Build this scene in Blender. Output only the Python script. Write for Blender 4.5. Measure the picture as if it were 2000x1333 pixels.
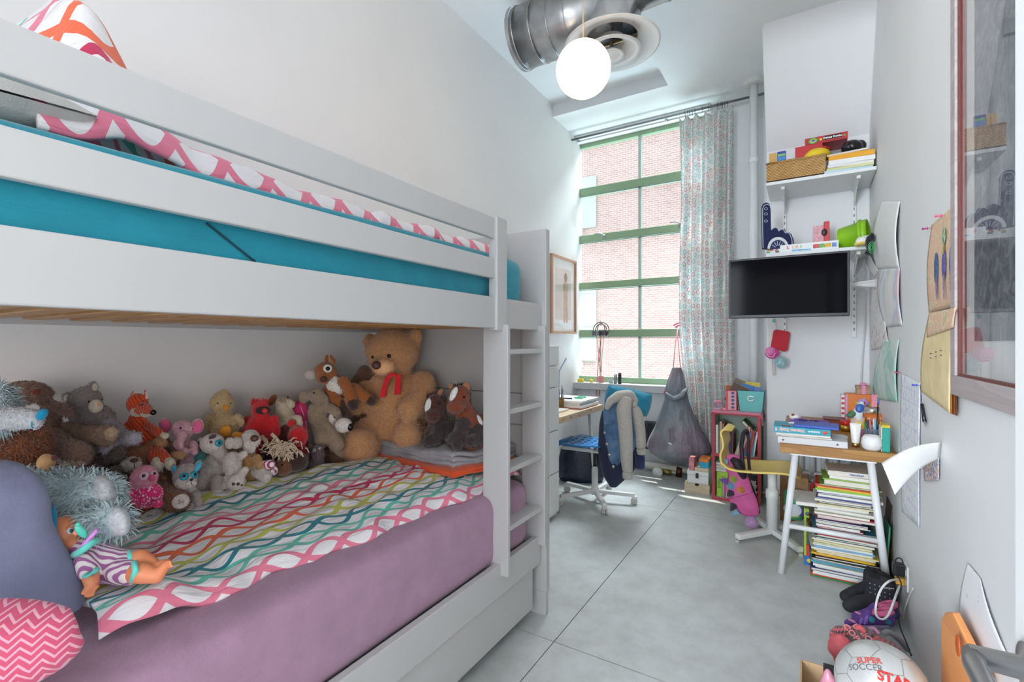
import bpy, bmesh, math, random
import numpy as np
from mathutils import Vector, Matrix, Euler, Quaternion, noise
from mathutils.bvhtree import BVHTree

C = bpy.context
SC = C.scene
COL = SC.collection
for _o in list(bpy.data.objects):
    bpy.data.objects.remove(_o)
random.seed(7)

# ---------------------------------------------------------------- camera
FPX, PCX, PCY, CAM_H, YAW = 935.0, 1000.0, 670.0, 1.31, math.radians(31.5)
cam_d = bpy.data.cameras.new('camera')
cam_d.sensor_width = 36.0
cam_d.lens = 36.0 * FPX / 2000.0
cam_d.shift_y = (PCY - 666.5) / 2000.0
cam_d.clip_start = 0.02
cam = bpy.data.objects.new('camera', cam_d)
COL.objects.link(cam)
cam.location = (0, 0, CAM_H)
cam.rotation_euler = (math.radians(90), 0, YAW)
SC.camera = cam

# ---------------------------------------------------------------- sky, sun, lights, exposure
world = bpy.data.worlds.new('sky')
SC.world = world
world.use_nodes = True
_nt = world.node_tree
_nt.nodes.clear()
_wo = _nt.nodes.new('ShaderNodeOutputWorld')
_bg = _nt.nodes.new('ShaderNodeBackground')
_bg.inputs['Color'].default_value = (0.83, 0.92, 1.0, 1)
_bg.inputs['Strength'].default_value = 1.3
_nt.links.new(_bg.outputs[0], _wo.inputs[0])

def add_light(name, kind, loc, aim, energy, color, **kw):
    l = bpy.data.lights.new(name, kind)
    l.energy = energy
    l.color = color
    for k, v in kw.items():
        setattr(l, k, v)
    o = bpy.data.objects.new(name, l)
    COL.objects.link(o)
    o.location = loc
    o.rotation_euler = (Vector(aim) - Vector(loc)).to_track_quat('-Z', 'Y').to_euler()
    return o

add_light('sun', 'SUN', (0, 8, 12), (0 + .38 * 12, 8 - .26 * 12, 0), 6.0, (1.0, .95, .88), angle=math.radians(.6))
# daylight falling through the tall window, then added fill lamps out of view
add_light('window_daylight', 'AREA', (-1.5, 8.2, 8.2), (-1.2, 2.4, .5), 2300.0, (.86, .94, 1.0),
          shape='RECTANGLE', size=3.4, size_y=3.4)
add_light('ceiling_fill', 'AREA', (-1.5, 7.6, -.6), (-.9, 2.6, 3.6), 350.0, (.62, .82, 1.0),
          shape='RECTANGLE', size=3.0, size_y=2.4)  # added lamp low outside, brightens the ceiling and tints it blue
add_light('rear_fill', 'AREA', (-.7, -9.0, 1.8), (-.6, 3.0, 1.3), 250.0, (.93, .965, 1.0),
          shape='RECTANGLE', size=6.0, size_y=3.0)  # added lamp far behind the camera, evens out the alcove and far end
add_light('right_wall_fill', 'AREA', (-2.5, -5.6, 2.0), (.4, 2.4, 1.5), 820.0, (.80, .905, 1.0),
          shape='RECTANGLE', size=2.4, size_y=2.4)  # added lamp out of view behind, brightens the right wall
add_light('bunk_fill', 'AREA', (2.5, -3.3, 1.3), (-1.9, 1.2, 1.0), 100.0, (1.0, .87, .80),
          shape='RECTANGLE', size=3.0, size_y=2.0)  # added warm lamp out of view, fills the lower bunk
vs = SC.view_settings
vs.view_transform = 'Standard'
vs.look = 'None'
vs.gamma = 1.0
vs.use_curve_mapping = False
vs.exposure = 0.12
SC.display_settings.display_device = 'sRGB'

# ---------------------------------------------------------------- pixel of the photograph + one known distance -> point
_F = Vector((-math.sin(YAW), math.cos(YAW), 0))
_R = Vector((math.cos(YAW), math.sin(YAW), 0))
def ray(px, py):
    return _F + _R * ((px - PCX) / FPX) + Vector((0, 0, (PCY - py) / FPX))
def P(px, py, x=None, y=None, z=None, d=None):
    r = ray(px, py)
    if x is not None: d = x / r.x
    elif y is not None: d = y / r.y
    elif z is not None: d = (z - CAM_H) / r.z
    return Vector((0, 0, CAM_H)) + r * d

# ---------------------------------------------------------------- materials
def lin(c):
    if isinstance(c, str):
        c = c.lstrip('#')
        c = [int(c[i:i + 2], 16) / 255 for i in (0, 2, 4)]
        c = [v / 12.92 if v <= .04045 else ((v + .055) / 1.055) ** 2.4 for v in c]
    return (c[0], c[1], c[2], 1.0)

class Sk:
    """wraps a shader socket so patterns can be written as sums"""
    def __init__(s, nt, k): s.nt, s.k = nt, k
    def m(s, op, b=None, c=None):
        n = s.nt.nodes.new('ShaderNodeMath'); n.operation = op
        for i, v in enumerate((s, b, c)):
            if v is None: continue
            if isinstance(v, Sk): s.nt.links.new(v.k, n.inputs[i])
            else: n.inputs[i].default_value = v
        return Sk(s.nt, n.outputs[0])
    def __add__(s, b): return s.m('ADD', b)
    def __sub__(s, b): return s.m('SUBTRACT', b)
    def __mul__(s, b): return s.m('MULTIPLY', b)
    def lt(s, b): return s.m('LESS_THAN', b)
    def gt(s, b): return s.m('GREATER_THAN', b)
    def abs(s): return s.m('ABSOLUTE')
    def sin(s): return s.m('SINE')
    def floor(s): return s.m('FLOOR')
    def frac(s): return s.m('FRACT')

class Mt:
    """small material builder"""
    def __init__(s, name, rough=.6):
        s.mat = bpy.data.materials.new(name); s.mat.use_nodes = True
        s.nt = s.mat.node_tree
        s.bsdf = s.nt.nodes['Principled BSDF']
        s.bsdf.inputs['Roughness'].default_value = rough
        s.out = s.nt.nodes['Material Output']
    def node(s, t, **kw):
        n = s.nt.nodes.new(t)
        for k, v in kw.items(): setattr(n, k, v)
        return n
    def link(s, a, b): s.nt.links.new(a.k if isinstance(a, Sk) else a, b)
    def coord(s, kind='Object', scale=(1, 1, 1), rot=(0, 0, 0)):
        tc = s.node('ShaderNodeTexCoord'); mp = s.node('ShaderNodeMapping')
        mp.inputs['Scale'].default_value = scale; mp.inputs['Rotation'].default_value = rot
        s.link(tc.outputs[kind], mp.inputs['Vector'])
        return mp.outputs['Vector']
    def xyz(s, kind='Object', **kw):
        sp = s.node('ShaderNodeSeparateXYZ'); s.link(s.coord(kind, **kw), sp.inputs[0])
        return [Sk(s.nt, k) for k in sp.outputs]
    def noise(s, scale=5, detail=3, vec=None, rough=.5, dist=0):
        n = s.node('ShaderNodeTexNoise')
        n.inputs['Scale'].default_value = scale; n.inputs['Detail'].default_value = detail
        n.inputs['Roughness'].default_value = rough; n.inputs['Distortion'].default_value = dist
        s.link(vec if vec is not None else s.coord(), n.inputs['Vector'])
        return Sk(s.nt, n.outputs['Fac'])
    def ramp(s, fac, stops, interp='LINEAR'):
        r = s.node('ShaderNodeValToRGB'); r.color_ramp.interpolation = interp
        e = r.color_ramp.elements
        while len(e) < len(stops): e.new(.5)
        for el, (p, c) in zip(e, stops): el.position = p; el.color = lin(c)
        s.link(fac, r.inputs[0])
        return r.outputs[0]
    def mix(s, fac, a, b, blend='MIX'):
        n = s.node('ShaderNodeMix', data_type='RGBA', blend_type=blend)
        for key, v in (('Factor', fac), ('A', a), ('B', b)):
            i = [x for x in n.inputs if x.name == key and x.type == ('VALUE' if key == 'Factor' else 'RGBA')][0]
            if isinstance(v, Sk): s.link(v, i)
            elif hasattr(v, 'is_linked'): s.link(v, i)
            elif key == 'Factor': i.default_value = v
            else: i.default_value = lin(v)
        return [x for x in n.outputs if x.type == 'RGBA'][0]
    def base(s, c):
        if hasattr(c, 'is_linked'): s.link(c, s.bsdf.inputs['Base Color'])
        else: s.bsdf.inputs['Base Color'].default_value = lin(c)
        return s
    def bump(s, h, strength=.3, dist=.01):
        b = s.node('ShaderNodeBump'); b.inputs['Strength'].default_value = strength
        b.inputs['Distance'].default_value = dist
        s.link(h, b.inputs['Height']); s.link(b.outputs[0], s.bsdf.inputs['Normal'])
        return s
    def set(s, **kw):
        for k, v in kw.items(): s.bsdf.inputs[k.replace('_', ' ')].default_value = v
        return s

_mc = {}
def shade(c, f):
    l = lin(c)
    return tuple(min(1, max(0, v * f)) for v in l[:3])
def paint(c, rough=.5, var=.05, vs_=6, bump=0, bs=60, metal=0, sheen=0, coat=0):
    """plain coloured surface with a little uneven tone"""
    key = (c, rough, var, vs_, bump, bs, metal, sheen, coat)
    if key in _mc: return _mc[key]
    m = Mt('paint_' + str(c).strip('#'), rough)
    m.base(m.ramp(m.noise(vs_, 3), [(.3, shade(c, 1 - var)), (.7, shade(c, 1 + var))]))
    m.set(Metallic=metal)
    if sheen: m.set(Sheen_Weight=sheen)
    if coat: m.set(Coat_Weight=coat)
    if bump: m.bump(m.noise(bs, 4), bump, .01)
    _mc[key] = m.mat
    return m.mat
def cloth(c, var=.1, bs=220, bump=.25): return paint(c, .9, var, 9, bump, bs, 0, .3)
def plush(c, var=.16): return paint(c, .95, var, 110, .6, 210, 0, .4)
def gloss(c): return paint(c, .25, .03, 5)
def metal(c, rough=.3): return paint(c, rough, .05, 20, 0, 60, 1)
def wood(c1, c2, axis='y', scale=1.0, rough=.45):
    key = ('wood', c1, c2, axis, scale)
    if key in _mc: return _mc[key]
    m = Mt('wood_' + str(c1).strip('#'), rough)
    sc = {'x': (.7, 9, 9), 'y': (9, .7, 9), 'z': (9, 9, .7)}[axis]
    v = m.coord(scale=tuple(k * scale for k in sc))
    f = m.noise(2.2, 6, v, .6, .6)
    m.base(m.ramp(f, [(.3, c1), (.5, c2), (.56, c1), (.72, c2)]))
    m.bump(f, .08, .004)
    _mc[key] = m.mat
    return m.mat

# ---------------------------------------------------------------- mesh building
def frame(p, q, up=(0, 0, 1)):
    d = (Vector(q) - Vector(p)).normalized(); up = Vector(up)
    if abs(d.dot(up)) > .98: up = Vector((0, 1, 0))
    a = d.cross(up).normalized(); b = a.cross(d).normalized()
    return d, a, b

class MB:
    def __init__(s): s.v, s.f, s.m, s.uv = [], [], [], {}
    def add(s, vs_, fs, mi=0, uvs=None):
        o = len(s.v); s.v += [tuple(v) for v in vs_]
        for i, f in enumerate(fs):
            if uvs: s.uv[len(s.f)] = [uvs[k] for k in f]
            s.f.append([k + o for k in f]); s.m.append(mi)
        return s
    def box(s, lo, hi, mi=0, M=None):
        x0, y0, z0 = lo; x1, y1, z1 = hi
        vs_ = [Vector(k) for k in ((x0, y0, z0), (x1, y0, z0), (x1, y1, z0), (x0, y1, z0), (x0, y0, z1), (x1, y0, z1), (x1, y1, z1), (x0, y1, z1))]
        if M is not None: vs_ = [M @ k for k in vs_]
        return s.add(vs_, [(0, 3, 2, 1), (4, 5, 6, 7), (0, 1, 5, 4), (1, 2, 6, 5), (2, 3, 7, 6), (3, 0, 4, 7)], mi)
    def bar(s, p, q, w, h, up=(0, 0, 1), mi=0):
        d, a, b = frame(p, q, up); p, q = Vector(p), Vector(q)
        vs_ = [c + a * (i * w / 2) + b * (j * h / 2) for c in (p, q) for i, j in ((-1, -1), (1, -1), (1, 1), (-1, 1))]
        return s.add(vs_, [(3, 2, 1, 0), (4, 5, 6, 7), (0, 1, 5, 4), (1, 2, 6, 5), (2, 3, 7, 6), (3, 0, 4, 7)], mi)
    def tube(s, pts, r, n=10, mi=0, cap=True, squash=1.0):
        pts = [Vector(k) for k in pts]
        rs = r if isinstance(r, (list, tuple)) else [r] * len(pts)
        vs_, fs = [], []; a0 = None
        for i, p in enumerate(pts):
            q0, q1 = pts[max(0, i - 1)], pts[min(len(pts) - 1, i + 1)]
            d = (q1 - q0)
            d = d.normalized() if d.length > 1e-9 else Vector((0, 0, 1))
            if a0 is None: a0 = frame((0, 0, 0), d)[1]
            a = (a0 - d * a0.dot(d))
            a = a.normalized() if a.length > 1e-6 else frame((0, 0, 0), d)[1]
            a0 = a; b = d.cross(a)
            for k in range(n):
                t = 2 * math.pi * k / n
                vs_.append(p + a * (math.cos(t) * rs[i]) + b * (math.sin(t) * rs[i] * squash))
        for i in range(len(pts) - 1):
            for k in range(n):
                k2 = (k + 1) % n
                fs.append((i * n + k, i * n + k2, (i + 1) * n + k2, (i + 1) * n + k))
        if cap:
            fs.append(tuple(range(n - 1, -1, -1))); o = (len(pts) - 1) * n; fs.append(tuple(range(o, o + n)))
        return s.add(vs_, fs, mi)
    def lathe(s, prof, n=24, M=None, mi=0):
        """prof: (radius, height) along local z"""
        vs_, fs = [], []
        for r, z in prof:
            for k in range(n):
                t = 2 * math.pi * k / n
                vs_.append(Vector((max(r, 1e-5) * math.cos(t), max(r, 1e-5) * math.sin(t), z)))
        if M is not None: vs_ = [M @ v for v in vs_]
        for i in range(len(prof) - 1):
            for k in range(n):
                k2 = (k + 1) % n
                fs.append((i * n + k, i * n + k2, (i + 1) * n + k2, (i + 1) * n + k))
        return s.add(vs_, fs, mi)
    def ell(s, c, r, M=None, n=16, mi=0):
        """ellipsoid centred at c, radii r; M: optional 3x3 orientation"""
        vs_, fs = [], []; h = n // 2; c = Vector(c)
        for i in range(h + 1):
            ph = math.pi * i / h
            for k in range(n):
                t = 2 * math.pi * k / n
                p = Vector((r[0] * math.sin(ph) * math.cos(t), r[1] * math.sin(ph) * math.sin(t), r[2] * math.cos(ph)))
                vs_.append(c + (M @ p if M is not None else p))
        for i in range(h):
            for k in range(n):
                k2 = (k + 1) % n
                fs.append((i * n + k, (i + 1) * n + k, (i + 1) * n + k2, i * n + k2))
        return s.add(vs_, fs, mi)
    def prism(s, poly, depth, M=None, mi=0):
        """polygon in local xz, pushed along local y from 0 to depth"""
        n = len(poly)
        vs_ = [Vector((x, 0, z)) for x, z in poly] + [Vector((x, depth, z)) for x, z in poly]
        if M is not None: vs_ = [M @ v for v in vs_]
        fs = [tuple(range(n)), tuple(range(2 * n - 1, n - 1, -1))] + [(i, i + n, (i + 1) % n + n, (i + 1) % n) for i in range(n)]
        return s.add(vs_, fs, mi)
    def sheet(s, fn, nu, nv, thick=0, mi=0, uvfn=None):
        """fn(u,v)->point for u,v in 0..1; with thickness the sheet becomes a closed slab"""
        g = [[Vector(fn(i / nu, j / nv)) for j in range(nv + 1)] for i in range(nu + 1)]
        uv = [(uvfn(i / nu, j / nv) if uvfn else (i / nu, j / nv)) for i in range(nu + 1) for j in range(nv + 1)]
        idx = lambda i, j: i * (nv + 1) + j
        vs_ = [g[i][j] for i in range(nu + 1) for j in range(nv + 1)]
        fs = [(idx(i, j), idx(i + 1, j), idx(i + 1, j + 1), idx(i, j + 1)) for i in range(nu) for j in range(nv)]
        if thick:
            N = len(vs_); low = []
            for i in range(nu + 1):
                for j in range(nv + 1):
                    a = g[min(nu, i + 1)][j] - g[max(0, i - 1)][j]; b = g[i][min(nv, j + 1)] - g[i][max(0, j - 1)]
                    nn = a.cross(b)
                    nn = nn.normalized() if nn.length > 1e-12 else Vector((0, 0, 1))
                    low.append(g[i][j] - nn * thick)
            vs_ = vs_ + low; uv = uv + uv
            fs = fs + [tuple(k + N for k in reversed(f)) for f in fs]
            rim = [idx(i, 0) for i in range(nu + 1)] + [idx(nu, j) for j in range(1, nv + 1)] + [idx(i, nv) for i in range(nu - 1, -1, -1)] + [idx(0, j) for j in range(nv - 1, 0, -1)]
            for k in range(len(rim)):
                a, b = rim[k], rim[(k + 1) % len(rim)]
                fs.append((b, a, a + N, b + N))
        return s.add(vs_, fs, mi, uv)
    def xf(s, M):
        s.v = [tuple(M @ Vector(v)) for v in s.v]; return s
    def mesh(s, name, mats, smooth=False):
        me = bpy.data.meshes.new(name)
        me.from_pydata(s.v, [], s.f)
        for m in (mats if isinstance(mats, (list, tuple)) else [mats]): me.materials.append(m)
        if any(s.m): me.polygons.foreach_set('material_index', s.m)
        if s.uv:
            ul = me.uv_layers.new(name='UVMap')
            for p in me.polygons:
                u = s.uv.get(p.index)
                if u:
                    for k, li in enumerate(p.loop_indices): ul.data[li].uv = u[k]
        if smooth: me.polygons.foreach_set('use_smooth', [True] * len(me.polygons))
        me.update()
        return me

def finish(o, bevel=0, sub=0, smooth=False):
    if bevel:
        b = o.modifiers.new('bevel', 'BEVEL'); b.width = bevel; b.segments = 2; b.limit_method = 'ANGLE'
        b.angle_limit = math.radians(40)
    if sub:
        b = o.modifiers.new('subsurf', 'SUBSURF'); b.levels = sub; b.render_levels = sub
    return o

WORLD_ROOTS = set()
def tag(o, label=None, cat=None, group=None, kind=None):
    if label: o['label'] = label
    if cat: o['category'] = cat
    if group: o['group'] = group
    if kind: o['kind'] = kind
    return o
def thing(name, label, cat, loc=(0, 0, 0), rz=0, group=None, local=False):
    """an Empty at the base of a thing; local=True: parts are given in its own frame"""
    o = bpy.data.objects.new(name, None); COL.objects.link(o)
    o.empty_display_size = .05
    o.location = loc; o.rotation_euler = (0, 0, rz)
    tag(o, label, cat, group)
    if not local: WORLD_ROOTS.add(o.name)
    return o
def part(mb, name, mats, parent, smooth=False, bevel=0, sub=0, label=None):
    me = mb if isinstance(mb, bpy.types.Mesh) else mb.mesh(name, mats, smooth)
    o = bpy.data.objects.new(name, me); COL.objects.link(o)
    if parent is not None:
        o.parent = parent
        if parent.name in WORLD_ROOTS:
            o.matrix_parent_inverse = Matrix.LocRotScale(parent.location, parent.rotation_euler, None).inverted()
    if label: o['label'] = label
    return finish(o, bevel, sub)
def solo(mb, name, mats, label, cat, group=None, smooth=False, bevel=0, sub=0, kind=None):
    """a thing that is one mesh; its origin goes to the middle of its base"""
    me = mb if isinstance(mb, bpy.types.Mesh) else mb.mesh(name, mats, smooth)
    co = np.empty(len(me.vertices) * 3, 'f'); me.vertices.foreach_get('co', co); co = co.reshape(-1, 3)
    lo, hi = co.min(0), co.max(0); c = np.array(((lo[0] + hi[0]) / 2, (lo[1] + hi[1]) / 2, lo[2]), 'f')
    me.vertices.foreach_set('co', (co - c).ravel()); me.update()
    o = bpy.data.objects.new(name, me); COL.objects.link(o); o.location = [float(k) for k in c]
    tag(o, label, cat, group, kind)
    return finish(o, bevel, sub)
def struct(mb, name, mats, label=None, smooth=False, bevel=0, cat=None):
    o = part(mb, name, mats, None, smooth, bevel)
    return tag(o, label, cat, None, 'structure')
def rotm(rx=0, ry=0, rz=0, loc=(0, 0, 0)):
    return Matrix.Translation(Vector(loc)) @ Euler((math.radians(rx), math.radians(ry), math.radians(rz))).to_matrix().to_4x4()
_fonts = {}
def text_mesh(txt, size, depth=.0006, align='CENTER', bold=0):
    """letters as a mesh, lying in local xy, centred"""
    cu = bpy.data.curves.new('lettering', 'FONT'); cu.body = txt; cu.size = size
    cu.align_x = align; cu.align_y = 'CENTER'; cu.extrude = depth; cu.offset = bold; cu.resolution_u = 3
    o = bpy.data.objects.new('lettering_tmp', cu); COL.objects.link(o)
    dg = C.evaluated_depsgraph_get(); me = bpy.data.meshes.new_from_object(o.evaluated_get(dg))
    bpy.data.objects.remove(o); bpy.data.curves.remove(cu)
    return me
def lettering(txt, size, m, M, parent, name='lettering', depth=.0006, bold=0, label=None):
    me = text_mesh(txt, size, depth, bold=bold); me.transform(M); me.materials.clear(); me.materials.append(m)
    return part(me, name, None, parent, label=label)
def wob(x, y, z=0, s=1.0):
    return noise.noise(Vector((x * s, y * s, z * s)))
def copy_tree(o, parent=None):
    c = o.copy(); COL.objects.link(c)
    if parent is not None: c.parent = parent
    for ch in o.children: copy_tree(ch, c)
    return c
# ================================================================ the room
XL, XR, YA, YW, YG, ZC, ZR = -2.2, .405, 4.4, 5.0, 5.10, 3.62, 3.75
wm = Mt('white_wall_paint', .6)
wm.base(wm.ramp(wm.noise(1.3, 4), [(.3, '#e6e6e6'), (.7, '#ebebeb')])).bump(wm.noise(35, 4), .05, .004)
M_wall = wm.mat
cm = Mt('painted_concrete_ceiling', .6)
cx_, cy_, cz_ = cm.xyz()
seam = (cy_ * 5.5).frac().lt(.03) * cm.noise(3, 2).gt(.45)
cm.base(cm.ramp(cm.noise(2, 4), [(.3, '#e4e7e9'), (.7, '#ebedef')]))
cm.bump(cm.noise(28, 5) * .35 - seam * .8, .35, .006)
M_ceil = cm.mat
bm_ = Mt('painted_block_wall', .6)
_b = bm_.node('ShaderNodeTexBrick')
_b.inputs['Scale'].default_value = 1; _b.inputs['Brick Width'].default_value = .4; _b.inputs['Row Height'].default_value = .2
_b.inputs['Mortar Size'].default_value = .006
bm_.link(bm_.coord(rot=(math.radians(90), 0, 0)), _b.inputs['Vector'])
bm_.base('#e6e8ea').bump(Sk(bm_.nt, _b.outputs['Fac']) * -1.0, .5, .006)
M_block = bm_.mat
fm = Mt('polished_concrete', .42)
_n1 = fm.noise(.9, 8, None, .62, .4); _n2 = fm.noise(7, 6, None, .7)
_c = fm.ramp(_n1, [(.28, '#aeb0ac'), (.5, '#c2c5c4'), (.7, '#d2d6d6')])
_c = fm.mix(.3, _c, fm.ramp(_n2, [(.3, '#8d8c86'), (.55, '#c6c9c8'), (.75, '#dadedd')]))
_st = fm.noise(16, 2).gt(.72) * .12
_c = fm.mix(_st, _c, '#8a7a66')
fm.base(_c).bump(_n2, .05, .004)
fm.bsdf.inputs['Roughness'].default_value = .38
M_floor = fm.mat
M_dark = paint('#1c1b1a', .9)

mb = MB()
xs = [XL - .1, -.939, XR + .1]; ys = [-3.2, -.05, 1.884, 3.84, 5.2]
for i in range(2):
    for j in range(4):
        g = .0022
        mb.box((xs[i] + (g if i else 0), ys[j] + g, -.08), (xs[i + 1] - (0 if i else g), ys[j + 1] - g, 0))
mb.box((xs[0], ys[0], -.12), (xs[-1], ys[-1], -.075), 1)
struct(mb, 'floor', [M_floor, M_dark])

mb = MB().box((XL - .12, -1.2, 0), (XL, YG + .03, ZR + .2)); struct(mb, 'wall_left', M_wall)
mb = MB().box((XR, -.6, 0), (XR + .12, YA + .3, ZR + .2)); struct(mb, 'wall_right', M_wall)
mb = MB().box((XL - .12, -1.3, 0), (-1.15, -1.2, ZR + .2)); struct(mb, 'wall_back', M_wall)  # out of view, its width set to block the added light from behind
# alcove wall under the stair soffit, one solid with the sloping underside
mb = MB(); prof = [(YA, 0), (YA, 2.86), (3.9, ZC + .01), (YG + .03, ZC + .01), (YG + .03, 0)]
mb.prism([(y, z) for y, z in prof], .68, Matrix(((0, 1, 0, -.27), (1, 0, 0, 0), (0, 0, 1, 0), (0, 0, 0, 1))))
sm_ = Mt('stair_soffit_paint', .6)
sx_, sy_, sz_ = sm_.xyz()
sm_.base('#e6e6e8').bump((sx_ * 7.0).frac().lt(.02) * -.6 + sm_.noise(30, 4) * .3, .3, .005)
struct(mb, 'wall_alcove', sm_.mat, bevel=.012)
# window wall: below, above and beside the opening
WX0, WX1, WZ0, WZ1 = -2.24, -.785, .865, 3.575
mb = MB()
mb.box((XL - .1, YW, 0), (-.2, YG + .03, WZ0 - .08))
mb.box((XL - .1, YW, WZ1), (-.2, YG + .03, ZC + .1))
mb.box((WX1, YW, WZ0 - .08), (-.2, YG + .03, WZ1))
struct(mb, 'wall_window', M_block)
mb = MB().box((XL, YW - .1, .80), (WX1 + .1, YW + .12, .872)); struct(mb, 'trim_1', paint('#c9ccce', .5), bevel=.004)
# ceiling with the raised bay over the bed
mb = MB()
mb.box((-1.05, -3.2, ZC), (XR + .2, YG + .03, ZC + .12)); mb.box((XL - .1, 4.39, ZC), (-1.05, YG + .03, ZC + .12))
mb.box((XL - .1, -3.2, ZR), (-1.0, 4.45, ZR + .15))
struct(mb, 'ceiling', M_ceil)

# ---- window
M_green = paint('#93b08e', .45, .03)
M_mull = paint('#b5c8c4', .45, .03)
win = bpy.data.objects.new('window_1', None); COL.objects.link(win); win.location = (-1.5, YG, WZ0); WORLD_ROOTS.add('window_1')
tag(win, 'tall green steel window with four rows of panes', None, None, 'structure')
mb = MB()
mb.box((WX0, YG - .02, WZ1 - .045), (WX1, YG + .04, WZ1)); mb.box((WX0, YG - .04, WZ0), (WX1, YG + .05, .935))
mb.box((WX0 - .02, YG - .02, WZ0), (WX0 + .02, YG + .04, WZ1)); mb.box((WX1 - .05, YG - .02, WZ0), (WX1, YG + .04, WZ1))
part(mb, 'window_frame', M_green, win, bevel=.004)
bars = [(2.983, 3.07), (2.449, 2.532), (1.918, 1.996), (1.373, 1.457)]
for z0, z1 in bars:
    part(MB().box((WX0 + .02, YG - .03, z0), (WX1 - .05, YG + .05, z1)), 'transom_bar', M_green, win, bevel=.005)
    part(MB().box((WX0 + .02, YG - .034, z0 - .012), (WX1 - .05, YG - .018, z0 - .006)), 'weather_strip', paint('#5b6a66', .6), win)
part(MB().box((-1.53, YG - .012, .935), (-1.5, YG + .03, WZ1 - .045)), 'mullion', M_mull, win, bevel=.003)
gm = Mt('window_glass', .03); gm.nt.nodes.remove(gm.bsdf)
_t = gm.node('ShaderNodeBsdfTransparent'); _g = gm.node('ShaderNodeBsdfGlossy'); _d = gm.node('ShaderNodeBsdfTranslucent'); _x = gm.node('ShaderNodeMixShader'); _x2 = gm.node('ShaderNodeMixShader')
_t.inputs[0].default_value = (.97, .985, .98, 1); _g.inputs['Roughness'].default_value = .02; _x.inputs[0].default_value = .05
_d.inputs[0].default_value = (.95, .97, 1, 1)
_vz = gm.noise(1.1, 3) * .03      # uneven translucent haze mixed into the panes for glare over the view
gm.link(_vz, _x2.inputs[0]); gm.link(_t.outputs[0], _x2.inputs[1]); gm.link(_d.outputs[0], _x2.inputs[2])
gm.link(_x2.outputs[0], _x.inputs[1]); gm.link(_g.outputs[0], _x.inputs[2]); gm.link(_x.outputs[0], gm.out.inputs[0])
M_glass = gm.mat
zz = [.935] + [k for b in reversed(bars) for k in b] + [WZ1 - .045]
for i in range(0, 10, 2):
    for a, b in ((WX0 + .02, -1.53), (-1.5, WX1 - .05)):
        part(MB().box((a, YG + .005, zz[i]), (b, YG + .011, zz[i + 1])), 'glass_pane', M_glass, win)
M_steel = metal('#b9babc', .35)
for px in (1178, 1328):
    p = P(px, 462 if px < 1200 else 440, y=YG - .045)
    mb = MB().tube([p, p + Vector((0, -.02, .012)), p + Vector((-.02, -.035, .03)), p + Vector((-.09, -.03, .035))], [.01, .009, .008, .006], 8)
    mb.box((p.x - .02, YG - .035, p.z - .02), (p.x + .02, YG - .02, p.z + .02))
    part(mb, 'latch_handle', M_steel, win, smooth=True)

# ---- the brick building across the yard
bk = Mt('pale_red_brick', .9)
_b = bk.node('ShaderNodeTexBrick')
for k, v in (('Scale', 1), ('Brick Width', .165), ('Row Height', .058), ('Mortar Size', .008)): _b.inputs[k].default_value = v
_b.inputs['Color1'].default_value = lin('#d3aca2'); _b.inputs['Color2'].default_value = lin('#c2988e'); _b.inputs['Mortar'].default_value = lin('#dcd2cc')
bk.link(bk.coord(rot=(math.radians(90), 0, 0)), _b.inputs['Vector']); bk.link(_b.outputs['Color'], bk.bsdf.inputs['Base Color'])
YB = 13.2
bld = thing('brick_building', 'pale red brick building facade across from the tall window', 'building', (-5, YB, -4))
part(MB().box((-14, YB, -4), (9, YB + 4, 13)), 'wall', bk.mat, bld)
M_shut = paint('#c9d8cc', .7, .04)
for y0, y1 in ((343, 448), (566, 705)):
    a = P(1133, y1, y=YB - .04); b = P(1165, y0, y=YB - .04)
    mb = MB().box((a.x, YB - .08, a.z), (b.x, YB - .03, b.z))
    for t in (.02, .5, .96): mb.box((a.x + .02, YB - .1, a.z + (b.z - a.z) * t - .03), (b.x - .02, YB - .07, a.z + (b.z - a.z) * t + .03))
    part(mb, 'shutter', M_shut, bld, bevel=.01)
    fx = a.x - .02
    mb = MB()
    for z0, z1 in ((a.z, a.z + .12), (b.z - .1, b.z), ((a.z + b.z) / 2 - .06, (a.z + b.z) / 2 + .06)): mb.box((fx - 1.2, YB - .08, z0), (fx, YB - .02, z1))
    for x in (fx - .09, fx - .65, fx - 1.2): mb.box((x, YB - .08, a.z), (x + .09, YB - .02, b.z))
    f = part(mb, 'window', paint('#eef0ee', .5), bld)
    part(MB().box((fx - 1.2, YB - .03, a.z), (fx, YB - .01, b.z)), 'pane', gloss('#8fa3ab'), f)
    part(MB().box((fx - 1.3, YB - .16, a.z - .18), (fx + .12, YB - .01, a.z - .02)), 'window_sill', paint('#dcd8d0', .8), bld)
struct(MB().box((-14, 5.4, -4.2), (9, 17, -4)), 'ground', paint('#a8a49c', .9))

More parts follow.
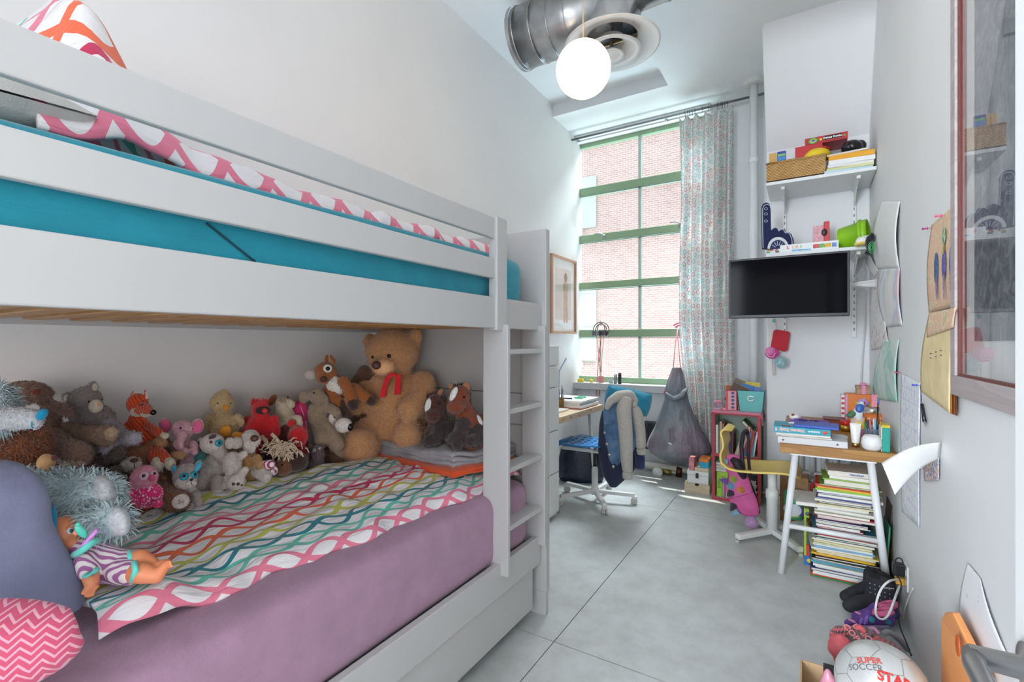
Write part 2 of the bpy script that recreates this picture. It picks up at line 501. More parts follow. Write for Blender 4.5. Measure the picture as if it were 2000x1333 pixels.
# ---- pipe, curtain rod, curtain
mb = MB(); pb = P(1472, 660, y=4.72); mb.tube([(pb.x, 4.72, 0), (pb.x, 4.72, ZC)], .034, 20)
for z in (.5, 2.9): mb.tube([(pb.x, 4.72, z), (pb.x, 4.72, z + .05)], .04, 20)
rp = thing('riser_pipe', 'white painted vertical pipe from ceiling to floor beside the curtain', 'pipe', (pb.x, 4.72, 0))
part(mb, 'pipe_run', paint('#e7e9ea', .45), rp, smooth=True, bevel=0)
part(MB().lathe([(.034, 0), (.1, 0), (.1, -.012), (.07, -.03), (.036, -.035)], 20, rotm(loc=(pb.x, 4.72, ZC))), 'ceiling_collar', paint('#dadad8', .6), rp)
ZROD = 3.55
rod = thing('curtain_rod', 'thin grey metal curtain rod running above the tall window', 'curtain rod', (-1.2, 4.85, ZROD))
part(MB().tube([(XL, 4.85, ZROD), (-.28, 4.85, ZROD)], .011, 10), 'rod', metal('#8d8f92', .35), rod, smooth=True)
for x in (XL + .03, -1.2, -.3):
    part(MB().bar((x, 4.85, ZROD), (x, YW, ZROD + .03), .012, .012), 'bracket', metal('#9a9c9e', .4), rod)
rb = MB().box((XL, 4.93, 3.585), (WX1 - .0, 4.99, 3.62))
solo(rb, 'shade_headrail', paint('#dfe2e4', .5), 'white roller shade box along the top of the tall window', 'shade', bevel=.006)

ct = Mt('ring_print_curtain', .9)
uvn = ct.node('ShaderNodeTexCoord'); vo = ct.node('ShaderNodeTexVoronoi'); vo.inputs['Scale'].default_value = 17; vo.inputs['Randomness'].default_value = .45
vo.voronoi_dimensions = '2D'
ct.link(uvn.outputs['UV'], vo.inputs['Vector'])
dd = Sk(ct.nt, vo.outputs['Distance'])
ring = (dd - .29).abs().lt(.055)
sp = ct.node('ShaderNodeSeparateColor'); ct.link(vo.outputs['Color'], sp.inputs[0])
rc = ct.ramp(sp.outputs[0], [(0, '#e0a3aa'), (.38, '#a9d0d2'), (.62, '#e8b9bd'), (.8, '#bcd8de')], 'CONSTANT')
cc = ct.mix(ring, '#f3f4f2', rc)
ct.base(cc)
tr = ct.node('ShaderNodeBsdfTranslucent'); ct.link(cc, tr.inputs[0]); mx = ct.node('ShaderNodeMixShader'); mx.inputs[0].default_value = .45
ct.link(ct.bsdf.outputs[0], mx.inputs[1]); ct.link(tr.outputs[0], mx.inputs[2]); ct.link(mx.outputs[0], ct.out.inputs[0])
def cfn(u, v):
    z = 3.5 - 3.2 * v
    x0 = -1.045 + .01 * math.sin(v * 9) + .3 * max(0, v - .62) ** 1.3
    x1 = -.565 - .005 * math.sin(v * 7) - .0 * v
    x = x0 + (x1 - x0) * u
    am = .045 * (.5 + .5 * min(1, v * 4))
    y = 4.82 + am * math.sin(u * 2 * math.pi * 5.2 + .5 * math.sin(v * 5) + 1.3 * math.sin(u * 5)) + .02 * math.sin(u * 31 + v * 3)
    if v < .04: z -= .045 * abs(math.sin(u * math.pi * 6)) * (1 - v / .04)
    return (x, y, z)
mb = MB().sheet(cfn, 110, 60, .0015, uvfn=lambda u, v: (u * 1.0, v * 3.2))
cur = thing('curtain', 'white curtain printed with pink and aqua rings hanging at the right of the window', 'curtain', (-.8, 4.82, .3))
part(mb, 'curtain_panel', ct.mat, cur, smooth=True)
for px in (1338, 1343, 1347, 1352, 1357, 1372, 1384, 1401, 1404, 1408, 1411, 1415, 1421):
    x = P(px, 215, y=4.85).x
    mb = MB().tube([(x, 4.85 + .017 * math.cos(t), ZROD + .017 * math.sin(t)) for t in [k * math.pi / 6 for k in range(13)]], .0022, 6)
    mb.tube([(x, 4.85, ZROD - .017), (x + .003, 4.845, ZROD - .05)], .002, 5)
    part(mb, 'curtain_ring', metal('#6f7173', .35), cur, smooth=True)

# ---- ceiling duct, diffuser, globe lamp
gv = Mt('galvanised_steel', .32); gv.set(Metallic=1.0)
gv.base(gv.ramp(gv.noise(9, 5), [(.3, '#9fa1a3'), (.7, '#c6c7c8')])).bump(gv.noise(40, 3), .08, .003)
M_galv = gv.mat
DX, DY, DZ = -1.07, 2.98, 3.25
du = thing('spiral_duct', 'bare galvanised round ventilation duct hanging under the ceiling', 'duct', (DX, DY, 3.3))
mb = MB().tube([(-1.74, DY, 3.50), (-1.07, DY, 3.50)], .2, 40)
for k in range(4):
    x = -1.72 + k * .13
    mb.tube([(x, DY, 3.5), (x + .008, DY, 3.5)], .204, 40)
part(mb, 'main_duct', M_galv, du, smooth=True)
part(MB().tube([(-1.76, DY, 3.5), (-1.735, DY, 3.5)], .21, 40, cap=False), 'end_collar', M_galv, du, smooth=True)
part(MB().tube([(-1.0, DY, 3.50), (-.45, DY - .0, 3.52), (XR, DY, 3.53)], .1, 28), 'branch_duct', M_galv, du, smooth=True)
part(MB().tube([(-.73, DY, 3.51), (-.71, DY, 3.51)], .104, 28), 'branch_collar', M_galv, du, smooth=True)
part(MB().lathe([(.2, .3), (.2, .22), (.165, .1), (.165, .05)], 36, rotm(loc=(DX, DY, DZ))), 'drop_neck', M_galv, du, smooth=True)
df = thing('ceiling_diffuser', 'round white ceiling diffuser of nested rings under the duct', 'diffuser', (DX, DY, DZ))
M_dif = paint('#dcdad8', .45)
part(MB().lathe([(.165, .06), (.165, .035), (.2, .03), (.27, .01), (.305, -.012), (.305, -.02), (.29, -.022), (.23, .0), (.19, .012), (.165, .03)], 48, rotm(loc=(DX, DY, DZ))), 'outer_ring', M_dif, df, smooth=True)
part(MB().lathe([(.08, .03), (.1, .0), (.15, -.04), (.19, -.06), (.19, -.066), (.14, -.052), (.09, -.02), (.08, .0)], 48, rotm(loc=(DX, DY, DZ))), 'middle_ring', M_dif, df, smooth=True)
part(MB().lathe([(.001, -.035), (.03, -.042), (.055, -.062), (.08, -.082), (.08, -.088), (.05, -.078), (.02, -.07), (.001, -.068)], 40, rotm(loc=(DX, DY, DZ))), 'inner_cone', M_dif, df, smooth=True)
part(MB().bar((DX - .17, DY, DZ - .0), (DX + .17, DY, DZ - .0), .012, .02), 'cross_bar', metal('#8a7a60', .5), df)
part(MB().tube([(DX, DY, DZ + .1), (DX, DY, DZ - .05)], .012, 10), 'stem', metal('#9b9184', .5), df)
lm = Mt('opal_glass', .3); lm.base('#fff6e6'); lm.set(Emission_Color=lin('#ffdcaa'), Emission_Strength=8.0)
pl = P(1139, 136, d=2.4)
gl = thing('globe_pendant', 'lit opal glass globe lamp hanging on a thin cord', 'lamp', (pl.x, pl.y, pl.z - .135))
part(MB().ell(pl, (.135, .135, .135), n=40), 'glass_globe', lm.mat, gl, smooth=True)
part(MB().tube([(pl.x, pl.y, pl.z + .13), (pl.x, pl.y, ZR)], .0035, 8), 'cord', paint('#b9aa98', .7), gl, smooth=True)
part(MB().lathe([(.001, .15), (.012, .148), (.03, .14), (.034, .128), (.03, .12)], 20, rotm(loc=pl)), 'lamp_cap', paint('#e9e4da', .4), gl, smooth=True)
# ================================================================ bunk bed
XF = -1.08
M_bed = paint('#bfbebd', .38, .015, 3)
M_bedin = M_bed
bed = thing('bunk_bed', 'white painted wooden bunk bed with ladder and low drawer', 'bunk bed', (-1.6, 1.0, 0))
def bx(name, lo, hi, parent=bed, m=M_bed, bev=.004, label=None): return part(MB().box(lo, hi), name, m, parent, bevel=bev, label=label)
# end panel of wide boards, at the far end, with its shallow grooves
mb = MB()
zs = [.115, .38, .66, .905, 1.06, 1.858]
for a, b in zip(zs, zs[1:]): mb.box((-2.13, 2.032, a + .0012), (-1.055, 2.072, b - .0012))
part(mb, 'end_panel', M_bed, bed, bevel=.004)
bx('plinth', (-2.13, 2.036, 0), (-1.06, 2.068, .115))
for lo, hi in (((-2.13, -.1, 0), (-2.05, -.06, 1.858)), ((-1.135, -.1, 0), (-1.055, -.06, 1.858)), ((-2.05, -.1, 1.37), (-1.135, -.06, 1.50)), ((-2.05, -.1, 1.74), (-1.135, -.06, 1.858)), ((-2.05, -.1, .255), (-1.135, -.06, .388))): bx('end_frame', lo, hi)  # near end out of view, kept open to let light into the lower bunk
bx('side_board', (XF - .03, -.06, 1.37), (XF, 2.03, 1.497))          # upper bunk
bx('side_board', (-2.16, -.06, 1.37), (-2.13, 2.03, 1.49))
bx('guard_rail', (XF - .022, -.06, 1.573), (XF, 1.665, 1.655))
bx('guard_rail', (XF - .022, -.06, 1.736), (XF, 1.665, 1.823))
bx('guard_post', (XF - .03, 1.628, 1.36), (XF + .012, 1.705, 1.826))
bx('side_board', (XF - .03, -.06, .255), (XF, 2.03, .388))           # lower bunk
bx('side_board', (-2.16, -.06, .255), (-2.13, 2.03, .388))
bx('wall_cleat', (XL + .002, -.06, 1.375), (XL + .03, 1.98, 1.415))
for y in (.35, .62, .89, 1.16, 1.43, 1.7):
    part(MB().tube([(XL + .028, y, 1.395), (XL + .033, y, 1.395)], .004, 8), 'screw', M_steel, bed)
dr = bx('drawer', (-1.9, .02, .05), (XF - .02, 1.985, .25), bev=.004)
lad = part(MB().box((-1.17, 1.672, .34), (-1.045, 1.694, 1.385)), 'ladder', M_bed, bed, bevel=.004)
part(MB().box((-1.17, 2.0, .35), (-1.045, 2.03, 1.39)), 'stile', M_bed, lad, bevel=.004)
for z in (.529, .773, 1.02, 1.272):
    part(MB().box((-1.135, 1.69, z - .011), (-1.055, 2.004, z + .011)), 'rung', M_bed, lad, bevel=.004)
M_pine = wood('#d0a06c', '#b98550', 'x')
for k in range(18):
    y = .03 + k * .114
    part(MB().box((-2.13, y, 1.385), (XF - .03, y + .065, 1.403)), 'slat', M_pine, bed, bevel=.002)
part(MB().box((-2.13, -.06, .33), (XF - .03, 2.03, .35)), 'lower_deck', M_bed, bed)

def soft_box(x0, x1, y0, y1, z0, z1, r, fn=None, n=(14, 40, 6)):
    """rounded box as a dense skin; fn(p)->offset along z/x for wrinkles"""
    bm = bmesh.new(); bmesh.ops.create_cube(bm, size=1)
    bmesh.ops.subdivide_edges(bm, edges=bm.edges[:], cuts=12, use_grid_fill=True)
    c = Vector(((x0 + x1) / 2, (y0 + y1) / 2, (z0 + z1) / 2)); h = Vector(((x1 - x0) / 2, (y1 - y0) / 2, (z1 - z0) / 2))
    for v in bm.verts:
        # more points near the edges, then push the corners round
        q = Vector([math.copysign(1 - (1 - abs(k * 2)) ** 1.7, k) * hh for k, hh in zip(v.co, h)])
        core = Vector([max(-(hh - r), min(hh - r, k)) for k, hh in zip(q, h)])
        d = q - core
        p = core + (d.normalized() * r if d.length > 1e-6 else d)
        p = p + c
        if fn: p = p + Vector(fn(p))
        v.co = p
    me = bpy.data.meshes.new('soft'); bm.to_mesh(me); bm.free()
    me.polygons.foreach_set('use_smooth', [True] * len(me.polygons))
    return me
def sheet_mat(name, col, amt=.5, stretch=(2, 9, 14)):
    m = Mt(name, .75); f = m.noise(3.2, 5, m.coord(scale=stretch), .5, .15)
    m.base(m.ramp(m.noise(14, 4), [(.3, shade(col, .93)), (.7, shade(col, 1.06))])).set(Sheen_Weight=.25)
    m.bump(f * 1.0 + m.noise(260, 2) * .05, amt, .03)
    return m.mat
M_purple = sheet_mat('mauve_sheet', '#a58199', .35, (2.5, 2.5, 2.5))
me = soft_box(-2.12, -1.114, -.04, 2.0, .352, .665, .07, lambda p: (.012 * wob(p.y, p.z, 1, 5) + .004 * wob(p.y, p.z, 2, 18), 0, .006 * wob(p.x, p.y, 0, 6)))
me.materials.append(M_purple)
solo(me, 'mattress', None, 'mattress in a mauve sheet on the lower bunk', 'mattress', smooth=True, sub=1)
M_teal = sheet_mat('teal_sheet', '#1590a5', .4, (2, 1.5, 7))
me = soft_box(-2.1, -1.135, -.04, 1.965, 1.405, 1.70, .05, lambda p: (.008 * wob(p.y, p.z * 3, 1, 5), 0, .01 * wob(p.x, p.y, 3, 4)))
me.materials.append(M_teal)
tm = thing('mattress', 'mattress in a teal fitted sheet on the upper bunk', 'mattress', (-1.6, 1, 1.405))
part(me, 'fitted_sheet', None, tm, sub=1)
mb = MB().tube([(-1.131, .55, 1.575), (-1.129, .66, 1.505)], .0025, 6)
part(mb, 'seam', paint('#0c3f4f', .8), tm)

# ---- bed linen with the chain print
CH = ['#e8809a', '#67c4b0', '#1b7f8d', '#c4c25a', '#ea6a45', '#c9295a']
def chain_mat(name, order=CH, L=.24, row=.076):
    m = Mt(name, .85)
    u, v, _ = m.xyz('UV')
    nz = m.noise(3, 2, m.coord('UV'))
    v = v + nz * .02
    r = v * (1 / row)
    k = r.floor(); t = r.frac() - .5
    hsh = (k * 3.7).sin()
    ph = u * (2 * math.pi / L) + (k.m('MODULO', 2) * math.pi)
    s1 = ph.sin() * .4; wd = .1
    cs = (ph + math.pi / 2).sin(); wq = cs * cs * .055 + wd
    m1 = (t - s1).abs().lt(wq).m('MAXIMUM', (t + s1).abs().lt(wq))
    col = m.ramp(((k.m('MODULO', 6)) + .5) * (1 / 6), [(0, order[0]), (.1667, order[1]), (.3334, order[2]), (.5, order[3]), (.6667, order[4]), (.8334, order[5])], 'CONSTANT')
    m.base(m.mix(m1, '#ece8ea', col)).set(Sheen_Weight=.2)
    m.bump(m.noise(5, 4, m.coord('UV', scale=(1.2, 6, 1)), .55, .6) + m.noise(300, 2) * .04, .6, .025)
    return m.mat
M_chain = chain_mat('chain_print_linen')
def duvet_fn(u, v):
    y = y0_ = .405 + u * 1.605
    xa = -1.27 + .085 * min(1, u * 1.3) + .012 * math.sin(u * 19) + .008 * math.sin(u * 47)          # front edge
    xb = np.interp(y0_, [.405, .556, .653, .85, 1.254, 1.566, 2.0], [-1.66, -1.78, -1.85, -1.89, -1.86, -1.83, -1.82]) + .012 * math.sin(u * 13)    # back edge
    x = xa + (xb - xa) * v
    if u < .1: y += .012 * math.sin(v * 8) * (1 - u / .1)
    z = .70 + .016 * wob(x * 2, y * 2, 1, 2.6) + .011 * wob(x * 6 + y * 3, y * 2.0, 2, 2) + .006 * wob(x * 16, y * 4, 3, 1.6)
    z += .0045 * math.sin(x * 70 + 9 * wob(x * 3, y * 2, 5) + y * 5) * (.5 + wob(x * 4, y * 3, 8)) + .004 * math.sin(y * 46 + 7 * wob(x * 4, y * 2, 3))
    z += .035 * math.exp(-((u - .06) / .06) ** 2) * (.6 + .4 * math.sin(v * 16))
    z += .072 * v * min(1, (1 - u) * 3 + .2); z -= .03 * max(0, 1 - v / .08) ** 2 + .07 * max(0, 1 - (1 - v) / .05) ** 2
    return (x, y, z)
mb = MB().sheet(duvet_fn, 150, 70, .014, uvfn=lambda u, v: (u * 1.6, v * .80 + .004))
solo(mb, 'duvet', M_chain, 'white duvet printed with coloured chains spread over the lower bunk', 'duvet', smooth=True)
def up_fn(u, v):
    y = .30 + u * 1.64; x = -1.215 - v * .85
    z = 1.725 + .022 * wob(x * 3, y * 3, 1, 2) + .012 * wob(x * 8, y * 7, 2, 2)
    z += .055 * math.exp(-((v - .06) / .12) ** 2) * (.6 + .4 * wob(y * 4, 0, 0, 2))
    z -= .05 * max(0, 1 - v / .04)
    h = math.exp(-((u - .10) / .105) ** 2); z += .50 * h * math.exp(-((v - .55) / .34) ** 2) * (1 + .12 * wob(x * 6, y * 6, 3, 2))
    return (x, y, z)
mb = MB().sheet(up_fn, 120, 60, .014, uvfn=lambda u, v: (u * 1.7, v * .9 + .01))
solo(mb, 'duvet', chain_mat('chain_print_upper', ['#e8809a', '#e0708f', '#c9295a', '#ea6a45', '#e8809a', '#67c4b0'], .24, .1), 'white duvet printed with pink chains heaped on the upper bunk', 'duvet', smooth=True)

def pillow(c, w, d, t, M3, mat_, label, name='pillow', crease=.012, cat='pillow'):
    def fn(u, v, s):
        a, b = u * 2 - 1, v * 2 - 1
        q = max(0, (1 - abs(a) ** 3.2)) ** .55 * max(0, (1 - abs(b) ** 3.2)) ** .55
        k = 1 - .07 * (1 - q)
        x, y = a * w / 2 * (1 - .06 * b * b), b * d / 2 * (1 - .06 * a * a)
        z = s * (t / 2 * q + .002) + crease * q * wob(a * 2.0 + s, b * 2.0, 4 + s, 1.6)
        return Vector(c) + M3 @ Vector((x, y, z))
    mb = MB(); mb.sheet(lambda u, v: fn(u, v, 1), 36, 36); mb.sheet(lambda u, v: fn(1 - u, v, -1), 36, 36)
    return solo(mb, name, mat_, label, cat, smooth=True)
E3 = lambda rx, ry, rz: Euler((math.radians(rx), math.radians(ry), math.radians(rz))).to_matrix()
pillow((-1.38, .20, 1.77), .34, .40, .10, E3(4, 6, 0), cloth('#d2cfc9'), 'pale grey pillow showing between the upper guard rails')
# ================================================================ soft toys on the lower bunk
def O(c, f=1.9):
    return tuple(round(min(.85, v * f), 4) for v in lin(c)[:3])
_pl = {}
def fur(c, f=1.72, var=.16): return plush(O(c, f), var)
def felt(c, f=1.9): return paint(O(c, f), .9, .08, 20, .15, 200, 0, .3)
M_black = gloss('#141010')
M_brownnose = paint(O('#3b2420'), .5, .1, 40)

class Toy:
    """a soft toy described by where its pieces show in the photograph, at the depth where it sits"""
    def __init__(s, name, label, ax, ay, x=None, d=None, group='soft toys on the lower bunk', cat='soft toy'):
        s.w = P(ax, ay, x=x, d=d); s.d = (s.w - Vector((0, 0, CAM_H))).xy.dot(_F.xy)
        s.root = thing(name, label, cat, s.w, 0, group)
        s.root.location = (s.w.x, s.w.y, s.w.z); s.bvh = None; s.body_o = None
        h = Vector((s.w.x, s.w.y, 0)).normalized()
        s.fw = h; s.rt = Vector((h.y, -h.x, 0)); s.cosf = h.dot(_F)
    def pt(s, px, py, dy=0): return P(px, py, d=s.d + dy * s.cosf)
    def sc(s, dy=0): t = s.d + dy * s.cosf; return t * s.cosf / FPX, t / FPX
    def mat3(s, rot):
        a = math.radians(rot); c_, s_ = math.cos(a), math.sin(a)
        X = s.rt * c_ + Vector((0, 0, 1)) * s_; Z = Vector((0, 0, 1)) * c_ - s.rt * s_
        return Matrix((X, s.fw, Z)).transposed()
    def prims(s, L):
        """ellipsoid: (x,y,rx,ry[,dy[,rd[,rot[,mi]]]]); limb: ((x,y,r,dy),(x,y,r,dy)[,mi])"""
        out = []
        for e in L:
            if isinstance(e[0], tuple):
                mi = e[-1] if not isinstance(e[-1], tuple) else 0
                ps = [k for k in e if isinstance(k, tuple)]
                for a, b in zip(ps, ps[1:]):
                    for k in range(6):
                        t = k / 5; x, y, r, dy = [u + (v - u) * t for u, v in zip(a, b)]
                        sx, sz = s.sc(dy); out.append((s.pt(x, y, dy), (r * sz, r * sz, r * sz), s.mat3(0), mi))
            else:
                x, y, rx, ry = e[:4]; dy = e[4] if len(e) > 4 else 0; rd = e[5] if len(e) > 5 and e[5] else min(rx, ry)
                rot = e[6] if len(e) > 6 else 0; mi = e[7] if len(e) > 7 else 0
                sx, sz = s.sc(dy)
                out.append((s.pt(x, y, dy), (rx * sx, rd * sz, ry * sz), s.mat3(rot), mi))
        return out
    def body(s, mats, L, vox=.006, fur=0, n=2500, smooth=6, name='body', rough=0, fw=.0012, bald=()):
        pr = s.prims(L); mb = MB()
        for c, r, m, mi in pr: mb.ell(c, r, m, 16)
        me = mb.mesh('tmp', mats if isinstance(mats, (list, tuple)) else [mats])
        o = bpy.data.objects.new('tmp', me); COL.objects.link(o)
        r = o.modifiers.new('r', 'REMESH'); r.mode = 'VOXEL'; r.voxel_size = vox
        q = o.modifiers.new('s', 'SMOOTH'); q.iterations = smooth; q.factor = .5
        dg = C.evaluated_depsgraph_get(); me2 = bpy.data.meshes.new_from_object(o.evaluated_get(dg))
        bpy.data.objects.remove(o); bpy.data.meshes.remove(me)
        ms = mats if isinstance(mats, (list, tuple)) else [mats]
        me2.materials.clear()
        for m in ms: me2.materials.append(m)
        N = len(me2.vertices); co = np.empty(N * 3); me2.vertices.foreach_get('co', co); co = co.reshape(-1, 3)
        no = np.empty(N * 3); me2.vertices.foreach_get('normal', no); no = no.reshape(-1, 3)
        if rough:
            k = np.array([wob(c[0], c[1], c[2], 55) for c in co]); co = co + no * (k * rough)[:, None]
        best = np.full(N, 1e9); bi = np.zeros(N, int)
        for c, rr, m, mi in pr:
            q = (co - np.array(c)) @ np.array(m); dist = np.linalg.norm(q / np.array(rr), axis=1)
            w = dist < best; best[w] = dist[w]; bi[w] = mi
        faces = [list(p.vertices) for p in me2.polygons]
        fm_ = [int(bi[f[0]]) for f in faces]
        V = [tuple(c) for c in co]
        s.bvh = BVHTree.FromPolygons(V, faces)
        if fur:
            rng = np.random.default_rng(len(V)); fi = rng.integers(0, len(faces), n)
            for k in fi:
                if fm_[k] in bald: continue
                f = faces[k]; c = co[f].mean(0); nn = no[f].mean(0); nn /= (np.linalg.norm(nn) + 1e-9)
                j = rng.normal(0, .55, 3); j[2] -= .35; d = nn + j; d /= np.linalg.norm(d)
                a = np.cross(d, rng.normal(0, 1, 3)); a /= (np.linalg.norm(a) + 1e-9)
                ln = fur * rng.uniform(.6, 1.3); b0 = len(V); w = fw * rng.uniform(.7, 1.4)
                bb = np.cross(d, a); mid = c + d * ln * .55; tip = c + d * ln * .9 + np.array((0, 0, -ln * .25))
                V += [tuple(c + a * w), tuple(c - a * w), tuple(mid + a * w * .7), tuple(mid - a * w * .7), tuple(tip)]
                faces += [[b0, b0 + 1, b0 + 3, b0 + 2], [b0 + 2, b0 + 3, b0 + 4]]; fm_ += [fm_[k]] * 2
        bpy.data.meshes.remove(me2)
        me3 = bpy.data.meshes.new(name); me3.from_pydata(V, [], faces)
        for m in ms: me3.materials.append(m)
        me3.polygons.foreach_set('material_index', fm_); me3.polygons.foreach_set('use_smooth', [True] * len(faces)); me3.update()
        o = part(me3, name, None, s.root)
        if s.body_o is None: s.body_o = o
        return o
    def blob(s, name, m, L, label=None, sub=0):
        mb = MB()
        for c, r, mm, mi in s.prims(L): mb.ell(c, r, mm, 18)
        return part(mb, name, m, s.root, smooth=True, label=label)
    def hit(s, px, py):
        o = Vector((0, 0, CAM_H)); d = ray(px, py).normalized()
        h = s.bvh.ray_cast(o, d)
        if h[0] is None:
            q = s.pt(px, py); h = s.bvh.find_nearest(q)
        return h[0], h[1] if h[1].dot(d) < 0 else -h[1]
    def on(s, name, m, px, py, rx, ry=None, flat=.45, rot=0, label=None, lift=0, parent=None):
        """a button, patch or pad lying on the surface seen at px,py"""
        c, n = s.hit(px, py); ry = ry or rx
        d = (c - Vector((0, 0, CAM_H))).length; t = (c.xy.dot(_F.xy)); k = t / FPX
        n = (n * .6 - ray(px, py).normalized() * .4).normalized()
        up = Vector((0, 0, 1)); X = up.cross(n)
        X = X.normalized() if X.length > .1 else s.rt.copy()
        if X.dot(s.rt) < 0: X = -X
        Z = n.cross(X).normalized()
        if Z.z < 0: Z = -Z
        a = math.radians(rot); X, Z = X * math.cos(a) + Z * math.sin(a), Z * math.cos(a) - X * math.sin(a)
        M = Matrix((X, n, Z)).transposed(); r_ = min(rx, ry) * k
        return part(MB().ell(c + n * (lift + r_ * flat * .15), (rx * k, r_ * flat, ry * k), M, 16), name, m, parent or s.root, smooth=True, label=label)
    def line(s, name, m, pts, w=.0012):
        q = []
        for x, y in pts:
            c, n = s.hit(x, y); q.append(c + n * .002)
        return part(MB().tube(q, w, 6), name, m, s.root, smooth=True)
    def loft(s, name, m, rows, ratio=.5, n=36, wr=0, seed=1, dy=0, label=None, sub=1, freq=3):
        """a hanging cloth body: rows of (y, x left, x right[, dy]) in the photograph"""
        rings = []; rr = []
        for a, b in zip(rows, rows[1:]):
            for k in range(5): rr.append([u + (v - u) * k / 5 for u, v in zip(a, b)])
        rr.append(list(rows[-1])); mb = MB(); vs_, fs = [], []
        for i, q in enumerate(rr):
            y, xl, xr = q[:3]; dd = dy + (q[3] if len(q) > 3 else 0); c = s.pt((xl + xr) / 2, y, dd); sx, _ = s.sc(dd); w = (xr - xl) / 2 * sx
            for k in range(n):
                t = 2 * math.pi * k / n
                f = 1 + wr * (.6 * math.sin(freq * 2 * t + seed + i * .10) + .5 * math.sin(freq * 3.3 * t + seed * 2 - i * .16)) * (abs(math.sin(t)) ** .5) + wr * .8 * wob(math.cos(t) * 2, i * .18, seed)
                vs_.append(c + s.rt * (math.cos(t) * w * (1 + (f - 1) * .3)) + s.fw * (math.sin(t) * w * ratio * f))
        for i in range(len(rr) - 1):
            for k in range(n): fs.append((i * n + k, i * n + (k + 1) % n, (i + 1) * n + (k + 1) % n, (i + 1) * n + k))
        fs += [tuple(range(n - 1, -1, -1)), tuple(range((len(rr) - 1) * n, len(rr) * n))]
        mb.add(vs_, fs); o = part(mb, name, m, s.root, smooth=True, sub=sub, label=label)
        if s.bvh is None: s.bvh = BVHTree.FromPolygons([tuple(v) for v in vs_], fs)
        return o
    def limb(s, name, m, pts, label=None, squash=.8):
        """a tapering tube through (x, y, r px, dy)"""
        q, r = [], []
        for a, b in zip(pts, pts[1:]):
            for k in range(4):
                e = [u + (v - u) * k / 4 for u, v in zip(a, b)]; q.append(s.pt(e[0], e[1], e[3])); r.append(e[2] * s.sc(e[3])[1])
        e = pts[-1]; q.append(s.pt(e[0], e[1], e[3])); r.append(e[2] * s.sc(e[3])[1])
        return part(MB().tube(q, r, 16, squash=squash), name, m, s.root, smooth=True, sub=1, label=label)
    def eye(s, px, py, r, iris=None, white=False):
        if iris:
            e = s.on('eye', iris, px, py, r, flat=.5); s.on('pupil', M_black, px, py, r * .62, flat=.8, lift=.001, parent=e)
            s.on('glint', gloss('#ffffff'), px - r * .25, py - r * .3, r * .2, flat=.6, lift=.004, parent=e)
        else: s.on('eye', M_black, px, py, r, flat=.9)

# --- the big teddy in the corner
T = Toy('teddy_bear', 'large golden teddy bear with a red ribbon sitting in the corner of the lower bunk', 765, 880, x=-1.83)
T.body(fur('#a47851', 1.6), [(767, 688, 53, 46, .02, 44), (811, 660, 15, 19, .03, 10), (722, 668, 13, 17, .06, 10), (775, 800, 60, 78, .04, 55), (772, 752, 50, 34, .04, 38),
    ((826, 748, 24, .0), (826, 778, 25, -.05), (800, 800, 25, -.12)), ((716, 765, 22, .0), (704, 785, 22, -.04), (692, 792, 21, -.05)),
    ((722, 850, 36, -.02), (708, 868, 36, -.10), (702, 872, 36, -.16)), ((808, 850, 30, .0), (798, 850, 29, -.10), (796, 850, 28, -.14)), (750, 716, 26, 20, -.09, 18)],
    vox=.009, fur=.014, n=9000, rough=.004)
T.blob('muzzle', felt('#b98a63'), [(749, 717, 22, 16, -.105, 16)], 'smooth pale muzzle')
T.blob('nose', M_brownnose, [(735, 714, 9, 8.5, -.155, 5)])
T.eye(760, 696, 4.2); T.eye(728, 698, 3)
T.line('mouth', M_black, [(741, 724), (745, 729), (752, 731), (758, 727)])
T.line('mouth', M_black, [(739, 722), (735, 727)])
rb = felt('#a8141c'); mb = MB()
for pts, w in (([(766, 731), (757, 741), (751, 757), (746, 777)], 11), ([(766, 731), (778, 733), (777, 750), (776, 771)], 12)):
    q = [T.pt(x, y, -.125 + .03 * abs(i - 1.5) * 0) for i, (x, y) in enumerate(pts)]; hw = w * T.d / FPX / 2
    mb.sheet(lambda u, v: (lambda i, f: q[i].lerp(q[i + 1], f))(min(2, int(u * 3)), u * 3 - min(2, int(u * 3))) + T.rt * ((v - .5) * 2 * hw) + T.fw * (.006 * math.sin(v * 6 + u * 3)), 12, 4, .003)
mb.ell(T.pt(766, 732, -.125), (.016, .012, .011), T.mat3(0))
part(mb, 'ribbon', rb, T.root, smooth=True, label='red ribbon')
# --- plush behind the teddy
T = Toy('plush_dog', 'dark taupe plush half hidden behind the left shoulder of the large teddy', 712, 800, x=-2.04)
T.body(fur('#5d4536'), [(712, 745, 20, 32, 0, 16), ((706, 740, 15, 0), (694, 756, 13, 0)), (716, 800, 30, 60, 0, 14), (735, 735, 12, 18, .0, 10)], fur=.008, n=1200)
